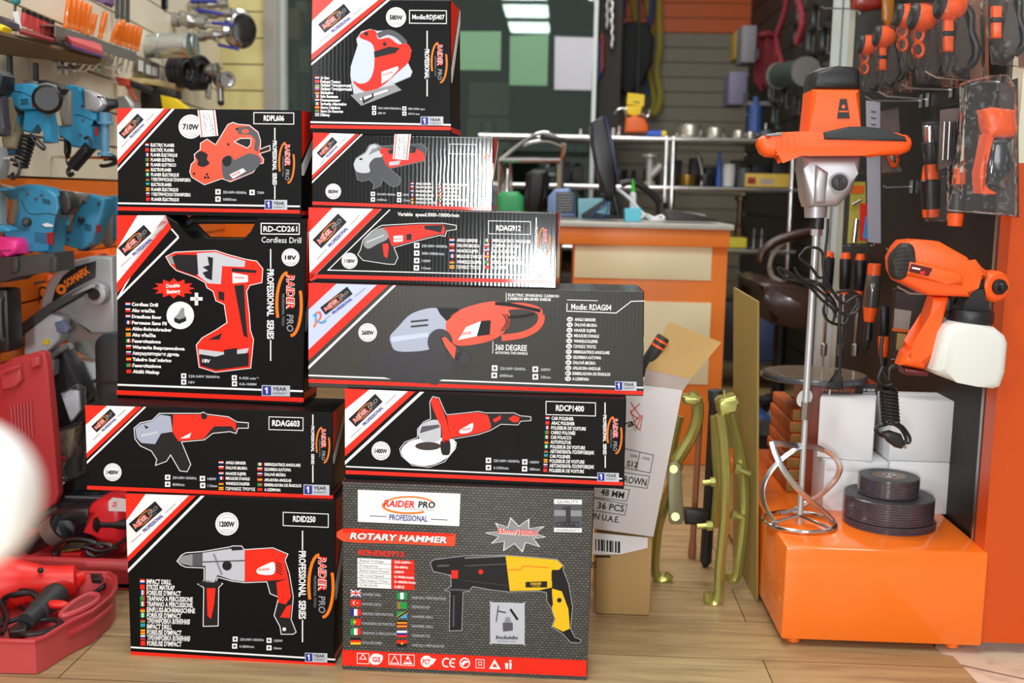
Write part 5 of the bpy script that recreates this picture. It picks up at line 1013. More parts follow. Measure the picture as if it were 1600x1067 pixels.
mb = MB(); mb.slabp([(1540, 216), (1580, 214), (1576, 260), (1568, 296), (1536, 294), (1532, 270)], 2.035, .045, M('gloss_black', '15161c', .15, coat=.8), .014); mb.build('grip', t)
mb = MB(); mb.slabp([(1562, 130), (1590, 122), (1592, 340), (1556, 330)], 2.05, .003, M('dark_card'), 0); mb.build('backing_card', t)
mb = MB(); mb.slabp([(1500, 130), (1540, 118), (1572, 116), (1588, 140), (1588, 338), (1480, 330), (1488, 300), (1506, 262)], 1.995, .03, BLISTER, .012); mb.build('blister', t)
# ---- cardboard sheet leaning on the plinth
a, b = Wx(1183, 912, p0.x - .006), Wx(1146, 846, p0.x - .010); tz = [W(1146, 449, b.y).z, W(1183, 471, a.y).z]
mb = MB(); ax_ = W(1146, 449, b.y).x; bx_ = W(1183, 471, a.y).x
q = [V(ax_, b.y, tz[0]), V(bx_, a.y, tz[1]), V(a.x, a.y, .0015), V(b.x, b.y, .0015)]
mb.hexa(q + [p + V(.005, .003, 0) for p in q], M('olive_kraft', 'a08a4a', .7, vs=5)); one(mb, 'cardboard_sheet', 'tall kraft cardboard sheet leaning against the orange plinth', 'cardboard')
# ---- cartons beside the pile
yc = yf(1000, 962); zc1 = W(970, 838, yc).z
x0 = W(930, 962, yc).x; x1 = W(1014.5, 962, yc).x
t = thing('kraft_carton', 'brown carton standing on the floor beside the rotary hammer box', 'box', V((x0 + x1) / 2, yc + .1, 0))
mb = MB(); mb.box(((x0 + x1) / 2, yc + .1, zc1 / 2 + .001), (x1 - x0, .2, zc1 - .001), M('kraft_carton_board', 'b2905a', .7, vs=10), bev=.0015)
Q = Print(mb, V(x0, yc, zc1), V(x1, yc, zc1), V(x0, yc, 0)); Q.text('US', 919, 888, 13, 11, PKD, 1, 0, .02); Q.text('BARCODE'[:0] or ' ', 930, 860, 5, 5, PKD, 1)
Q.rect(930, 868, 24, 3, PKD, 1); mb.build('carton_body', t)
mb = MB(); Q = Print(mb, V(x0, yc - .001, zc1), V(x1, yc - .001, zc1), V(x0, yc - .001, 0)); Q.poly([(927, 832), (1012, 840), (1012, 856), (970, 866), (927, 866)], M('white_tape', 'e8e6ea', .15, coat=.6), 0)
for i in range(9): Q.rect(930 + i * 4.4, 842 + i * .5, 1.8 + (i % 3), 18, PKD, 1)
mb.build('parcel_tape', t)
yw = yc - .012
TRp, BRp, BLp, TLp = (1066.5, 610), (1021, 839), (905, 823), (950, 594)
P4 = [W(*p, yw) for p in (TLp, TRp, BRp, BLp)]
lift = zc1 + .0015 - min(P4[2].z, P4[3].z)
t = thing('white_goods_carton', 'tilted white carton printed 48 MM and 36 PCS, on the brown carton', 'box', P4[2])
mb = MB(); GW = M('grey_white_carton', 'd4d0d0', .6, vs=6); mb.hexa(P4 + [p + V(.0, .16, 0) for p in P4], GW, .001)
Q = Print(mb, P4[0], P4[1], P4[3])
Q.line([(960, 697), (1021, 711), (1016, 739), (955, 726)], 1, PKD, 1, True); Q.line([(1000, 707), (994, 735)], 1, PKD, 1); Q.text('CODE', 984, 713, 12, 4, PKM, 1, 11, .02); Q.text('CODE', 1003, 717, 12, 4, PKM, 1, 11, .02); Q.text('S12', 979, 728, 17, 9, PKD, 1, 9, .02)
Q.line([(940, 733), (1015, 744), (1011, 763), (938, 752)], 1, PKD, 1, True); Q.text('BROWN', 968, 752.5, 42, 11, PKD, 1, 9, .02)
Q.line([(915, 758), (984, 765), (979, 783), (915, 775)], 1, PKD, 1, True); Q.text('48 MM', 938, 773, 37, 10.5, PKD, 1, 9, .02)
Q.line([(905, 774), (980, 788), (976, 805), (905, 794)], 1, PKD, 1, True); Q.text('36 PCS', 933, 794, 42, 10.5, PKD, 1, 8, .02); Q.text('MADE IN U.A.E.', 893, 805, 75, 9.5, PKD, 1, 9, .02)
Q.text('ra', 972, 670, 20, 12, PKD, 1, -16, .02, .2); Q.ring(993, 670, 2.4, .7, PKM, 1)
RK = M('print_faded_red', 'd84a3c', .5, var=0)
for pp in ([(985, 628), (1000, 650), (990, 660)], [(985, 640), (995, 668), (1003, 648)], [(1000, 630), (985, 645), (998, 655)], [(990, 662), (1000, 672), (1004, 650)]): Q.line(pp, 1.6, RK, 1)
mb.build('carton_body', t)
yfp = yw + .01
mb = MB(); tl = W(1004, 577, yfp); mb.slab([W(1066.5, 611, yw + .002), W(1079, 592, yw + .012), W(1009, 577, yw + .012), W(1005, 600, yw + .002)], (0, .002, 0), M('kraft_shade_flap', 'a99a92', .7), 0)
mb.slab([W(1009, 577, yw + .012), W(1046, 503, yw + .05), W(1127, 535, yw + .05), W(1079, 592, yw + .012)], (0, .003, 0), KRAFT, 0); mb.build('open_flap', t)
t = thing('hand_tool', 'black rubber handle with two orange bands sticking out of the white carton', 'handle', W(1006, 576, yw + .03))
mb = MB(); mb.cylp((1000, 585), (1037, 526), yw + .03, 11, SOFT, 10.5, bev=2); g = mb.build('grip', t)
for f in (.72, .86):
    mb = MB(); A = (1000 + 37 * f, 585 - 59 * f); mb.cylp(A, (A[0] + 1.9, A[1] - 3.2), yw + .03, 11.4, OBODY, 11.3); mb.build('orange_band', g)
# ---- gear pullers
OLV = M('yellow_zinc_steel', 'b4b568', .27, metal=.75, var=.12, vs=12); K9 = crop(900, 650, 3.232); K8 = crop(860, 430, 3.558)
def arm(mb, pts, Y, w, th=.016, dY=0): mb.tube([W(p[0], p[1], Y + dY) for p in pts], w * mp(Y), OLV, 8, False, 4, th / (2 * w * mp(Y)), up=(1, 0, 0))
Y2 = yf(1115, 943); t = thing('gear_puller', 'large yellow zinc jaw puller standing upright nearest the cardboard sheet', 'gear puller', Wz(1115, 943))
mb = MB(); arm(mb, K9([(726, -10), (742, 100), (750, 200), (757, 340), (752, 500), (738, 650), (726, 780), (722, 880), (712, 935), (690, 945), (672, 930), (668, 890)]), Y2, 8.5, .022); mb.build('jaw', t)
mb = MB(); arm(mb, K9([(775, -20), (795, 60), (825, 180), (848, 330), (850, 480), (838, 620), (822, 730), (812, 800), (795, 828), (775, 815), (768, 790)]), Y2 + .06, 8.5, .022); mb.build('jaw', t)
mb = MB(); arm(mb, K9([(700, 0), (708, 200), (715, 350), (705, 500), (700, 560)]), Y2 + .04, 7, .02); mb.build('jaw', t)
mb = MB(); mb.slabp(K8([(920, 700), (935, 680), (1020, 660), (1045, 685), (1040, 712), (1005, 728), (990, 765), (930, 765)]), Y2 + .03, .06, OLV, .006); mb.cylp(K8(965, 640), K8(968, 672), Y2 + .04, 2.5, OLV); mb.build('crosshead', t)
for (x0_, y0_), (x1_, y1_), dY in (((640, 338), (705, 330), 0), ((800, 262), (880, 292), .05), ((612, 558), (690, 552), 0), ((785, 494), (842, 515), .05)):
    mb = MB(); mb.cylp(K9(x0_, y0_), K9(x1_, y1_), Y2 + dY - .01, 4.5, OLV); s_ = 1 if x0_ < 700 else 0; f = .62 if s_ else .0
    A = (x0_ + (x1_ - x0_) * f, y0_ + (y1_ - y0_) * f); B = (x0_ + (x1_ - x0_) * (f + .35), y0_ + (y1_ - y0_) * (f + .35)); mb.cylp(K9(*A), K9(*B), Y2 + dY - .01, 8, OLV, n=6); mb.build('bolt', t)
Y1 = yf(1030, 908); t = thing('gear_puller', 'yellow zinc jaw puller leaning against the white carton', 'gear puller', Wz(1030, 908))
mb = MB(); arm(mb, K8([(770, 665), (812, 700), (818, 780), (790, 880), (740, 970), (690, 1050)]) + K9([(510, 250), (490, 290)]), Y1, 10, .022); mb.build('jaw', t)
mb = MB(); mb.slabp(K9([(460, 250), (480, 232), (510, 228), (528, 245), (545, 520), (530, 545), (480, 545), (468, 525)]), Y1 - .022, .008, M('grey_zinc', '8c8c72', .35, metal=.7), .002); mb.cylp(K9(500, 505), K9(500, 505), Y1, 1, OLV) if False else None
for p in ((492, 268), (502, 508)): mb.cyl(W(*K9(*p), Y1 - .03), W(*K9(*p), Y1 + .015), 6.5 * mp(Y1), OLV, n=12)
mb.build('link_plate', t)
mb = MB(); arm(mb, K9([(490, 330), (450, 440), (415, 560), (402, 660), (396, 740), (402, 800), (425, 828), (455, 822), (474, 800)]), Y1, 8, .022); mb.build('jaw', t)
mb = MB(); mb.slabp(K8([(728, 660), (835, 668), (838, 694), (800, 720), (735, 705)]), Y1 + .01, .05, OLV, .006); mb.build('crosshead', t)
mb = MB(); mb.slabp(K9([(545, 462), (640, 470), (668, 492), (664, 545), (548, 540)]), Y1 + .03, .03, BLACK, .005); mb.build('yoke', t)
mb = MB(); arm(mb, K9([(525, 0), (505, 80), (490, 160), (478, 230)]), Y1 + .06, 7, .02); mb.build('jaw', t)
Yb = yf(1103, 886); t = thing('pry_bar', 'thick black steel bar with a pointed end standing between the pullers', 'bar', Wz(1100, 890))
mb = MB(); mb.cylp(K8(918, 640), K9(655, 735), Yb, 9, BLACK, 9.5, n=8); mb.cylp(K9(655, 735), K9(650, 772), Yb, 9.5, BLACK, 1, n=8); mb.build('shank', t)
mb = MB(); mb.cylp(K8(918, 636), K8(916, 712), Yb, 12, SOFT, 11, n=14, bev=2); mb.build('striking_cap', t)
Yh = yf(1081, 872); mb = MB(); mb.lathep((1095, 630), (1081, 872), Yh, [(0, 4.5), (.1, 5), (.78, 5), (.88, 5), (.93, 6.5), (.99, 6.5), (1, 5)], M('coppery_wood', '9a6244', .45, var=.15), 14); one(mb, 'wooden_handle', 'reddish wooden tool handle standing behind the black bar', 'handle')
# ================================================================== BEHIND: THE COUNTER, SHELF RACK AND FAR WALLS
K7 = crop(740, 170, 3.478); KP = crop(700, 0, 3.95)
CY = 3.5; COW = M('counter_orange', 'ff8c3a', .35, var=.03)
zc = W(1000, 348, CY).z; xl = W(800, 350, CY).x; xr = W(1147, 352, CY).x; th = 8.5 * mp(CY)
t = thing('sales_counter', 'orange sales counter with cream panels and a grey top', 'counter', V((xl + xr) / 2, CY + .3, 0))
mb = MB(); mb.box(((xl + xr) / 2, CY + .24, zc - th / 2), (xr - xl, .5, th), M('grey_stone_top', 'c2c0b8', .35, var=.15), bev=.003); mb.build('countertop', t)
xb0 = W(896, 420, CY).x; xb1 = W(1139, 420, CY).x; zf = zc - th - 27 * mp(CY)
mb = MB(); mb.box(((xl + xr) / 2 - .003, CY + .24, (zc - th + zf) / 2), (xr - xl - .012, .46, zc - th - zf), COW, bev=.002); mb.build('fascia', t)
mb = MB(); mb.box(((xb0 + xb1) / 2, CY + .26, zf / 2), (xb1 - xb0, .44, zf - .002), COW, bev=.002); mb.build('cabinet', t)
for y0, y1, x0_, x1_ in ((382, 440, 899, 1113), (470, 604, 912, 1108)):
    A = W(x0_, y0, CY); B = W(x1_, y1, CY); mb = MB(); mb.box(((A.x + B.x) / 2, CY + .037, (A.z + B.z) / 2), (B.x - A.x, .006, A.z - B.z), M('counter_cream', 'fbf0c8', .45, var=.04, vs=5), bev=.001); mb.build('cream_panel', t)
# monitor, boxes and cables on it
t = thing('computer_monitor', 'dark flat monitor seen edge-on, leaning back on the counter', 'monitor', V(W(955, 340, CY).x, CY + .2, zc))
Y = CY + .2
mb = MB(); mb.slabp(K7([(630, 92), (688, 60), (706, 62), (735, 200), (765, 390), (758, 470), (700, 470), (668, 330), (646, 200)]), Y, .34, M('monitor_black', '16161c', .35), .008); mb.build('screen_back', t)
mb = MB(); mb.slabp(K7([(690, 56), (718, 72), (745, 200), (778, 395), (762, 395), (730, 200)]), Y - .01, .36, M('monitor_rim', '2c3350', .3), .004); mb.build('bezel', t)
mb = MB(); mb.slabp(K7([(735, 440), (768, 430), (805, 590), (768, 592)]), Y, .06, BLACK, .008); mb.slabp(K7([(585, 575), (730, 480), (740, 495), (640, 570), (800, 580), (800, 596), (590, 594)]), Y - .02, .1, BLACK, .006); mb.build('stand', t)
for pts, m, nm, lb, r in (([(725, 410), (780, 435), (850, 490), (910, 560), (960, 595, -.02), (1010, 600, -.05)], WHITE, 'white_cable', 'white cable running down from the back of the monitor', 2.6), ([(640, 588, -.05), (660, 560), (700, 540), (725, 500), (728, 560), (690, 590, -.06)], M('blue_cord', '2f55b0', .4), 'blue_cable', 'thin blue cable coiled under the monitor', 1.0)):
    mb = MB(); mb.tubep(K7(pts), CY + .12, r, m, 8); one(mb, nm, lb, 'cable')
def blk(name, label, cat, pts, Y, th, m, bev=.004, group=None, z=None):
    mb = MB(); mb.slabp(pts, Y, th, m, bev); o = one(mb, name, label, cat, group)
    if z is not None: o.location.z = z + .0005
    return o
CY_ = M('cyan_card', '62c8dc', .5); LB_ = M('pale_blue_card', '96d2e0', .5)
blk('card_box', 'pale blue card box left of the monitor stand on the counter', 'box', K7([(568, 482), (700, 478), (738, 500), (735, 590), (570, 590)]), CY + .4, .1, LB_, .002, z=zc)
blk('card_box', 'bright cyan small box right of the monitor stand on the counter', 'box', K7([(818, 532), (905, 528), (908, 602), (820, 604)]), CY + .1, .08, CY_, .002, z=zc)
t = thing('glue_bottle', 'slim white bottle with a pointed green cap on the counter', 'bottle', V(W(*K7(865, 590), CY + .3).x, CY + .3, zc))
mb = MB(); mb.lathep(K7(866, 592), K7(866, 440), CY + .3, [(0, 5), (.85, 5), (1, 2)], WHITE, 14); mb.build('bottle_body', t)
mb = MB(); mb.lathep(K7(866, 500), K7(866, 378), CY + .3, [(0, 4), (.6, 3.4), (1, .8)], M('green_cap', '35c22c', .35), 14); mb.build('cap', t)
mb = MB(); mb.slabp(K7([(1030, 548), (1060, 545), (1200, 572), (1312, 600), (1306, 612), (1040, 606)]), CY + .14, .16, M('dark_brown_case', '322a26', .4), .004); one(mb, 'keypad', 'dark wedge-shaped keypad on the right end of the counter', 'keypad')
mb = MB(); mb.slabp(K7([(1120, 556), (1240, 572), (1260, 584), (1150, 570)]), CY + .12, .1, M('pale_grey', 'a8a6a6', .5), .001); one(mb, 'paper_slip', 'pale paper slip lying on the dark keypad', 'paper')
mb = MB(); mb.tubep(K7([(915, 588, -.05), (940, 575), (980, 592), (1020, 580), (1030, 600, -.04), (960, 604, -.06)]), CY + .08, 2.2, WHITE, 8); one(mb, 'adapter_cord', 'small bunch of white cord lying beside the cyan box', 'cord')
t = thing('desk_fan_heater', 'blue-grey rounded device with a slatted grille on the counter', 'device', V(W(*K7(485, 590), CY + .25).x, CY + .25, zc))
mb = MB(); mb.slabp(K7([(402, 590), (404, 480), (440, 436), (520, 430), (550, 470), (556, 590)]), CY + .25, .14, M('blue_grey_plastic', '6d86b0', .35), .02); mb.build('housing', t)
mb = MB(); mb.slabp(K7([(448, 452), (540, 452), (546, 565), (448, 565)]), CY + .182, .012, BLACK, .004)
for i in range(7): mb.slabp(K7([(452, 460 + i * 15), (540, 460 + i * 15), (540, 465 + i * 15), (452, 465 + i * 15)]), CY + .176, .006, GREYP, 0)
mb.build('grille', t)
# chairs behind and beside the counter
LEATH = M('black_leather', '211f20', .35, bump=.2, bs=40); BRL = M('brown_leather', '3d241e', .28, coat=.3, bump=.3, bs=25)
def swivel(t, c, seatz, m):
    mb = MB(); mb.cyl(c + V(0, 0, .08), c + V(0, 0, seatz), .025, BLACK); mb.build('gas_column', t)
    for k in range(5):
        a = k * 1.2566 + .3; e = c + V(.2 * math.cos(a), .2 * math.sin(a), .06); mb = MB(); mb.tube([c + V(0, 0, .09), e], .016, BLACK, 8, sm=1); mb.ball(e - V(0, 0, .03), .029, BLACK); mb.build('base_leg', t)
c = V(W(838, 330, 4.6).x, 4.75, .0); t = thing('office_chair', 'black leather office chair behind the counter, its tall back showing', 'chair', c)
mb = MB(); mb.slabp(K7([(285, 352), (325, 330), (395, 332), (420, 372), (398, 470), (370, 590), (262, 590), (276, 470)]), 4.56, .09, LEATH, .03); mb.slabp(K7([(305, 352), (330, 340), (390, 342), (380, 470), (350, 580), (290, 580)]), 4.52, .03, LEATH, .012); mb.build('backrest', t)
mb = MB(); mb.box(c + V(0, .02, .47), (.46, .4, .1), LEATH, bev=.03); mb.build('seat', t); swivel(t, c, .43, LEATH)
mb = MB(); mb.tubep(K7([(800, 410), (850, 400), (920, 425), (985, 480), (1028, 545)]), 4.25, 5.5, LEATH, 10); a = W(*K7(1022, 540), 4.25); mb.cyl((a.x, a.y, .001), a + V(0, 0, .02), .022, LEATH); mb.cyl((a.x, a.y, .001), (a.x, a.y, .02), .1, LEATH); one(mb, 'curved_armrest', 'black curved armrest loop rising behind the counter', 'chair arm')
c = V(W(1222, 470, 4.3).x, 4.3, 0); t = thing('leather_chair', 'dark brown leather chair behind the leaning cardboard sheet', 'chair', c)
mb = MB(); mb.slabp(K4([(28, 305), (80, 285), (230, 315), (420, 375), (450, 440), (445, 530), (250, 545), (100, 520), (78, 390)]), 4.3, .5, BRL, .06); mb.build('seat', t)
mb = MB(); mb.tubep(K4([(100, 210), (112, 160), (190, 95), (320, 55), (430, 40), (540, 40)]), 4.15, 7.5, BRL, 12); ar = mb.build('armrest', t)
mb = MB(); mb.tubep(K4([(150, 240), (170, 170), (250, 95), (380, 60), (520, 60)]), 4.17, 3.2, M('pale_foam', 'b4a898', .6), 10); mb.tubep(K4([(150, 235), (165, 290), (210, 320)]), 4.19, 4, M('pale_foam'), 10); mb.build('arm_frame', ar); swivel(t, c, W(1222, 505, 4.3).z, BRL)
# green hand pump and chrome frame at the left end of the counter
t = thing('hand_pump', 'green cast machine with a chrome spout left of the black chair', 'pump', V(W(795, 335, 4.1).x, 4.1, 0))
mb = MB(); mb.slabp(K7([(132, 470), (160, 448), (240, 450), (272, 480), (272, 640), (130, 640)]), 4.13, .12, M('machine_green', '2f9a5c', .4), .02); mb.build('casting', t)
mb = MB(); mb.lathep(K7(182, 470), K7(186, 325), 4.13, [(0, 7), (.3, 6), (.7, 3), (1, 2.6)], CHROME, 14); mb.tubep(K7([(150, 460), (160, 360), (140, 290)]), 4.11, 1.6, CHROME, 8); mb.tubep(K7([(210, 460), (205, 360), (196, 280)]), 4.11, 1.6, CHROME, 8); mb.build('spout', t)
p = W(798, 352, 4.13); mb = MB(); mb.cyl((p.x, 4.13, .02), (p.x, 4.13, p.z), .05, BLACK); mb.cyl((p.x, 4.13, 0), (p.x, 4.13, .03), .11, BLACK); mb.build('pedestal', t)
t = thing('chrome_chair', 'chrome tube chair with a black pad beside the shelf rack', 'chair', V(W(830, 230, 4.5).x, 4.5, 0))
mb = MB(); mb.tubep(K7([(140, 280), (190, 240), (270, 180), (340, 140), (400, 132), (450, 160), (500, 195)]), 4.28, 3, CHROME, 10); mb.tubep(K7([(270, 200), (330, 180), (410, 175), (500, 208)]), 4.30, 2.6, CHROME, 10)
for x_, Yq in ((145, 4.28), (480, 4.3), (160, 4.43), (470, 4.44)):
    a = W(*K7(x_, 280), Yq); mb.cyl((a.x, a.y, .001), a, .011, CHROME, n=10)
a, b = W(*K7(145, 280), 4.28), W(*K7(480, 280), 4.3); mb.tube([a, b, W(*K7(470, 280), 4.44), W(*K7(160, 280), 4.43), a], .011, CHROME, 8, sm=1); a = W(*K7(480, 280), 4.3); mb.tube([a, W(*K7(500, 195), 4.28)], .011, CHROME, 8, sm=1); mb.build('tube_frame', t)
mb = MB(); mb.slabp(K7([(360, 150), (400, 136), (500, 165), (500, 195), (440, 180), (380, 172)]), 4.33, .12, LEATH, .01); mb.build('pad', t)
# shelf rack
SY = 5.0; levels = []
t = thing('shelf_rack', 'bright steel shelf rack full of fittings behind the counter', 'shelf rack', V(.3, SY + .2, 0))
xa, xe = W(752, 206, SY).x, 1.04
for yy in (212, 288, 384):
    z = W(1000, yy, SY).z; levels.append(z); mb = MB(); mb.box(((xa + xe) / 2, SY + .19, z - .012), (xe - xa, .38, .02), M('bright_steel', 'd6d8d6', .22, metal=.8), bev=.003)
    mb.cyl((xa - .01, SY - .01, z - .014), (xe, SY - .01, z - .014), .0125, CHROME, n=12); mb.build('shelf', t)
mb = MB(); mb.box(((xa + xe) / 2, SY + .19, .12), (xe - xa, .38, .02), STEEL, bev=.003); mb.build('shelf', t)
for xp in (W(1040, 260, SY).x, W(1051, 260, SY).x, xa + .02, xe - .03):
    for Yp in ((SY - .01,) if xp != xa + .02 else (SY - .01, SY + .36)): mb = MB(); mb.cyl((xp, Yp, .001), (xp, Yp, levels[0]), .012, CHROME, n=12); mb.build('post', t)
zA_, zB_, zC_ = levels; YS = SY + .08
def onshelf(px, z, Yq=YS): return V(W(px, 250, Yq).x, Yq, z + .0005)
GB = 'bell caps on the top shelf'
for px, r, h, lab in ((1077, 19, 21, 'largest rounded steel cap on the top shelf'), (1116, 15, 17, 'second largest rounded steel cap on the top shelf'), (1153, 11, 13, 'small rounded steel cap right of the two large ones'), (1171, 7.5, 11, 'smallest rounded steel cap on the top shelf'), (1248, 12, 10, 'rounded steel cap behind the orange mixer handle')):
    k = mp(YS); mb = MB(); mb.lathe(onshelf(px, zA_), (0, 0, 1), [(0, r * k * .86), (h * k * .15, r * k), (h * k * .6, r * k * .98), (h * k * .9, r * k * .8), (h * k, r * k * .4), (h * k * 1.01, 0)], M('satin_steel', 'bdb9b0', .3, metal=.8), 20); one(mb, 'steel_dome', lab, 'fitting', GB)
k = mp(YS); mb = MB(); mb.lathe(onshelf(1196, zA_), (0, 0, 1), [(0, 10 * k), (6 * k, 12 * k), (12 * k, 9 * k), (15 * k, 0)], DGREY, 18); one(mb, 'dark_dome', 'dark rounded cap at the right of the top shelf', 'fitting')
for px, r, h, m, lab in ((932, 2, 18, WHITE, 'thin white rod standing on the top shelf'), (906, 2, 12, WHITE, 'short white rod standing on the top shelf by the white sheet'), (957, 6, 12, STEEL, 'small steel fitting beside the monitor top'), (966, 4, 15, STEEL, 'tall steel fitting beside the orange tool'), (1056, 3, 6, STEEL, 'tiny steel fitting between blue torch and large cap'), (1131, 3, 8, STEEL, 'tiny bright fitting between the large caps'), (1194, 1.6, 26, WHITE, 'white stick behind the dark cap')):
    mb = MB(); mb.lathe(onshelf(px, zA_, YS + (.12 if r < 2.5 else 0)), (0, 0, 1), [(0, r * k), (h * k * .3, r * k), (h * k * .4, r * k * .7), (h * k, r * k * .7)], m, 12); one(mb, 'pipe_fitting', lab, 'fitting', 'small fittings on the top shelf')
t = thing('clamp_tool', 'orange tool with steel claws and a yellow tag on the top shelf', 'tool', onshelf(993, zA_))
mb = MB(); mb.slabp([(976, 207), (978, 186), (990, 182), (1006, 186), (1012, 198), (1011, 207)], YS, .09, M('tool_orange', 'e8661c', .4), .01); mb.build('tool_body', t)
mb = MB(); mb.tubep([(980, 186), (978, 170), (1000, 176), (1012, 182), (1016, 172)], YS - .01, 2, CHROME, 8); mb.tubep([(960, 178), (968, 170), (980, 170)], YS, 1.5, CHROME, 8); mb.slabp([(978, 166), (1003, 166), (1000, 180), (990, 182), (980, 178)], YS, .04, M('tag_yellow', 'f0d018', .5), .004); mb.build('claw', t)
mb = MB(); mb.slabp([(981, 145), (1007, 148), (1006, 166), (979, 163)], YS - .01, .004, M('tag_yellow'), 0); mb.slabp([(990, 158), (999, 159), (999, 161), (990, 160)], YS - .0135, .001, DGREY, 0); mb.build('tag', t)
t = thing('torch', 'blue torch with a yellow end lying on the top shelf', 'torch', onshelf(1024, zA_))
k = mp(YS); z0 = zA_ + 5 * k; mb = MB(); mb.cyl(V(W(1009, 200, YS).x, YS, z0), V(W(1034, 200, YS).x, YS, z0), 4.8 * k, M('torch_blue', '2a5cc8', .35)); mb.build('barrel', t)
mb = MB(); mb.cyl(V(W(1033, 200, YS).x, YS, z0), V(W(1041, 200, YS).x, YS, z0), 4.4 * k, M('tag_yellow')); mb.build('end_ring', t)
# middle shelf
def boxon(name, label, px0, px1, z, h, d, m, Yq=YS - .03, deco=None):
    a, b = W(px0, 250, Yq).x, W(px1, 250, Yq).x; mb = MB(); mb.box(((a + b) / 2, Yq + d / 2, z + h / 2 + .0005), (b - a, d, h), m, bev=.002)
    for u0, u1, v0, v1, mm in deco or (): mb.box((a + (b - a) * (u0 + u1) / 2, Yq - .0008, z + h * (v0 + v1) / 2), ((b - a) * (u1 - u0), .0016, h * (v1 - v0)), mm)
    return one(mb, name, label, 'box')
DKB = [M('stock_dark_%d' % i, c_, .5) for i, c_ in enumerate(('24262a', '2e2a28', '1c2430', '3a3026'))]
for i, (p0_, p1_, h_) in enumerate(((868, 892, 34), (894, 912, 28), (940, 958, 36), (1008, 1032, 26), (1046, 1066, 40), (1080, 1098, 44), (1104, 1120, 30), (1146, 1170, 42), (1176, 1204, 36), (1208, 1238, 44))):
    boxon('stock_carton', ['dark carton on the middle shelf above the blue-grey device', 'dark carton on the middle shelf beside the chair back', 'dark carton on the middle shelf just left of the monitor', 'dark carton behind the branched fitting', 'dark carton behind the shelf posts', 'dark carton behind the brass valve', 'dark carton behind the slim blue bottle', 'dark carton behind the milky cup', 'dark carton behind the near end of the long yellow box', 'dark carton behind the far end of the long yellow box'][i], p0_, p1_, zB_, h_ * k, .1, DKB[i % 4], SY + .24)
t = thing('tee_fitting', 'white-grey branched pipe fitting standing on the middle shelf', 'fitting', onshelf(1016, zB_))
mb = MB(); c = onshelf(1016, zB_); PG = M('painted_grey', 'b4b0ac', .35, metal=.3); mb.lathe(c, (0, 0, 1), [(0, 9 * k), (4 * k, 9 * k), (6 * k, 5 * k), (40 * k, 6 * k), (42 * k, 14 * k), (46 * k, 14 * k)], PG, 18); mb.cyl(c + V(2 * k, 0, 14 * k), c + V(17 * k, 0, 30 * k), 5.5 * k, PG, 7 * k); mb.build('fitting_body', t)
mb = MB(); c = onshelf(1092, zB_); mb.tube([onshelf(1060, zB_) + V(0, 0, 50 * k), onshelf(1085, zB_) + V(0, 0, 49 * k), c + V(0, 0, 42 * k), onshelf(1098, zB_) + V(0, 0, 20 * k), onshelf(1098, zB_)], 2.6 * k, STEEL, 10); one(mb, 'bent_pipe', 'bent steel pipe hooked over on the middle shelf', 'pipe')
for px, r, h, m, nm, lab in ((1075, 14, 16, M('brass_dark', '8a6a28', .35, metal=.7), 'brass_valve', 'dark brass valve beside the branched fitting'), (1103, 12, 18, BLACK, 'black_pot', 'black pot under the bent steel pipe'), (1140, 10, 34, M('milky_cup', 'c6c8c8', .4), 'plastic_cup', 'milky plastic cup on the middle shelf'), (1163, 12, 28, DGREY, 'dark_pot', 'dark pot beside the milky cup'),
    (1124, 4, 54, M('bottle_blue', '2c56a8', .4), 'blue_bottle', 'slim blue bottle on the middle shelf'), (985, 9, 22, BLACK, 'black_tin', 'black tin left of the branched fitting'), (968, 9, 22, BLACK, 'black_tin', 'black tin between monitor edge and the other tin')):
    mb = MB(); mb.lathe(onshelf(px, zB_, YS + .02), (0, 0, 1), [(0, r * k * .85), (h * k * .1, r * k * .9), (h * k * .8, r * k), (h * k, r * k * .9)] if nm != 'blue_bottle' else [(0, r * k), (h * k * .7, r * k), (h * k * .8, r * k * .5), (h * k, r * k * .5)], m, 18); one(mb, nm, lab, nm.split('_')[1])
YB_ = M('yellow_carton', 'cfae4a', .5)
boxon('fitting_box', 'long yellow box with red and white label on the middle shelf', 1166, 1240, zB_, 20 * k, .12, YB_, deco=[(.05, .22, .2, .7, M('deep_red_card', '8e2a26', .5)), (.32, .6, .2, .6, M('pale_card'))])
boxon('fitting_box', 'bright yellow box on the lower shelf right of the counter', 1143, 1173, zC_, 15 * k, .1, M('lemon_card', 'd8cc3c', .5))
for i in range(5): mb = MB(); mb.lathe(onshelf(1178 + i * 6, zC_), (0, 0, 1), [(0, 2.4 * k), (14 * k, 2.4 * k), (15 * k, 1.2 * k), (24 * k + (i % 2) * 5 * k, 1.1 * k)], STEEL if i % 2 else BLACK, 10); one(mb, 'drill_bit', ['short dark bit nearest the yellow box', 'bright bit second from the yellow box', 'dark bit in the middle of the row of bits', 'bright bit second from the mixer shaft', 'dark bit at the end of the row of bits'][i] + ' on the lower shelf', 'bit', 'bits standing on the lower shelf')
mb = MB(); mb.lathe(onshelf(1160, zC_, YS + .1), (0, 0, 1), [(0, 9 * k), (30 * k, 8 * k), (32 * k, 5 * k), (70 * k, 5 * k), (72 * k, 9 * k), (78 * k, 9 * k)], M('old_brass', '6f5c40', .35, metal=.7), 16); one(mb, 'brass_pillar_valve', 'tall dull brass valve on the lower shelf', 'valve')
zD_ = .131
boxon('tool_chest', 'dark chest on the bottom of the shelf rack', 1142, 1190, zD_, .26, .25, M('dark_chest', '24262a', .4)); boxon('tool_chest', 'blue-grey chest on the bottom of the rack below the leather chair', 1196, 1236, zD_, .2, .25, M('blue_chest', '3c4c74', .4))
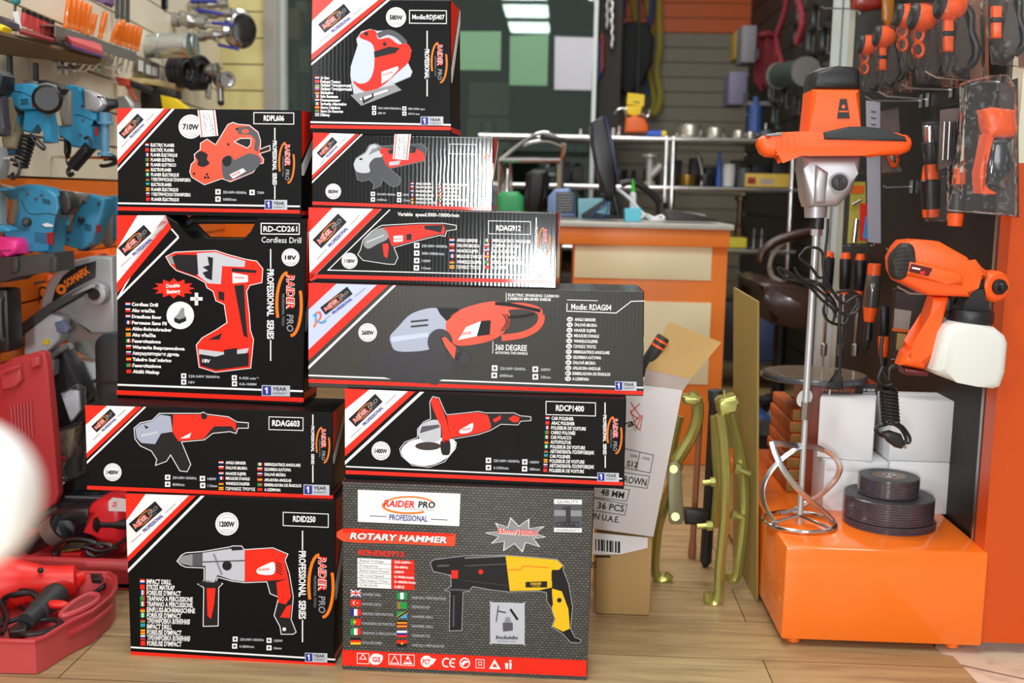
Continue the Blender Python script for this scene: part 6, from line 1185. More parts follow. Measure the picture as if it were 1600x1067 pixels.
# small pumps on the floor past the chair
for px, lab, m in ((1190, 'blue motor pump on the floor behind the chair', M('pump_blue', '2c4c8c', .4)), (1228, 'grey round motor on the floor behind the plinth', M('pump_grey', 'a2a8b0', .35))):
    c = W(px, 560, 3.85); r = .038; t = thing('motor_pump', lab, 'motor', V(c.x, 3.85, 0)); mb = MB(); mb.cyl((c.x, 3.75, .09), (c.x, 3.95, .09), r, m, bev=.012); mb.build('motor', t)
    mb = MB(); mb.cyl((c.x, 3.732, .09), (c.x, 3.75, .09), r * .7, DGREY); mb.build('end_cover', t); mb = MB(); mb.box((c.x, 3.85, .035), (.08, .18, .07), BLACK, bev=.003); mb.build('foot', t)
# sheets of paper on the glass partition
def sheet(pts, Y, label, m, sleeve=True):
    t = thing('paper_sheet', label, 'paper', W(pts[3][0], pts[3][1], Y)); mb = MB(); mb.slabp(pts, Y, .0012, m, 0); mb.build('paper', t)
    if sleeve: mb = MB(); (a, b), (c, d), (e, f), (g, h) = pts; mb.slabp([(a - 3, b - 7), (c + 3, d - 7), (e + 3, f + 3), (g - 3, h + 3)], Y - .004, .001, CLEAR, 0); mb.build('plastic_sleeve', t)
sheet([(867, 57), (928, 59), (924, 141), (866, 140)], GY - .012, 'white sheet in a clear sleeve on the glass partition', M('sheet_white', 'f4f2f8', .5, var=.02), True)
sheet([(797, 56), (857, 54), (855, 134), (796, 133)], GY + .01, 'upright pale green sheet behind the glass', M('sheet_back', 'f2f4e4', .5, var=.02), False)
sheet([(706, 49), (783, 49), (782, 110), (706, 109)], GY + .01, 'landscape pale green sheet behind the glass, partly hidden by the jigsaw box', M('sheet_back'), False)
# things in the dim room
mb = MB(); mb.box((W(765, 146, 7.2).x, 7.2, .66), (.26, .2, 1.32), M('dim_brown_board', '6a5c50', .6)); mb.box((W(765, 146, 7.2).x, 7.2, 1.44), (.25, .12, .2), M('dim_brown_board')); one(mb, 'dim_cabinet', 'dim brown cabinet standing behind the glass', 'cabinet')
t = thing('dark_figurine', 'small dark statuette on a stand behind the glass', 'ornament', V(W(763, 190, 6.6).x, 6.6, 0)); mb = MB(); c = V(W(763, 190, 6.6).x, 6.6, 0)
mb.lathe(c, (0, 0, 1), [(0, .09), (.03, .09), (.04, .02), (1.05, .02), (1.06, .06), (1.1, .06), (1.16, .03), (1.2, .055), (1.26, .05), (1.3, 0)], M('dim_bronze', '5c4a40', .4), 18); mb.build('stand', t)
# shelves of dim goods seen through the glass at the far left
for i, (px, y, w, h, col) in enumerate(((462, 40, 22, 46, '7a4a38'), (476, 95, 20, 40, '6a5a50'), (458, 140, 24, 34, '4c3c34'), (474, 20, 16, 30, '8a7a6c'))):
    Yq = 6.4 + .22 * i; a = W(px, y, Yq); mb = MB(); s_ = mp(Yq); mb.box((a.x, Yq, a.z), (w * s_, .14, h * s_), M('dim_goods_%d' % i, col, .6), bev=.004); mb.box((a.x, Yq, (a.z - h * s_ / 2) / 2), (.03, .03, a.z - h * s_ / 2), DARKW)
    one(mb, 'display_box', ['rust coloured box on a stand behind the glass beside the metal posts', 'grey-brown box behind the glass, above the lowest one', 'darkest low box behind the glass beside the metal posts', 'pale box highest behind the glass beside the jigsaw box'][i], 'box', 'dim boxes behind the glass')
# straps and rods on the far wall
def strap(pts, Y, w, m, label, nm='strap', th=.003):
    mb = MB(); mb.tube([W(x, y, Y) for x, y in pts], w * mp(Y), m, 8, False, 4, th / (w * mp(Y)), up=(1, 0, 0)); return one(mb, nm, label, 'strap', 'lifting straps on the far wall')
SYL = M('strap_yellow', 'a3951c', .6); SBL = M('strap_blue', '203766', .6)
HY = 6.94
for pts, w, m, lab in (([(982, -60), (992, 20), (1004, 70), (1016, 120), (1022, 160), (1016, 172)], 3.6, SYL, 'yellow strap slanting down beside the steel rod'), ([(1028, -60), (1030, 20), (1031, 70), (1026, 110), (1032, 150), (1024, 176), (1014, 170)], 4.2, SYL, 'yellow strap hanging nearest the orange boards'), ([(1005, -60), (1012, 10), (1020, 60)], 3, SYL, 'short yellow strap in the middle of the bunch'),
    ([(974, -60), (974, 10), (966, 60), (972, 100)], 4, SBL, 'blue strap hanging farthest from the orange boards'), ([(1022, -60), (1018, 20), (1008, 60), (1006, 120), (1012, 150)], 4.5, SBL, 'blue strap hanging between the yellow ones'), ([(984, 60), (985, 120), (984, 200)], 3.8, M('strap_orange', 'c8551c', .6), 'plain orange strap hanging straight down')): HY -= .022; strap(pts, HY, w, m, lab)
mb = MB(); mb.slabp([(966, 50), (980, 34), (1012, 36), (1022, 60), (1018, 100), (1004, 130), (982, 150), (966, 140)], 6.74, .06, M('bag_black', '17181a', .6), .015); one(mb, 'harness_bag', 'black harness bag hanging among the straps', 'bag')
mb = MB(); a, b = W(1001, -120, 6.66), W(996, 148, 6.66); mb.tube([b, a], .008, STEEL, 8, sm=1); mb.tube([a, a + V(0, .33, 0)], .008, STEEL, 8, sm=1); one(mb, 'steel_rod', 'thin steel rod hanging in front of the straps', 'rod')
for px, y0, y1, m, lab in ((948, -20, 40, STEEL, 'steel chain hanging highest on the dark pillar'), (956, 0, 70, CHROME, 'bright chain on the edge of the dark pillar'), (940, 60, 108, M('dark_red_film'), 'dark red hank hanging on the pillar'), (934, 70, 120, M('pump_blue'), 'blue hank hanging on the pillar')):
    mb = MB(); n = 9; Yq = 6.17
    for i in range(n): c = W(px + (i % 2) * 1.5, y0 + (y1 - y0) * i / (n - 1), Yq); mb.ball(c, .017, m, (.8, .8, 1.6), 10)
    one(mb, 'hanging_chain', lab, 'chain', 'chains hanging on the dark pillar')
# goods on the rear right wall
RW = 1.10
def rwp(px, py, off=.05): return Wx(px, py, RW - off)
RED_ = M('rope_red', '8a2430', .6)
c = rwp(1197, 92); mb = MB()
for i in range(7): mb.tube([c + V(-.05 + i * .016, (i % 3) * .012, .11), c + V(-.055 + i * .017, (i % 2) * .01, 0), c + V(-.045 + i * .014, .01, -.12 - .02 * (i % 3))], .011, RED_, 8)
mb.tube([c + V(-.06, 0, .11), c + V(0, -.02, .125), c + V(.055, 0, .11)], .016, RED_, 8); one(mb, 'rope_hank', 'thick hank of dark red rope on the rear right wall', 'rope')
def chain(pts, off, m, lab):
    P_ = spl([rwp(x, y, off) for x, y in pts], 10); mb = MB()
    for i in range(0, len(P_) - 1): mb.ball(P_[i], .016, m, (1, .6, 1.4) if i % 2 else (.6, 1, 1.4), 8)
    one(mb, 'hanging_chain', lab, 'chain', 'chains on the rear right wall')
chain([(1232, -20), (1226, 20), (1214, 60), (1222, 100)], .06, RED_, 'red chain hanging above the red rope hank'); chain([(1242, -20), (1254, 30), (1246, 66)], .16, RED_, 'red chain looped beside the white post')
for (x0_, y0_, x1_, y1_), m, lab in (((1156, 44, 1175, 101), M('dim_grey_card', '8c8a90', .5), 'tall pale grey box on the rear wall shelf beside the red rope'), ((1136, 115, 1160, 166), M('dim_lilac_card', '7d7a94', .5), 'lilac grey box lower on the rear wall'), ((1146, 52, 1157, 95), M('yellow_carton'), 'narrow yellow box half behind the tall grey box')):
    A = W(x0_, y0_, 6.0 if m.name != 'yellow_carton' else 6.2); B = W(x1_, y1_, A.y); mb = MB(); mb.box(((A.x + B.x) / 2, A.y, (A.z + B.z) / 2), (B.x - A.x, .2, A.z - B.z), m, bev=.003); mb.box(((A.x + B.x) / 2 + .04, A.y - .101, (A.z + B.z) / 2 - .05), (.022, .002, .05), DGREY)
    mb.box(((B.x + RW) / 2, A.y + .05, B.z + .02), (max(.02, RW - B.x), .02, .02), STEEL); one(mb, 'stock_box', lab, 'box', 'stock boxes on the rear right wall')
mb = MB(); c = rwp(1180, 184, .2); mb.lathe(c - V(0, 0, .075), (0, 0, 1), [(0, .032), (.12, .032), (.14, .014), (.17, .014)], M('dim_blue', '35538f', .45), 16); mb.box(((c.x + RW) / 2, c.y, c.z - .08), (RW - c.x + .06, .09, .01), STEEL); one(mb, 'spray_can', 'blue spray can on a bracket above the shelf rack', 'can')
t = thing('roll_reel', 'dark reel with bright ends on the rear right wall', 'reel', rwp(1240, 116, .1)); mb = MB(); a, b = rwp(1218, 118, .12), rwp(1258, 112, .12); mb.cyl(a, b, .055, M('dim_teal', '3a4a48', .45), bev=.004); mb.build('drum', t)
mb = MB(); d = (b - a).normalized(); mb.cyl(b, b + d * .02, .06, STEEL); mb.build('flange', t); mb = MB(); mb.cyl(a - d * .02, a, .06, STEEL); mb.build('flange', t); mb = MB(); mb.box(((b.x + RW) / 2, b.y, b.z), (RW - b.x, .02, .02), STEEL); mb.build('bracket', t)
random.seed(3)
spots = [(1252, 20, 'largest dark clamp high on the rear right wall'), (1276, 24, 'dark clamp next to the white posts, high up'), (1246, 52, 'dark clamp with a bright jaw above the reel'), (1268, 62, 'hook-shaped dark clamp above the reel end'), (1290, 60, 'dark clamp closest to the white posts, middle row'), (1274, 100, 'dark clamp beside the reel end'), (1290, 118, 'dark clamp just above the mixer cap'),
    (1206, 140, 'dark clamp below the red rope'), (1226, 150, 'dark clamp under the reel'), (1246, 160, 'dark clamp beside the mixer motor'), (1212, 176, 'lowest dark clamp above the steel caps')]
for i, (px, py, lab) in enumerate(spots):
    c = rwp(px, py, .04); t = thing('bar_clamp', lab, 'clamp', c, 'dark clamps on the rear right wall'); m = [DGREY, M('dim_iron', '4a4c4c', .4, metal=.6), BLACK][i % 3]; h = random.uniform(.06, .09)
    mb = MB(); mb.tube([c + V(0, -.05, h * .6), c + V(0, .03, h * .62), c + V(0, .05, 0), c + V(0, .03, -h * .6), c + V(0, -.05, -h * .6)], .014, m, 8, sm=3); mb.build('bow', t)
    mb = MB(); mb.cyl(c + V(0, -.05, -h * .9), c + V(0, -.05, h * .1), .008, M('dim_iron', '4a4c4c', .4, metal=.6), n=10); mb.tube([c + V(0, -.085, -h * .88), c + V(0, -.015, -h * .88)], .005, STEEL, 6, sm=1); mb.build('screw', t)
# ================================================================== LEFT: THE WALL OF TOOLS AND THE OPEN CASES
def wY(px, off=0): return (1.05 - off) * F / (720.0 - px)      # depth at which a thing `off` in front of the left wall shows at px
def KL(ox, oy, s): return crop(ox, oy, s)
L5 = KL(0, 0, 8); L7 = KL(0, 100, 5.927); L2 = KL(0, 250, 3.95); L3 = KL(0, 500, 3.558); L4 = KL(0, 760, 3.475); L6 = KL(200, 0, 6.277)
def peg(t, px, py, Y, m=CHROME, nm='wall_hook', up=0):
    """the hook that carries a thing, from the thing back to the left wall"""
    a = W(px, py, Y); mb = MB(); mb.tube([a, V(LX(Y) + .003, Y, a.z + .015)], .004, m, 8, sm=1); return mb.build(nm, t)
# sagging shelf board with goods
t = thing('display_shelf', 'sagging brown board shelf high on the slat wall, seen from below', 'shelf', W(100, 96, 2.9))
A_, B_, C_, D_ = W(-70, 36, 2.15), W(161, 95, 2.95), W(148, 101, wY(148, .012)), W(-70, 78, wY(-70, .012))
mb = MB(); up = V(0, 0, .008); mb.hexa([A_ + up, B_ + up, B_, A_, D_ + up, C_ + up, C_, D_], M('brown_board', '7a6444', .7, vs=8)); mb.build('board', t)
for px, py in ((12, 84), (53, 98)):
    Yq = wY(px, .012); a = W(px, py, Yq); mb = MB(); mb.slab([a + V(.004, -.008, 0), a + V(.004, .008, 0), a + V(.004, .008, -.06), a + V(.004, -.008, -.06)], (.008, 0, 0), DGREY, .001); mb.build('bracket', t)
def onboard(px, Yq):   # point of the board's top under picture column px at depth Yq
    u = (Yq - A_.y) / (B_.y - A_.y); p = A_ + (B_ - A_) * u; return V(W(px, 60, Yq).x, Yq, p.z + .009)
t = thing('socket_case', 'open red case of black-headed bits on the board shelf', 'tool case', W(55, 45, 2.62))
mb = MB(); mb.slab([W(30, 4, 2.75), W(80, 22, 2.95), W(88, 58, 2.9), W(31, 48, 2.7)], (.012, 0.0, 0), M('dark_red_plastic', '8e1c20', .4), .002); mb.slab([W(31, 46, 2.6), W(88, 62, 2.8), W(84, 64, 2.6), W(30, 50, 2.42)], (0, 0, .008), M('dark_red_plastic'), .002); mb.build('case', t)
for i in range(5): mb = MB(); x, y = 39 + i * 10, 19 + i * 4.2; mb.cylp((x - 3, y + 22), (x, y), 2.62 + i * .035, 4.6, M('coral_red', 'd2484a', .4), 5.2); mb.cylp((x, y + 1), (x + 1.4, y - 5), 2.62 + i * .035, 5.8, BLACK, 5.4); mb.build('bit_holder', t)
mb = MB(); mb.slabp([(20, 18), (28, 18), (34, 44), (26, 48)], 2.45, .002, WHITE, 0); one(mb, 'hang_tag', 'white paper tag hanging in front of the red case on the shelf', 'tag')
mb = MB(); mb.ballp((24, 0), 2.5, 8, M('teal_plastic', '3a8e96', .35)); mb.cylp((24, 4), (22, 47), 2.5, 2, DGREY); one(mb, 'teal_knob', 'teal round knob on a stem above the white tag', 'knob')
mb = MB(); mb.slabp([(-20, 34), (0, 37), (13, 44), (10, 51), (0, 49), (-20, 46)], 2.3, .04, M('tag_yellow'), .004); one(mb, 'yellow_pack', 'yellow pack at the near end of the board shelf', 'pack')
mb = MB(); mb.slabp([(-20, 24), (8, 27), (22, 36), (24, 47), (-20, 44)], 2.42, .05, M('dim_violet_card', '3e343c', .5), .003); one(mb, 'dark_pack', 'dark pack behind the yellow pack on the shelf', 'pack')
mb = MB(); q = [W(97, 60, 2.95), W(158, 77, 3.1), W(161, 91, 2.93), W(112, 75, 2.62)]; q = [p + V(0, 0, .012) for p in q]; mb.slab(q, (0, 0, .012), M('rose_card', 'd0525e', .5), .001); mb.slab([p - V(0, 0, .008) for p in q], (0, 0, .006), M('violet_card', '5a3c9a', .5), .001)
one(mb, 'file_pack', 'flat rose-red pack at the far end of the board shelf', 'pack')
# amber screwdrivers in a metal rack
AMB = M('amber_acetate', 'ff7a08', .15, coat=.8, var=.12, vs=40)
t = thing('screwdriver_rack', 'grey metal rack along the slat wall holding amber screwdrivers', 'rack', W(150, 70, wY(150, .06)))
P_ = []
for px, py in ((86, 40), (212, 82), (213, 97), (86, 58)): Yq = wY(px, .07); P_.append(W(px, py, Yq))
mb = MB(); mb.slab(P_, (.004, 0, 0), M('grey_metal', '8f8c84', .4, metal=.5), 0); mb.slab([P_[0], P_[1], P_[1] + V(-.062, 0, 0), P_[0] + V(-.062, 0, 0)], (0, 0, .003), M('grey_metal'), 0); mb.build('rail', t)
AD = [((109, -6), (102, 44), 60), ((117, -3), (110, 46), 62), ((125, 0), (118, 48), 64), ((132, 2), (125, 50), 66), ((140, 6), (133, 54), 69), ((149, 21), (142, 54), 72), ((165, 18), (156, 60), 76), ((186, 36), (174, 66), 95), ((193, 31), (182, 70), 100), ((198, 37), (189, 72), 104), ((206, 38), (197, 74), 108), ((213, 40), (205, 77), 111), ((219, 42), (213, 80), 113)]
LBL = ['first amber screwdriver of the row, beside the red case', 'amber screwdriver second in the tall row', 'middle amber screwdriver of the tall row', 'amber screwdriver fourth in the tall row', 'last amber screwdriver of the tall row', 'short amber screwdriver standing alone', 'amber screwdriver standing alone past the short one', 'amber screwdriver at the near edge of the crowded bunch', 'tallest amber screwdriver of the crowded bunch', 'amber screwdriver third in the crowded bunch', 'amber screwdriver fourth in the crowded bunch', 'amber screwdriver fifth in the crowded bunch', 'amber screwdriver touching the zinc coupling']
for (a, b, ye_), lab in zip(AD, LBL):
    Yq = wY((a[0] + b[0]) / 2, .05); e = (b[0] - (ye_ - b[1]) * .25, ye_ + 4)
    t = thing('amber_screwdriver', lab, 'screwdriver', W(*b, Yq), 'amber screwdrivers in the wall rack')
    mb = MB(); mb.lathep(a, b, Yq, [(0, 2.5), (.04, 4.0), (.2, 4.5), (.75, 4.3), (.85, 3.2), (.95, 4.2), (1, 3)], AMB, 12); mb.build('handle', t)
    mb = MB(); mb.cylp(b, e, Yq, 1.3, STEEL, n=8); mb.build('blade', t)
# zinc coupling, valves, hoses and elbows on the far part of the wall
Yz = 3.75; t = thing('zinc_coupling', 'large shiny zinc pipe coupling sticking out from the slat wall', 'coupling', W(260, 90, Yz))
mb = MB(); mb.lathep((224, 72), (292, 71), Yz, [(0, 14), (.02, 17), (.3, 18.5), (.31, 19.5), (.4, 19.5), (.41, 18.5)] + [(.44 + i * .05, 18.5 + .5 * (i % 2)) for i in range(11)] + [(1, 18.5), (1, 16), (.96, 15.8)], ZINC, 26); mb.build('sleeve', t)
mb = MB(); mb.lathep((290, 71), (297, 71), Yz, [(0, 17), (.3, 19.5), (1, 19)], ZINC, 24); mb.lathep((299, 70), (306, 69), Yz + .05, [(0, 18), (.5, 19), (1, 17)], ZINC, 24); mb.build('flange', t); peg(t, 226, 72, Yz, ZINC)
def valve(a, b, r, lever, Y, lab):
    t = thing('ball_valve', lab, 'valve', W(*a, Y), 'steel ball valves hung on the wall'); mb = MB()
    mb.lathep(a, b, Y, [(0, r), (.2, r), (.22, r * .75), (.35, r * .75), (.5, r * 1.1), (.65, r * .75), (.78, r * .75), (.8, r), (1, r), (1, r * .7), (.95, r * .65)], STEEL, 16); mb.build('valve_body', t)
    mb = MB(); mb.slabp([(lever[0], lever[1] - 2.4), (lever[2], lever[3] - 2.4), (lever[2] + 1, lever[3] + 2.4), (lever[0], lever[1] + 2.4)], Y - .03, .02, M('lever_blue', '3038a0', .4), .003); mb.cylp((lever[0] + 3, lever[1]), ((a[0] + b[0]) / 2, (a[1] + b[1]) / 2), Y - .01, 2, STEEL); mb.build('lever', t); peg(t, a[0] + 2, a[1], Y, STEEL)
valve((300, 8), (355, 6), 8, (298, 2, 338, 1), 4.35, 'highest blue-lever ball valve on the wall'); valve((305, 24), (362, 20), 8, (306, 15, 346, 22), 4.2, 'blue-lever ball valve just below the highest one'); valve((270, 30), (322, 36), 11, (332, 36, 366, 39), 4.1, 'thick steel ball valve with its blue lever end showing beside the round flange'); valve((310, 58), (362, 52), 8, (341, 70, 372, 77), 4.3, 'lowest blue-lever ball valve beside the black hose coils')
Yq = 4.3; t = thing('pipe_flange', 'round bright steel flange with a dark bore on the wall', 'flange', W(378, 45, Yq)); ax = V(.75, -.6, .05); c = W(371, 46, Yq); k = mp(Yq)
mb = MB(); mb.lathe(c, ax, [(-9 * k, 18 * k), (0, 18 * k), (.001, 30 * k), (7 * k, 30 * k), (9 * k, 27 * k), (11 * k, 24 * k), (16 * k, 24 * k), (17 * k, 21 * k)], CHROME, 30); mb.build('ring', t); mb = MB(); mb.lathe(c, ax, [(17 * k, 21 * k), (10 * k, 19 * k), (10 * k, 0)], BLACK, 24); mb.build('bore', t); peg(t, 368, 46, Yq, STEEL)
for px, py, rr, lab in ((284, 112, 25, 'black hose coil nearer the grey switch plate'), (307, 114, 27, 'black hose coil nearer the steel elbow')):
    Yq = 3.95 if px < 300 else 4.22; k = mp(Yq); c = W(px, py, Yq); ax = V(.93, -.36, 0); u, w = frame_of(ax); mb = MB()
    for d in (-.02, 0, .02):
        for s_ in (1, .72): mb.tube([c + ax.normalized() * d + (u * math.cos(a) + w * math.sin(a)) * rr * k * s_ * .85 for a in [math.pi * i / 10 for i in range(20)]], .011, CORD, 8, True, 1)
    mb.tube([c + V(0, 0, rr * k * .8), V(LX(Yq), Yq, c.z + rr * k * .85)], .005, CHROME, 6, sm=1); one(mb, 'hose_coil', lab, 'hose', 'black hose coils on the wall')
Yq = 4.25; t = thing('pipe_elbow', 'steel pipe elbow with ring and black knob below the flange', 'elbow', W(340, 120, Yq))
mb = MB(); mb.lathep((320, 110), (341, 110), Yq, [(0, 8), (.1, 10), (.7, 10), (.8, 12), (1, 12)], STEEL, 18); mb.ballp((346, 126), Yq, 13, STEEL); mb.lathe(W(351, 125, Yq - .02), V(.7, -.7, 0), [(0, 9 * mp(Yq)), (.012, 13 * mp(Yq)), (.026, 13 * mp(Yq)), (.026, 9 * mp(Yq)), (.01, 8 * mp(Yq))], CHROME, 20); mb.build('elbow_body', t)
mb = MB(); mb.slabp([(320, 132), (330, 132), (328, 155), (322, 155)], Yq, .02, STEEL, .003); mb.cylp((344, 138), (345, 158), Yq, 5, STEEL); mb.build('lever', t); mb = MB(); mb.ballp((345, 160), Yq, 5.5, BLACK); mb.build('knob', t); peg(t, 322, 110, Yq, STEEL)
t = thing('hose_reel_plug', 'red-ended black plug fitting at the top of the wall', 'fitting', W(240, 15, 3.9)); mb = MB(); mb.lathe(W(229, 10, 3.9), V(.3, -.9, 0), [(0, .02), (.01, .022), (.05, .021), (.055, .012), (.04, .008)], M('plug_red', 'd02c48', .4), 18); mb.build('red_end', t)
mb = MB(); mb.slabp([(224, -20), (258, -20), (260, 12), (248, 26), (232, 27), (222, 18)], 3.98, .08, M('gloss_black'), .02); mb.cylp((243, 8), (247, 14), 3.93, 5, M('teal_plastic')); mb.build('body', t); peg(t, 240, 5, 3.98)
t = thing('switch_plate', 'dark grey plate with three white openings on the wall', 'plate', W(230, 105, wY(230, .02))); mb = MB(); a_ = [W(x, y, wY(x, .015)) for x, y in ((215, 88), (248, 100), (247, 124), (214, 116))]; mb.slab(a_, (.01, 0, 0), M('plate_grey', '6e6a62', .5), .002); mb.build('plate', t)
mb = MB()
for x, y, h in ((220, 103, 17), (232, 109, 14), (242, 112, 13)): b_ = [W(x + dx, y + dy * h / 2 + dx * .35, wY(x + dx, .024)) for dx, dy in ((-3, -1), (3, -1), (3, 1), (-3, 1))]; mb.slab(b_, (.004, 0, 0), WHITE, 0)
mb.build('openings', t)
for i, px in enumerate((184, 192, 200)): Yq = wY(px, .03); mb = MB(); mb.cylp((px, -40), (px - 1, 29 + i * 3), Yq, 3.3, DGREY, n=10); one(mb, 'black_tube', ['black tube hanging nearest the amber screwdrivers', 'middle one of three hanging black tubes', 'black tube hanging nearest the red-ended plug'][i], 'tube', 'black tubes at the top of the wall')
mb = MB(); Yq = wY(160, .05); mb.slabp([(148, -20), (172, -20), (173, 6), (168, 10), (150, 2)], Yq, .06, M('lilac_pack', '7a5a8c', .5, var=.6, vs=60), .004); one(mb, 'small_pack', 'small lilac and pink pack at the top edge above the screwdrivers', 'pack')
# pliers, black and yellow packs
t = thing('pliers', 'red and black pliers with a white tip pointing along the wall', 'pliers', W(195, 130, 3.4))
mb = MB(); mb.slabp([(160, 124), (172, 119), (186, 122), (186, 132), (168, 131)], 3.4, .02, M('pale_card_white', 'd8d4cc', .5), .004); mb.build('jaw', t); mb = MB(); mb.slabp([(182, 120), (204, 124), (206, 136), (188, 134)], 3.4, .035, M('plier_red', 'c8452c', .45), .006); mb.tubep([(198, 134), (206, 146), (214, 158)], 3.4, 3, M('plier_red'), 8); mb.build('red_handle', t)
mb = MB(); mb.tubep([(203, 130), (220, 136), (240, 144)], 3.4, 5.5, BLACK, 10); mb.build('black_handle', t); peg(t, 185, 118, 3.4)
t = thing('tool_pouch_pack', 'black pouch with a yellow card hanging low on the slat wall', 'pouch', W(255, 165, 3.7))
mb = MB(); mb.slabp([(216, 150), (228, 140), (250, 136), (280, 142), (281, 154), (256, 160), (254, 176), (220, 176), (213, 164)], 3.7, .06, M('pouch_black', '201c1c', .5), .012); mb.build('pouch', t)
mb = MB(); mb.slabp([(253, 149), (275, 154), (297, 170), (296, 184), (258, 184)], 3.66, .03, M('tag_yellow'), .003); mb.build('yellow_card', t); peg(t, 250, 138, 3.7)
mb = MB(); Yq = wY(245, .02); mb.slab([W(x, y, wY(x, .03)) for x, y in ((213, 122), (280, 133), (280, 142), (213, 130))], (.05, 0, 0), M('kraft_cream', 'cdb780', .6), .002); one(mb, 'narrow_carton', 'narrow cream carton on the wall under the switch plate', 'carton')
mb = MB(); mb.slabp([(186, 152), (200, 150), (213, 164), (216, 178), (186, 178)], 3.35, .05, M('dull_silver', '9a9a98', .35, metal=.6), .01); mb.tube([W(195, 160, 3.35), V(LX(3.35), 3.35, W(195, 160, 3.35).z)], .004, CHROME, 6, sm=1); one(mb, 'pliers_pack', 'dull silver tool just above the planer box', 'tool')
for px, py, lab in ((88, 106, 'chrome hook on the slat wall below the shelf board'), (99, 107, 'chrome hook second from the first one below the shelf board'), (112, 104, 'chrome hook above the upright blue hammer drill'), (150, 104, 'long chrome hook beside the amber screwdriver rack')):
    Yq = wY(px, .0); a = W(px, py, Yq); mb = MB(); mb.tube([a + V(.0, 0, 0), a + V(.06, 0, -.004), a + V(.075, 0, .012)], .004, CHROME, 8, sm=1); mb.box(a + V(.004, 0, 0), (.006, .02, .03), CHROME); one(mb, 'slatwall_hook', lab, 'hook', 'chrome hooks on the slat wall')
# ---- blue hammer drills
BP2 = M('grip_grey', '84807a', .5); BGR = M('grip_beige', '8e8468', .5)
def coil(t, a, b, Y, r, n=10, nm='coiled_cord', tail=None):
    A = W(*a, Y); B = W(*b, Y); ax = (B - A).normalized(); u, w = frame_of(ax); R_ = r * mp(Y); mb = MB(); N = n * 9
    mb.tube([A + (B - A) * (i / N) + (u * math.cos(i * .698) + w * math.sin(i * .698)) * R_ for i in range(N + 1)], max(.0035, (B - A).length / n * .42), CORD, 6, sm=1)
    if tail: mb.tubep(tail, Y - .02, 2.2, CORD, 8)
    return mb.build(nm, t)
def bd(t, nm, pts, Y, th, m, bev=.012, dy=0): mb = MB(); mb.slabp(pts, Y + dy * .62, th * (.62 if th > .03 else 1), m, min(bev, .009)); return mb.build(nm, t)
def screws(t, pts, Y, th):
    th *= .62
    for p in pts:
        a = W(*p, Y - th / 2 + .002); mb = MB(); mb.cyl(a, W(*p, Y - th / 2 - .002), .0035, BLACK, n=10); mb.build('screw', t)
def seam(t, pts, Y, th, w=.8): mb = MB(); mb.tubep(pts, Y - th * .31, w, M('seam_dark', '143848', .6), 6); mb.build('seam_line', t)
def slits(t, x0, y0, x1, y1, n, dx, dy, Y, th):
    mb = MB()
    for i in range(n): mb.tubep([(x0 + dx * i, y0 + dy * i), (x1 + dx * i, y1 + dy * i)], Y - th * .31, .9, M('seam_dark', '143848', .6), 6, sm=1)
    mb.build('vent_slits', t)
GH = 'blue hammer drills on display'
Y = 2.42; t = thing('hammer_drill', 'blue hammer drill with a round black cap, hung on the slat wall', 'drill', W(45, 260, Y), GH)
m_ = bd(t, 'motor_body', L7([(60, 262), (110, 235), (200, 198), (360, 190), (430, 232), (472, 290), (482, 400), (400, 425), (250, 442), (185, 402), (158, 350), (160, 310), (70, 305)]), Y, .11, BLUEP, .03)
mb = MB(); mb.lathe(W(*L7(440, 330), Y - .026), V(.35, -.9, 0), [(0, .031), (.014, .031), (.02, .024), (.02, .012)], BLACK, 22); mb.build('brush_cap', m_)
bd(t, 'red_label', L7([(296, 320), (334, 310), (340, 395), (300, 402)]), Y, .004, M('label_red', '9a1c24', .4), 0, -.058)
bd(t, 'gear_neck', L7([(370, 190), (470, 175), (560, 200), (580, 300), (520, 400), (470, 300)]), Y, .07, BP2, .02, .02); bd(t, 'strap_grip', L7([(366, 158), (440, 150), (560, 185), (620, 235), (585, 285), (560, 225), (480, 190), (380, 185)]), Y, .05, BLACK, .012, .02)
bd(t, 'rear_handle', L7([(78, 300), (165, 310), (160, 470), (200, 640), (175, 790), (60, 800), (40, 700), (70, 500)]), Y, .06, BGR, .014, -.03); bd(t, 'trigger', L7([(135, 500), (200, 470), (195, 600), (160, 690), (132, 600)]), Y, .04, BLUEP, .01, -.02)
bd(t, 'lower_housing', L7([(260, 438), (478, 428), (500, 560), (515, 728), (430, 735), (440, 640), (432, 500), (390, 560), (330, 645), (242, 625)]), Y, .07, BLUEP, .015); bd(t, 'handle_foot', L7([(48, 800), (110, 770), (195, 760), (190, 840), (60, 850)]), Y, .07, BLUEP, .012)
screws(t, L7([(150, 460), (440, 480), (210, 300)]), Y, .1); seam(t, L7([(100, 250), (200, 262), (290, 300), (360, 300)]), Y, .11); slits(t, *L7(190, 330), *L7(260, 325), 4, .3, 2.6, Y, .11)
coil(t, L7(275, 660), L7(185, 960), Y - .02, 10, 9, tail=L7([(280, 650), (340, 690), (410, 760), (400, 790), (320, 720), (290, 660)])); peg(t, 60, 150, Y)
Y = 2.68; t = thing('hammer_drill', 'blue hammer drill with a silver gearbox and grey bow handle, hung on the slat wall', 'drill', W(140, 260, Y), GH)
bd(t, 'bow_handle', L7([(568, 262), (600, 235), (690, 250), (690, 575), (590, 590), (570, 420)]), Y, .05, BP2, .014, -.035)
bd(t, 'motor_body', L7([(640, 215), (700, 200), (755, 240), (812, 238), (815, 440), (942, 460), (940, 540), (850, 532), (900, 580), (912, 720), (928, 790), (860, 795), (700, 770), (700, 690), (600, 690), (588, 640), (590, 575), (690, 585), (720, 520), (685, 470), (690, 270)]), Y, .10, BLUEP, .022)
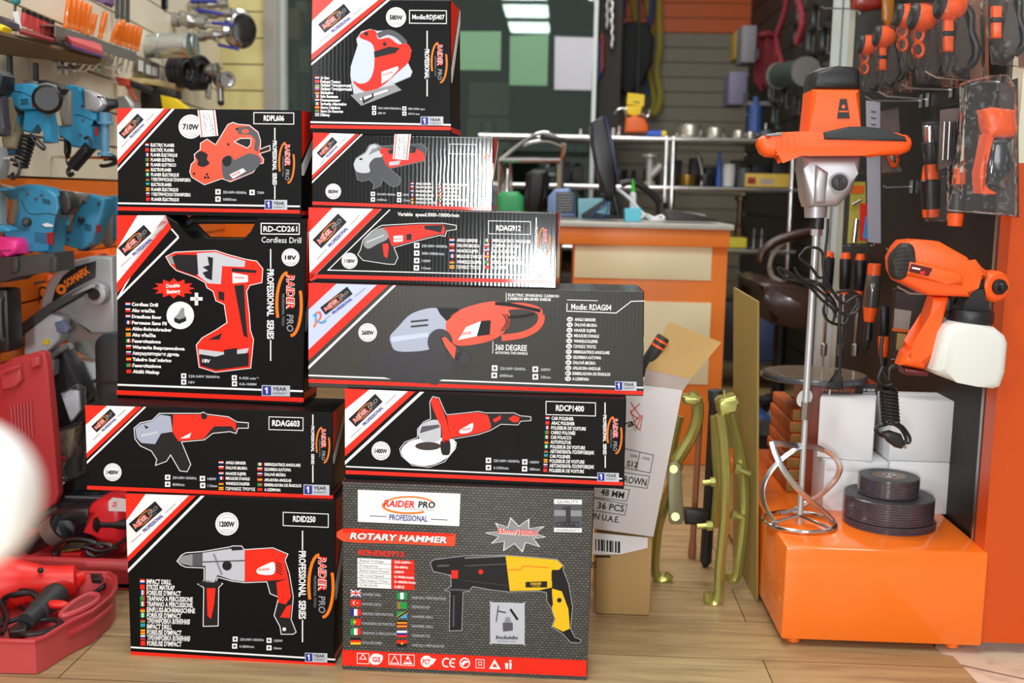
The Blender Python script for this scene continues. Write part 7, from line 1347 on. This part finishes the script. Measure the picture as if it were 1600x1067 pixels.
bd(t, 'gearbox', L7([(808, 238), (900, 262), (975, 305), (1010, 380), (985, 420), (935, 455), (812, 442)]), Y, .085, SILVER, .025, -.01); bd(t, 'red_label', L7([(880, 582), (910, 588), (908, 668), (880, 660)]), Y, .004, M('label_red'), 0, -.053)
screws(t, L7([(765, 390), (770, 520), (745, 660), (905, 745)]), Y, .1); seam(t, L7([(690, 470), (760, 480), (850, 520)]), Y, .1); mb = MB(); mb.slabp(L7([(900, 290), (960, 305), (962, 318), (900, 305)]), Y - .034, .004, BLACK, .001); mb.build('vent_slot', t)
mb = MB(); mb.lathep(L7(950, 380), L7(1080, 365), Y, [(0, 13), (.3, 12), (.5, 9), (1, 7)], BLACK, 18); mb.build('chuck', t)
mb = MB(); mb.lathep(L7(975, 450), L7(972, 852), Y - .02, [(0, 9), (.2, 9), (.22, 12), (.27, 12), (.28, 6), (.6, 7), (.9, 6), (.93, 11), (1, 11)], M('pale_blue_grip', '5d8fb0', .45), 16); mb.build('side_handle', t)
bd(t, 'cable_boot', L7([(605, 690), (660, 690), (640, 820), (625, 880), (605, 820)]), Y, .025, BLACK, .006); mb = MB(); mb.tubep(L7([(622, 860), (615, 900), (640, 940)]), Y, 1.5, CORD, 8); mb.build('power_cord', t)
coil(t, L7(840, 760), L7(665, 960), Y - .03, 8.5, 11, tail=L7([(780, 690), (820, 680), (840, 720), (850, 760)])); mb = MB(); mb.tubep(L7([(665, 940), (630, 990), (645, 1030), (680, 1010)]), Y - .03, 3.5, CORD, 8); mb.build('plug', t); peg(t, 112, 138, Y)
Y = 2.3; t = thing('hammer_drill', 'dark drill cut off by the photo edge, hung on the slat wall', 'drill', W(2, 240, Y), GH); bd(t, 'motor_body', [(-60, 112), (6, 110), (15, 120), (14, 140), (6, 150), (-60, 156)], Y, .1, M('dark_blue_black', '14222a', .4), .02); bd(t, 'handle', [(-30, 150), (10, 150), (12, 200), (14, 212), (-10, 214), (-30, 210)], Y, .05, M('grip_dark', '3a3640', .5), .015); bd(t, 'silver_foot', [(-40, 226), (4, 230), (10, 256), (4, 280), (-40, 280)], Y, .08, GREYP, .02); peg(t, 0, 118, Y)
mb = MB(); mb.tubep(L7([(90, 880), (150, 900), (180, 940), (170, 1020), (120, 1060), (95, 1040), (130, 1010)]), 2.3, 2.6, CORD, 8); mb.tube([W(*L7(100, 880), 2.3), V(LX(2.3), 2.3, W(*L7(100, 880), 2.3).z)], .004, CHROME, 6, sm=1); one(mb, 'power_lead', 'black plug cord hanging under the first blue drill', 'cord')
Y = 2.85; mb = MB(); mb.tubep(L7([(940, 860), (1000, 850), (1060, 860), (1090, 900), (1040, 930), (950, 945), (930, 930)]), Y, 3, CORD, 8); mb.tubep(L7([(960, 880), (1040, 880), (1080, 900), (1000, 940)]), Y + .02, 3, CORD, 8); a = W(*L7(1000, 870), Y); mb.tube([a, V(LX(Y), Y, a.z)], .004, CHROME, 6, sm=1); one(mb, 'power_lead', 'black coiled cord hanging beside the planer box', 'cord')
# lower row on the orange boards
Y = 2.5; t = thing('hammer_drill', 'large blue hammer drill with beige grip, lower row on the orange boards', 'drill', W(65, 395, Y), GH)
m_ = bd(t, 'motor_body', L2([(76, 192), (110, 175), (150, 160), (220, 150), (330, 175), (398, 222), (415, 290), (385, 352), (360, 400), (358, 575), (240, 560), (180, 560), (110, 470), (60, 465), (48, 432), (112, 420), (132, 300), (124, 238), (80, 222)]), Y, .12, BLUEP, .03)
mb = MB(); mb.cyl(W(*L2(165, 382), Y - .03), W(*L2(165, 382), Y - .046), 29 / 3.95 * mp(Y), BLACK, bev=.003)
for i in range(4): mb.slabp(L2([(215, 445 + i * 16), (285, 452 + i * 18), (285, 458 + i * 18), (215, 450 + i * 16)]), Y - .038, .004, M('vent_blue', '1c6488', .5), 0)
mb.build('mode_knob', m_); screws(t, L2([(168, 210), (258, 215), (222, 240), (350, 545)]), Y, .12); seam(t, L2([(130, 240), (180, 330), (300, 330), (385, 352)]), Y, .12); slits(t, *L2(262, 240), *L2(310, 252), 3, .2, 2.6, Y, .12)
bd(t, 'emblem', L2([(262, 396), (290, 388), (330, 402), (325, 412), (280, 412)]), Y, .004, WHITE, 0, -.062); bd(t, 'red_label', L2([(290, 448), (332, 445), (330, 525), (292, 515)]), Y, .004, M('label_red'), 0, -.062)
bd(t, 'rear_grip', L2([(72, 240), (122, 235), (128, 290), (105, 400), (55, 402)]), Y, .05, BGR, .014, -.045); bd(t, 'chuck', L2([(386, 190), (430, 195), (465, 240), (475, 300), (440, 340), (395, 335), (420, 280), (412, 230)]), Y, .08, BLACK, .02, -.03); peg(t, 50, 300, Y)
Y = 2.75; t = thing('hammer_drill', 'blue hammer drill with a grey bow handle, lower row beside the cordless drill box', 'drill', W(130, 390, Y), GH)
bd(t, 'bow_handle', L2([(455, 225), (480, 208), (560, 215), (545, 262), (490, 270), (470, 300), (455, 440), (405, 452), (425, 330)]), Y, .05, BP2, .014, -.04)
bd(t, 'motor_body', L2([(500, 205), (570, 210), (680, 240), (668, 340), (640, 400), (600, 520), (520, 565), (500, 525), (388, 515), (390, 470), (470, 452), (505, 380), (500, 270), (545, 255)]), Y, .10, BLUEP, .022)
screws(t, L2([(610, 270), (560, 520), (420, 490)]), Y, .1); slits(t, *L2(525, 395), *L2(565, 405), 4, -.2, 2.8, Y, .1)
mb = MB(); mb.cyl(W(*L2(500, 366), Y - .028), W(*L2(500, 366), Y - .042), 21 / 3.95 * mp(Y), BLACK, bev=.003); mb.build('mode_knob', t); bd(t, 'red_label', L2([(596, 398), (622, 405), (618, 450), (594, 445)]), Y, .004, M('label_red'), 0, -.052); peg(t, 140, 310, Y)
Y = 2.95; t = thing('hammer_drill', 'blue and grey drill partly hidden behind the cordless drill box', 'drill', W(172, 385, Y), GH); bd(t, 'motor_body', L2([(660, 225), (760, 215), (760, 480), (700, 500), (690, 430), (630, 430), (640, 340), (680, 330)]), Y, .1, BLUEP, .02); bd(t, 'grip', L2([(665, 340), (710, 330), (700, 520), (660, 540), (630, 500)]), Y, .05, BP2, .014, -.04); peg(t, 172, 310, Y)
Y = 2.35; t = thing('hammer_drill', 'blue side grip of a drill at the photo edge, lower row', 'drill', W(5, 360, Y), GH); bd(t, 'grip', L2([(-40, 185), (24, 190), (26, 400), (-40, 400)]), Y, .06, M('grip_blue_grey', '7b8f98', .5), .015); bd(t, 'grip_ends', L2([(-60, 165), (60, 170), (76, 180), (70, 192), (-60, 195)]), Y, .07, BLUEP, .01); bd(t, 'grip_ends', L2([(-60, 398), (40, 402), (92, 430), (90, 445), (-60, 440)]), Y, .07, BLUEP, .01); peg(t, -4, 300, Y)
# ---- black open case with a pink tool, mitre saw
YB = 2.46; YC = Wz(100, 919, 0).y + .28
t = thing('black_tool_case', 'black case fixed to the orange wall above the red case lid', 'case', W(5, 552, YB)); zb_ = W(10, 548, YB).z; zt_ = W(10, 449, YB).z
x1 = W(27, 560, YB).x; mb = MB(); xw = LX(YB) + .002; mb.box(((x1 + xw) / 2, YB, (zt_ + zb_) / 2), (x1 - xw, .07, zt_ - zb_ - .002), BLACK, bev=.008); mb.build('case_body', t)
mb = MB(); mb.tube([V(x1 - .01, YB - .034, zt_ - .02), V(x1 - .01, YB - .05, zt_ - .03), V(x1 - .01, YB - .05, zb_ + .04), V(x1 - .01, YB - .034, zb_ + .03)], .005, DGREY, 8); mb.build('handle', t)
t = thing('open_case_tray', 'dark grey open case tray carrying the pink tool', 'case', W(40, 440, YB))
mb = MB(); mb.slabp(L2([(-12, 602), (0, 600), (160, 588), (330, 568), (400, 565), (408, 680), (300, 690), (165, 700), (120, 742), (0, 750), (-12, 750)]), YB + .0, .1, M('case_grey', '3b3c3c', .5), .008); mb.build('tray', t)
for x in (95, 335): mb = MB(); mb.slabp(L2([(x - 22, 600), (x + 22, 596), (x + 22, 690), (x - 22, 700)]), YB - .054, .012, M('case_grey'), .004); mb.build('latch', t)
t = thing('pink_tool_case', 'bright pink plastic tool lying on the dark grey tray', 'tool', W(20, 400, YB))
mb = MB(); mb.slabp(L2([(-12, 471), (60, 472), (150, 480), (172, 520), (176, 575), (95, 590), (60, 600), (-12, 602)]), YB + .0, .08, M('hot_pink', 'ff3d9e', .4), .02); mb.build('shell', t)
mb = MB()
for i in range(4): mb.slabp(L2([(104 + i * 4, 525 + i * 15), (170, 520 + i * 15), (170, 527 + i * 15), (104 + i * 4, 532 + i * 15)]), YB - .041, .004, M('deep_pink', 'c22a78', .4), 0)
mb.slabp(L2([(-8, 560), (65, 556), (65, 560), (-8, 564)]), YB - .041, .004, BLACK, 0); mb.build('vents', t)
YM2 = YC + .14; t = thing('mitre_saw', 'grey mitre saw with a black blade guard and orange lettering beside the cordless drill box', 'saw', V(W(120, 560, YM2).x, YM2, 0))
GS = M('saw_grey', 'a8aaac', .4, metal=.3); mb = MB()
mb.slabp(L2([(296, 900), (310, 830), (345, 745), (410, 660), (480, 615), (600, 588), (740, 590), (760, 1060), (600, 1060), (420, 900), (320, 900)]), YM2 + .02, .09, GS, .012); mb.build('blade_guard', t)
mb = MB(); f0 = YM2 - .028; mb.slabp(L2([(322, 878), (345, 790), (390, 715), (460, 660), (592, 622), (588, 722), (460, 790)]), f0, .006, M('guard_black', '181818', .4), .001)
Q = Print(mb, W(80, 450, f0 - .0035), W(150, 450, f0 - .0035), W(80, 480, f0 - .0035)).crop(0, 250, 3.95); OP = M('guard_orange', 'f07820', .4, var=0); Q.disc(378, 798, 32, OP, 1); Q.disc(378, 798, 12, M('guard_black'), 2); Q.text('SOMAFIX', 412, 786, 172, 44, OP, 1, -33, .05); mb.build('lettered_plate', t)
mb = MB(); c = W(*L2(615, 822), YM2 - .03); k = mp(YM2) / 3.95; mb.cyl(c, c - V(0, .03, 0), 70 * k, GS, bev=.004); mb.cyl(c - V(0, .03, 0), c - V(0, .036, 0), 36 * k, BLACK); mb.build('arbor_hub', t)
mb = MB(); mb.slabp(L2([(118, 1067), (150, 1000), (320, 880), (560, 762), (600, 770), (590, 800), (350, 905), (180, 1030), (150, 1080)]), YM2 - .06, .03, DGREY, .006); mb.slabp(L2([(450, 830), (560, 765), (598, 768), (592, 790), (520, 800), (460, 845)]), YM2 - .08, .02, GS, .004); mb.build('guard_arm', t)
mb = MB(); c = W(*L2(610, 1010), YM2 - .015); mb.cyl(c, c + V(0, .003, 0), 230 * k, M('saw_blade', 'b9bab4', .3, metal=.8), n=48); mb.build('blade', t)
mb = MB(); mb.slabp(L2([(180, 1060), (340, 940), (420, 960), (400, 1100), (300, 1200), (180, 1200)]), YM2 - .04, .06, M('saw_pale', 'c4c6c8', .4), .008); mb.slabp(L3([(250, 105), (272, 105), (274, 138), (236, 132)]), YM2 - .073, .004, M('tag_yellow'), 0); mb.slabp(L2([(345, 1000), (400, 985), (435, 1040), (420, 1070), (360, 1060)]), YM2 - .075, .02, M('slate_blue', '6c7a96', .4), .004); mb.build('arm_body', t)
mb = MB(); mb.slabp(L2([(285, 705), (330, 700), (350, 720), (330, 770), (300, 750)]), YM2 + .02, .05, ORANGE, .01); mb.build('orange_guard', t); mb = MB(); mb.slabp(L2([(405, 620), (420, 575), (470, 560), (560, 560), (700, 540), (720, 590), (560, 590), (480, 612)]), YM2 + .06, .08, ORANGE, .015); mb.build('motor_cover', t); mb = MB(); mb.slabp(L3([(278, 165), (290, 95), (370, 85), (405, 130), (400, 200), (300, 210)]), YM2 + .02, .08, ORANGE, .012); mb.build('dust_bag', t)
a = W(120, 560, YM2 + .02); mb = MB(); mb.box((a.x, YM2 + .03, (a.z) / 2), (.16, .1, a.z - .002), GS, bev=.01); mb.build('base', t)
mb = MB(); mb.tubep(L2([(60, 775), (140, 772), (220, 760), (300, 745)]), YM2 + .03, 2, DGREY, 8); mb.tubep(L2([(300, 800), (260, 785), (240, 810), (250, 845), (280, 840), (290, 810)]), YM2 + .06, 1.6, CORD, 8); mb.tubep(L2([(250, 845), (240, 890), (225, 930)]), YM2 + .06, 1, CORD, 6); mb.build('cable', t)
# ---- dark open cases in the gap
Yd = YC + .03; t = thing('dark_open_case', 'dark open tool case standing behind the red lid, bags inside', 'case', V(W(110, 700, Yd).x, Yd, 0))
mb = MB(); mb.slabp(L3([(272, 215), (290, 190), (330, 150), (375, 135), (400, 165), (440, 240), (520, 405), (480, 470), (480, 900), (330, 900), (300, 400)]), Yd + .05, .05, M('case_charcoal', '202224', .5), .01); b0 = W(*L3(400, 900), Yd); mb.box((b0.x, Yd + .05, b0.z / 2 + .01), (.1, .05, b0.z + .02 - .002), M('case_charcoal')); mb.build('lid', t)
mb = MB(); mb.tubep(L3([(278, 240), (290, 205), (340, 165), (385, 140), (398, 160)]), Yd + .01, 5, M('case_edge_grey', '6e7274', .5), 10); mb.slabp(L3([(285, 225), (320, 215), (318, 300), (298, 320)]), Yd + .01, .03, M('case_edge_grey'), .006); mb.build('rim', t)
t = thing('parts_bag', 'clear bag with a white card stuck in the dark open case', 'bag', W(*L3(410, 560), Yd)); mb = MB(); mb.slabp(L3([(352, 405), (400, 385), (440, 395), (450, 500), (405, 560)]), Yd + .01, .012, M('bag_card', 'd4d6dc', .5), .003); mb.build('card', t); mb = MB(); mb.slabp(L3([(345, 400), (430, 355), (470, 375), (472, 480), (405, 572)]), Yd + .0, .03, BLISTER, .008); mb.build('film', t)
t = thing('parts_bag', 'clear crumpled bag of brown parts below the white card bag', 'bag', W(*L3(400, 900), Yd - .02)); mb = MB(); mb.slabp(L3([(330, 620), (440, 585), (425, 690), (400, 760), (345, 800)]), Yd - .0, .03, M('brown_parts', '7c6a54', .4, var=.6, vs=80, bump=.8, bs=90), .01); mb.ballp(L3(350, 770), Yd - .03, 5, REDP); mb.build('parts', t); mb = MB(); mb.slabp(L3([(318, 605), (445, 565), (440, 690), (480, 850), (350, 910)]), Yd - .02, .06, BLISTER, .015); mb.build('film', t)
Yd2 = YC; mb = MB(); a = W(*L3(572, 80), Yd2); b_ = W(*L3(635, 400), Yd2); x0 = W(*L3(508, 300), Yd2).x; x1 = b_.x + .05; mb.box(((x0 + x1) / 2, Yd2 + .05, a.z / 2), (x1 - x0, .1, a.z - .002), M('case_slate', '2b3136', .45), bev=.03, seg=4)
for z in (.62, .78): mb.box(((x0 + x1) / 2, Yd2 + .05, a.z * z), (x1 - x0 + .004, .104, .006), BLACK)
one(mb, 'slate_case', 'slate grey rounded case standing between saw and cordless drill box', 'case')
t = thing('black_case_lying', 'black ribbed case lying on the floor behind the impact drill box', 'case', V(W(140, 780, YC - .03).x, YC - .03, 0)); Yk = YC - .005; x0 = W(98, 780, Yk).x; x1 = W(168, 780, Yk).x; zt_ = W(140, 752, Yk).z; mb = MB(); mb.box(((x0 + x1) / 2, Yk, zt_ / 2 - .02), (x1 - x0, .08, zt_ - .04), M('case_charcoal'), bev=.01); mb.build('case_body', t)
mb = MB()
for i in range(4): mb.box(((x0 + x1) / 2, Yk - .03 + i * .02, zt_ - .038), (x1 - x0 - .02, .007, .008), M('case_edge_grey') if i == 1 else BLACK, bev=.002)
mb.build('ribs', t)
# ---- red case with upright lid, red drill inside
RC = M('case_red', 'b8383c', .45, var=.05); RCL = M('case_red_inner', 'c0474a', .45, var=.05)
Yr = Wz(100, 919, 0).y; t = thing('red_tool_case', 'large open red plastic case with its lid standing upright', 'case', V(W(80, 919, Yr).x, Yr + .15, 0))
zr = W(100, 872, Yr).z; x0 = W(-30, 900, Yr).x; x1 = W(205, 900, Yr).x; dp = .2
mb = MB(); mb.box(((x0 + x1) / 2, Yr + .008, zr / 2), (x1 - x0, .016, zr - .003), RC, bev=.004); mb.box(((x0 + x1) / 2, Yr + dp, zr / 2), (x1 - x0, .016, zr - .003), RC, bev=.004); mb.box((x0, Yr + dp / 2, zr / 2), (.016, dp, zr - .003), RC, bev=.004); mb.box((x1, Yr + dp / 2, zr / 2), (.016, dp, zr - .003), RC, bev=.004); mb.box(((x0 + x1) / 2, Yr + dp / 2, .008), (x1 - x0, dp, .012), RCL); mb.box(((x0 + x1) / 2, Yr - .002, zr - .012), (x1 - x0 + .01, .014, .02), RCL, bev=.004); mb.build('tray', t)
Yl = Yr + .215; mb = MB(); mb.slabp(L3([(-12, 252), (0, 250), (28, 228), (100, 215), (160, 190), (232, 168), (266, 180), (278, 225), (300, 480), (322, 720), (342, 955), (325, 1010), (270, 1050), (180, 1090), (-12, 1115)]), Yl, .03, RC, .01); ld = mb.build('lid', t)
mb = MB()
for i in range(7): mb.tubep(L3([(62 + i * 18, 478 - i * 5), (70 + i * 18, 600), (74 + i * 18, 655)]), Yl - .018, 2.0, RCL, 8, sm=2)
mb.slabp(L3([(5, 280), (120, 240), (132, 330), (100, 370), (20, 392)]), Yl - .02, .02, RCL, .006); mb.slabp(L3([(172, 215), (228, 195), (232, 250), (180, 272)]), Yl - .02, .02, RCL, .006); mb.slabp(L3([(15, 290), (105, 258), (106, 270), (20, 304)]), Yl - .034, .008, RC, .002); mb.build('ribs_and_latch', ld)
Yq = Yr + .10; t = thing('red_drill', 'red and black drill lying in the open red case', 'drill', V(W(150, 850, Yq).x, Yq, .02))
mb = MB(); mb.slabp(L4([(512, 105), (530, 70), (580, 45), (700, 40), (720, 170), (700, 300), (570, 300), (555, 200)]), Yq + .05, .1, M('drill_red', 'd8262e', .38), .025); bdy = mb.build('motor_body', t); mb = MB(); mb.slabp(L4([(590, 80), (610, 62), (690, 70), (690, 135), (592, 132)]), Yq - .003, .004, WHITE, 0); Q = Print(mb, W(170, 780, Yq - .0055), W(190, 780, Yq - .0055), W(170, 800, Yq - .0055)).crop(0, 760, 3.475); Q.text('RA', 632, 112, 30, 26, PKR, 1, -80, .02); mb.build('label', bdy)
mb = MB(); mb.slabp(L4([(300, 130), (400, 100), (520, 90), (525, 180), (400, 185), (330, 165)]), Yq + .06, .07, BLACK, .02); mb.slabp(L4([(210, 180), (300, 150), (400, 180), (520, 175), (550, 290), (340, 290), (240, 200)]), Yq + .04, .06, M('gloss_black'), .015); mb.lathep(L4(520, 200), L4(700, 205), Yq + .01, [(0, 13), (.1, 16), (.2, 9), (1, 9)], BLACK, 18); mb.build('front_handle', t)
mb = MB(); mb.lathep(L4(330, 215), L4(150, 340), Yq + .0, [(0, 22), (.12, 22), (.14, 20), (.3, 20), (.32, 17), (.8, 14), (1, 11)], M('gloss_black'), 22); g = mb.build('gear_nose', t); mb = MB(); mb.lathep(L4(322, 222), L4(262, 262), Yq, [(0, 22.6), (.5, 22.8), (1, 21.2)], M('worn_steel', '8a8c88', .4, metal=.6), 22); mb.build('steel_ring', g)
mb = MB(); mb.tubep(L4([(690, 280), (600, 340), (520, 380), (470, 350), (480, 315), (560, 310), (610, 330), (560, 370)]), Yq - .05, 3.4, CORD, 8); mb.tubep(L4([(300, 375), (290, 345), (340, 300), (420, 285), (500, 300), (560, 330)]), Yq - .05, 3.4, CORD, 8); mb.tubep(L4([(320, 378), (330, 340), (400, 325), (470, 330), (540, 350), (640, 330)]), Yq - .055, 3, CORD, 8); mb.build('power_cord', t)
mb = MB(); mb.slabp(L4([(345, 320), (400, 300), (480, 300), (460, 325), (360, 345)]), Yq + .02, .05, M('manual_mixed', '6c5c2c', .5, var=.8, vs=90), .002); mb.slabp(L4([(335, 350), (460, 345), (460, 380), (335, 380)]), Yq + .01, .05, M('drill_red'), .004); one(mb, 'booklet', 'small printed booklet lying under the cords in the red case', 'booklet')
# ---- front red tray with the polisher
def fl(x, y, z=0): return Wz(*L4(x, y), z)
zt2 = .062; ow = L4([(-90, 838), (0, 838), (190, 842), (240, 820), (365, 745), (500, 680), (600, 600), (628, 552), (626, 492), (590, 470), (440, 466), (200, 440), (-90, 430)])
rim = [Wz(x, y, zt2) for x, y in ow]; ctr = sum((p for p in rim), V(0, 0, 0)) / len(rim)
t = thing('red_tray', 'open red plastic case tray on the floor holding the red polisher', 'case', V(ctr.x, ctr.y, 0))
mb = MB(); inn = [ctr + (p - ctr) * .93 + V(0, 0, -.004) for p in rim]; bot = [V(ctr.x + (p.x - ctr.x) * .985, ctr.y + (p.y - ctr.y) * .985, .0018) for p in rim]; flo = [V(ctr.x + (p.x - ctr.x) * .88, ctr.y + (p.y - ctr.y) * .88, .012) for p in rim]
n = len(rim); vs = bot + rim + inn + flo; fs = []
for k in range(3):
    for i in range(n): fs.append((k * n + i, k * n + (i + 1) % n, (k + 1) * n + (i + 1) % n, (k + 1) * n + i))
fs.append(tuple(3 * n + i for i in range(n))); fs.append(tuple(range(n))[::-1]); mb.add(vs, fs, RCL); mb.tube(rim, .0045, RC, 8, True, 1); mb.build('tray', t)
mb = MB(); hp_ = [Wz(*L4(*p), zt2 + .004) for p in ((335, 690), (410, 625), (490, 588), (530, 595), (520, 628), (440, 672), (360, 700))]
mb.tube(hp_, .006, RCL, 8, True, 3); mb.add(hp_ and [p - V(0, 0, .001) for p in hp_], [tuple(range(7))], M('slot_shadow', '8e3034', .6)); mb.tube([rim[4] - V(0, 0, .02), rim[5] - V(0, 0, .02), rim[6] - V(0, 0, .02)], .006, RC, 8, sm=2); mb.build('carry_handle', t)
def tz(x, y, z): return Wz(*L4(x, y), z)
t = thing('polisher', 'red polisher with black switch lying in the front red tray', 'polisher', V(tz(150, 520, .05).x, tz(150, 520, .05).y, .014)); k = mp(2.05) / 3.475; zq = .052
mb = MB(); a, b_ = tz(-60, 540, zq), tz(420, 505, zq); d_ = b_ - a; L_ = d_.length
mb.lathe(a, d_, [(0, .055), (L_ * .2, .058), (L_ * .4, .046), (L_ * .6, .034), (L_ * .78, .031), (L_ * .97, .030), (L_, .02)], M('polisher_red', 'ee2a22', .38), 20); mb.lathe(b_, tz(460, 490, zq) - b_, [(-.01, .016), (.012, .014), (.014, .008)], M('polisher_red'), 14); bdy = mb.build('body', t)
mb = MB(); c = tz(170, 535, zq + .02); mb.slab([tz(115, 535, zq + .0) + V(0, -.045, 0), tz(225, 520, zq) + V(0, -.04, 0), tz(220, 545, zq) + V(0, -.04, 0), tz(120, 562, zq) + V(0, -.045, 0)], (0, .02, 0), BLACK, .004); mb.build('switch', bdy); mb = MB(); c = tz(220, 455, zq + .035); mb.ball(c, .006, BLACK); mb.build('screw', bdy)
mb = MB(); mb.tube([tz(455, 490, zq), tz(500, 488, zq), tz(560, 495, zq), tz(590, 500, zq - .005), tz(560, 545, .04), tz(470, 600, .03), tz(380, 635, .025), tz(320, 660, .02)], .0045, CORD, 8); mb.slab([tz(485, 478, .056), tz(555, 480, .056), tz(550, 515, .056), tz(500, 512, .056)], (0, 0, .012), BLACK, .003)
mb.tube([tz(10, 800, .03), tz(40, 720, .03), tz(20, 640, .04), tz(60, 575, .05), tz(150, 565, .055), tz(210, 595, .05), tz(190, 650, .045), tz(110, 710, .03), tz(40, 740, .026), tz(-20, 760, .026)], .0045, CORD, 8); mb.tube([tz(-30, 780, .026), tz(20, 700, .028), tz(10, 620, .045), tz(70, 585, .06), tz(160, 580, .06), tz(200, 620, .05), tz(160, 680, .035), tz(110, 650, .03)], .0045, CORD, 8); mb.build('power_cord', t)
t = thing('side_handle', 'black side handle with a red inlay and ring guard in the front red tray', 'handle', V(tz(230, 650, .04).x, tz(230, 650, .04).y, .014))
mb = MB(); a, b_ = tz(322, 575, .052), tz(140, 735, .036); d_ = b_ - a; L_ = d_.length; mb.lathe(a, d_, [(0, .018), (.006, .024), (.02, .027), (L_ * .4, .022), (L_ * .6, .019), (L_ * .62, .022), (L_ * .66, .022), (L_ * .68, .018), (L_, .017)], SOFT, 20); g = mb.build('grip', t)
mb = MB(); mb.ball(tz(305, 640, .05), .012, REDP, (2.2, .9, .7)); mb.build('red_inlay', g)
mb = MB(); c = tz(205, 760, .032); mb.tube([c + V(.04 * math.cos(q), .036 * math.sin(q), .002 * math.cos(q)) for q in [math.pi * i / 10 for i in range(20)]], .007, BLACK, 8, True, 1, .7); mb.slab([tz(45, 790, .03), tz(120, 735, .03), tz(150, 770, .03), tz(140, 800, .03), tz(50, 808, .03)], (0, 0, .016), BLACK, .004); mb.build('ring_guard', t)
# ---- white ball close to the lens
c = W(-66, 776, .36); t = thing('white_ball_post', 'large blurred white ball very close to the camera at the photo edge', 'post', V(c.x, c.y, 0)); mb = MB(); mb.ball(c, 129 * .36 / F, M('white_enamel', 'f8f8f6', .35, var=0), n=36); mb.build('ball', t); mb = MB(); mb.cyl(V(c.x - .006, c.y, .003), V(c.x - .006, c.y, c.z), .006, M('white_enamel')); mb.cyl(V(c.x - .006, c.y, .0016), V(c.x - .006, c.y, .012), .08, M('white_enamel')); mb.build('stem', t)
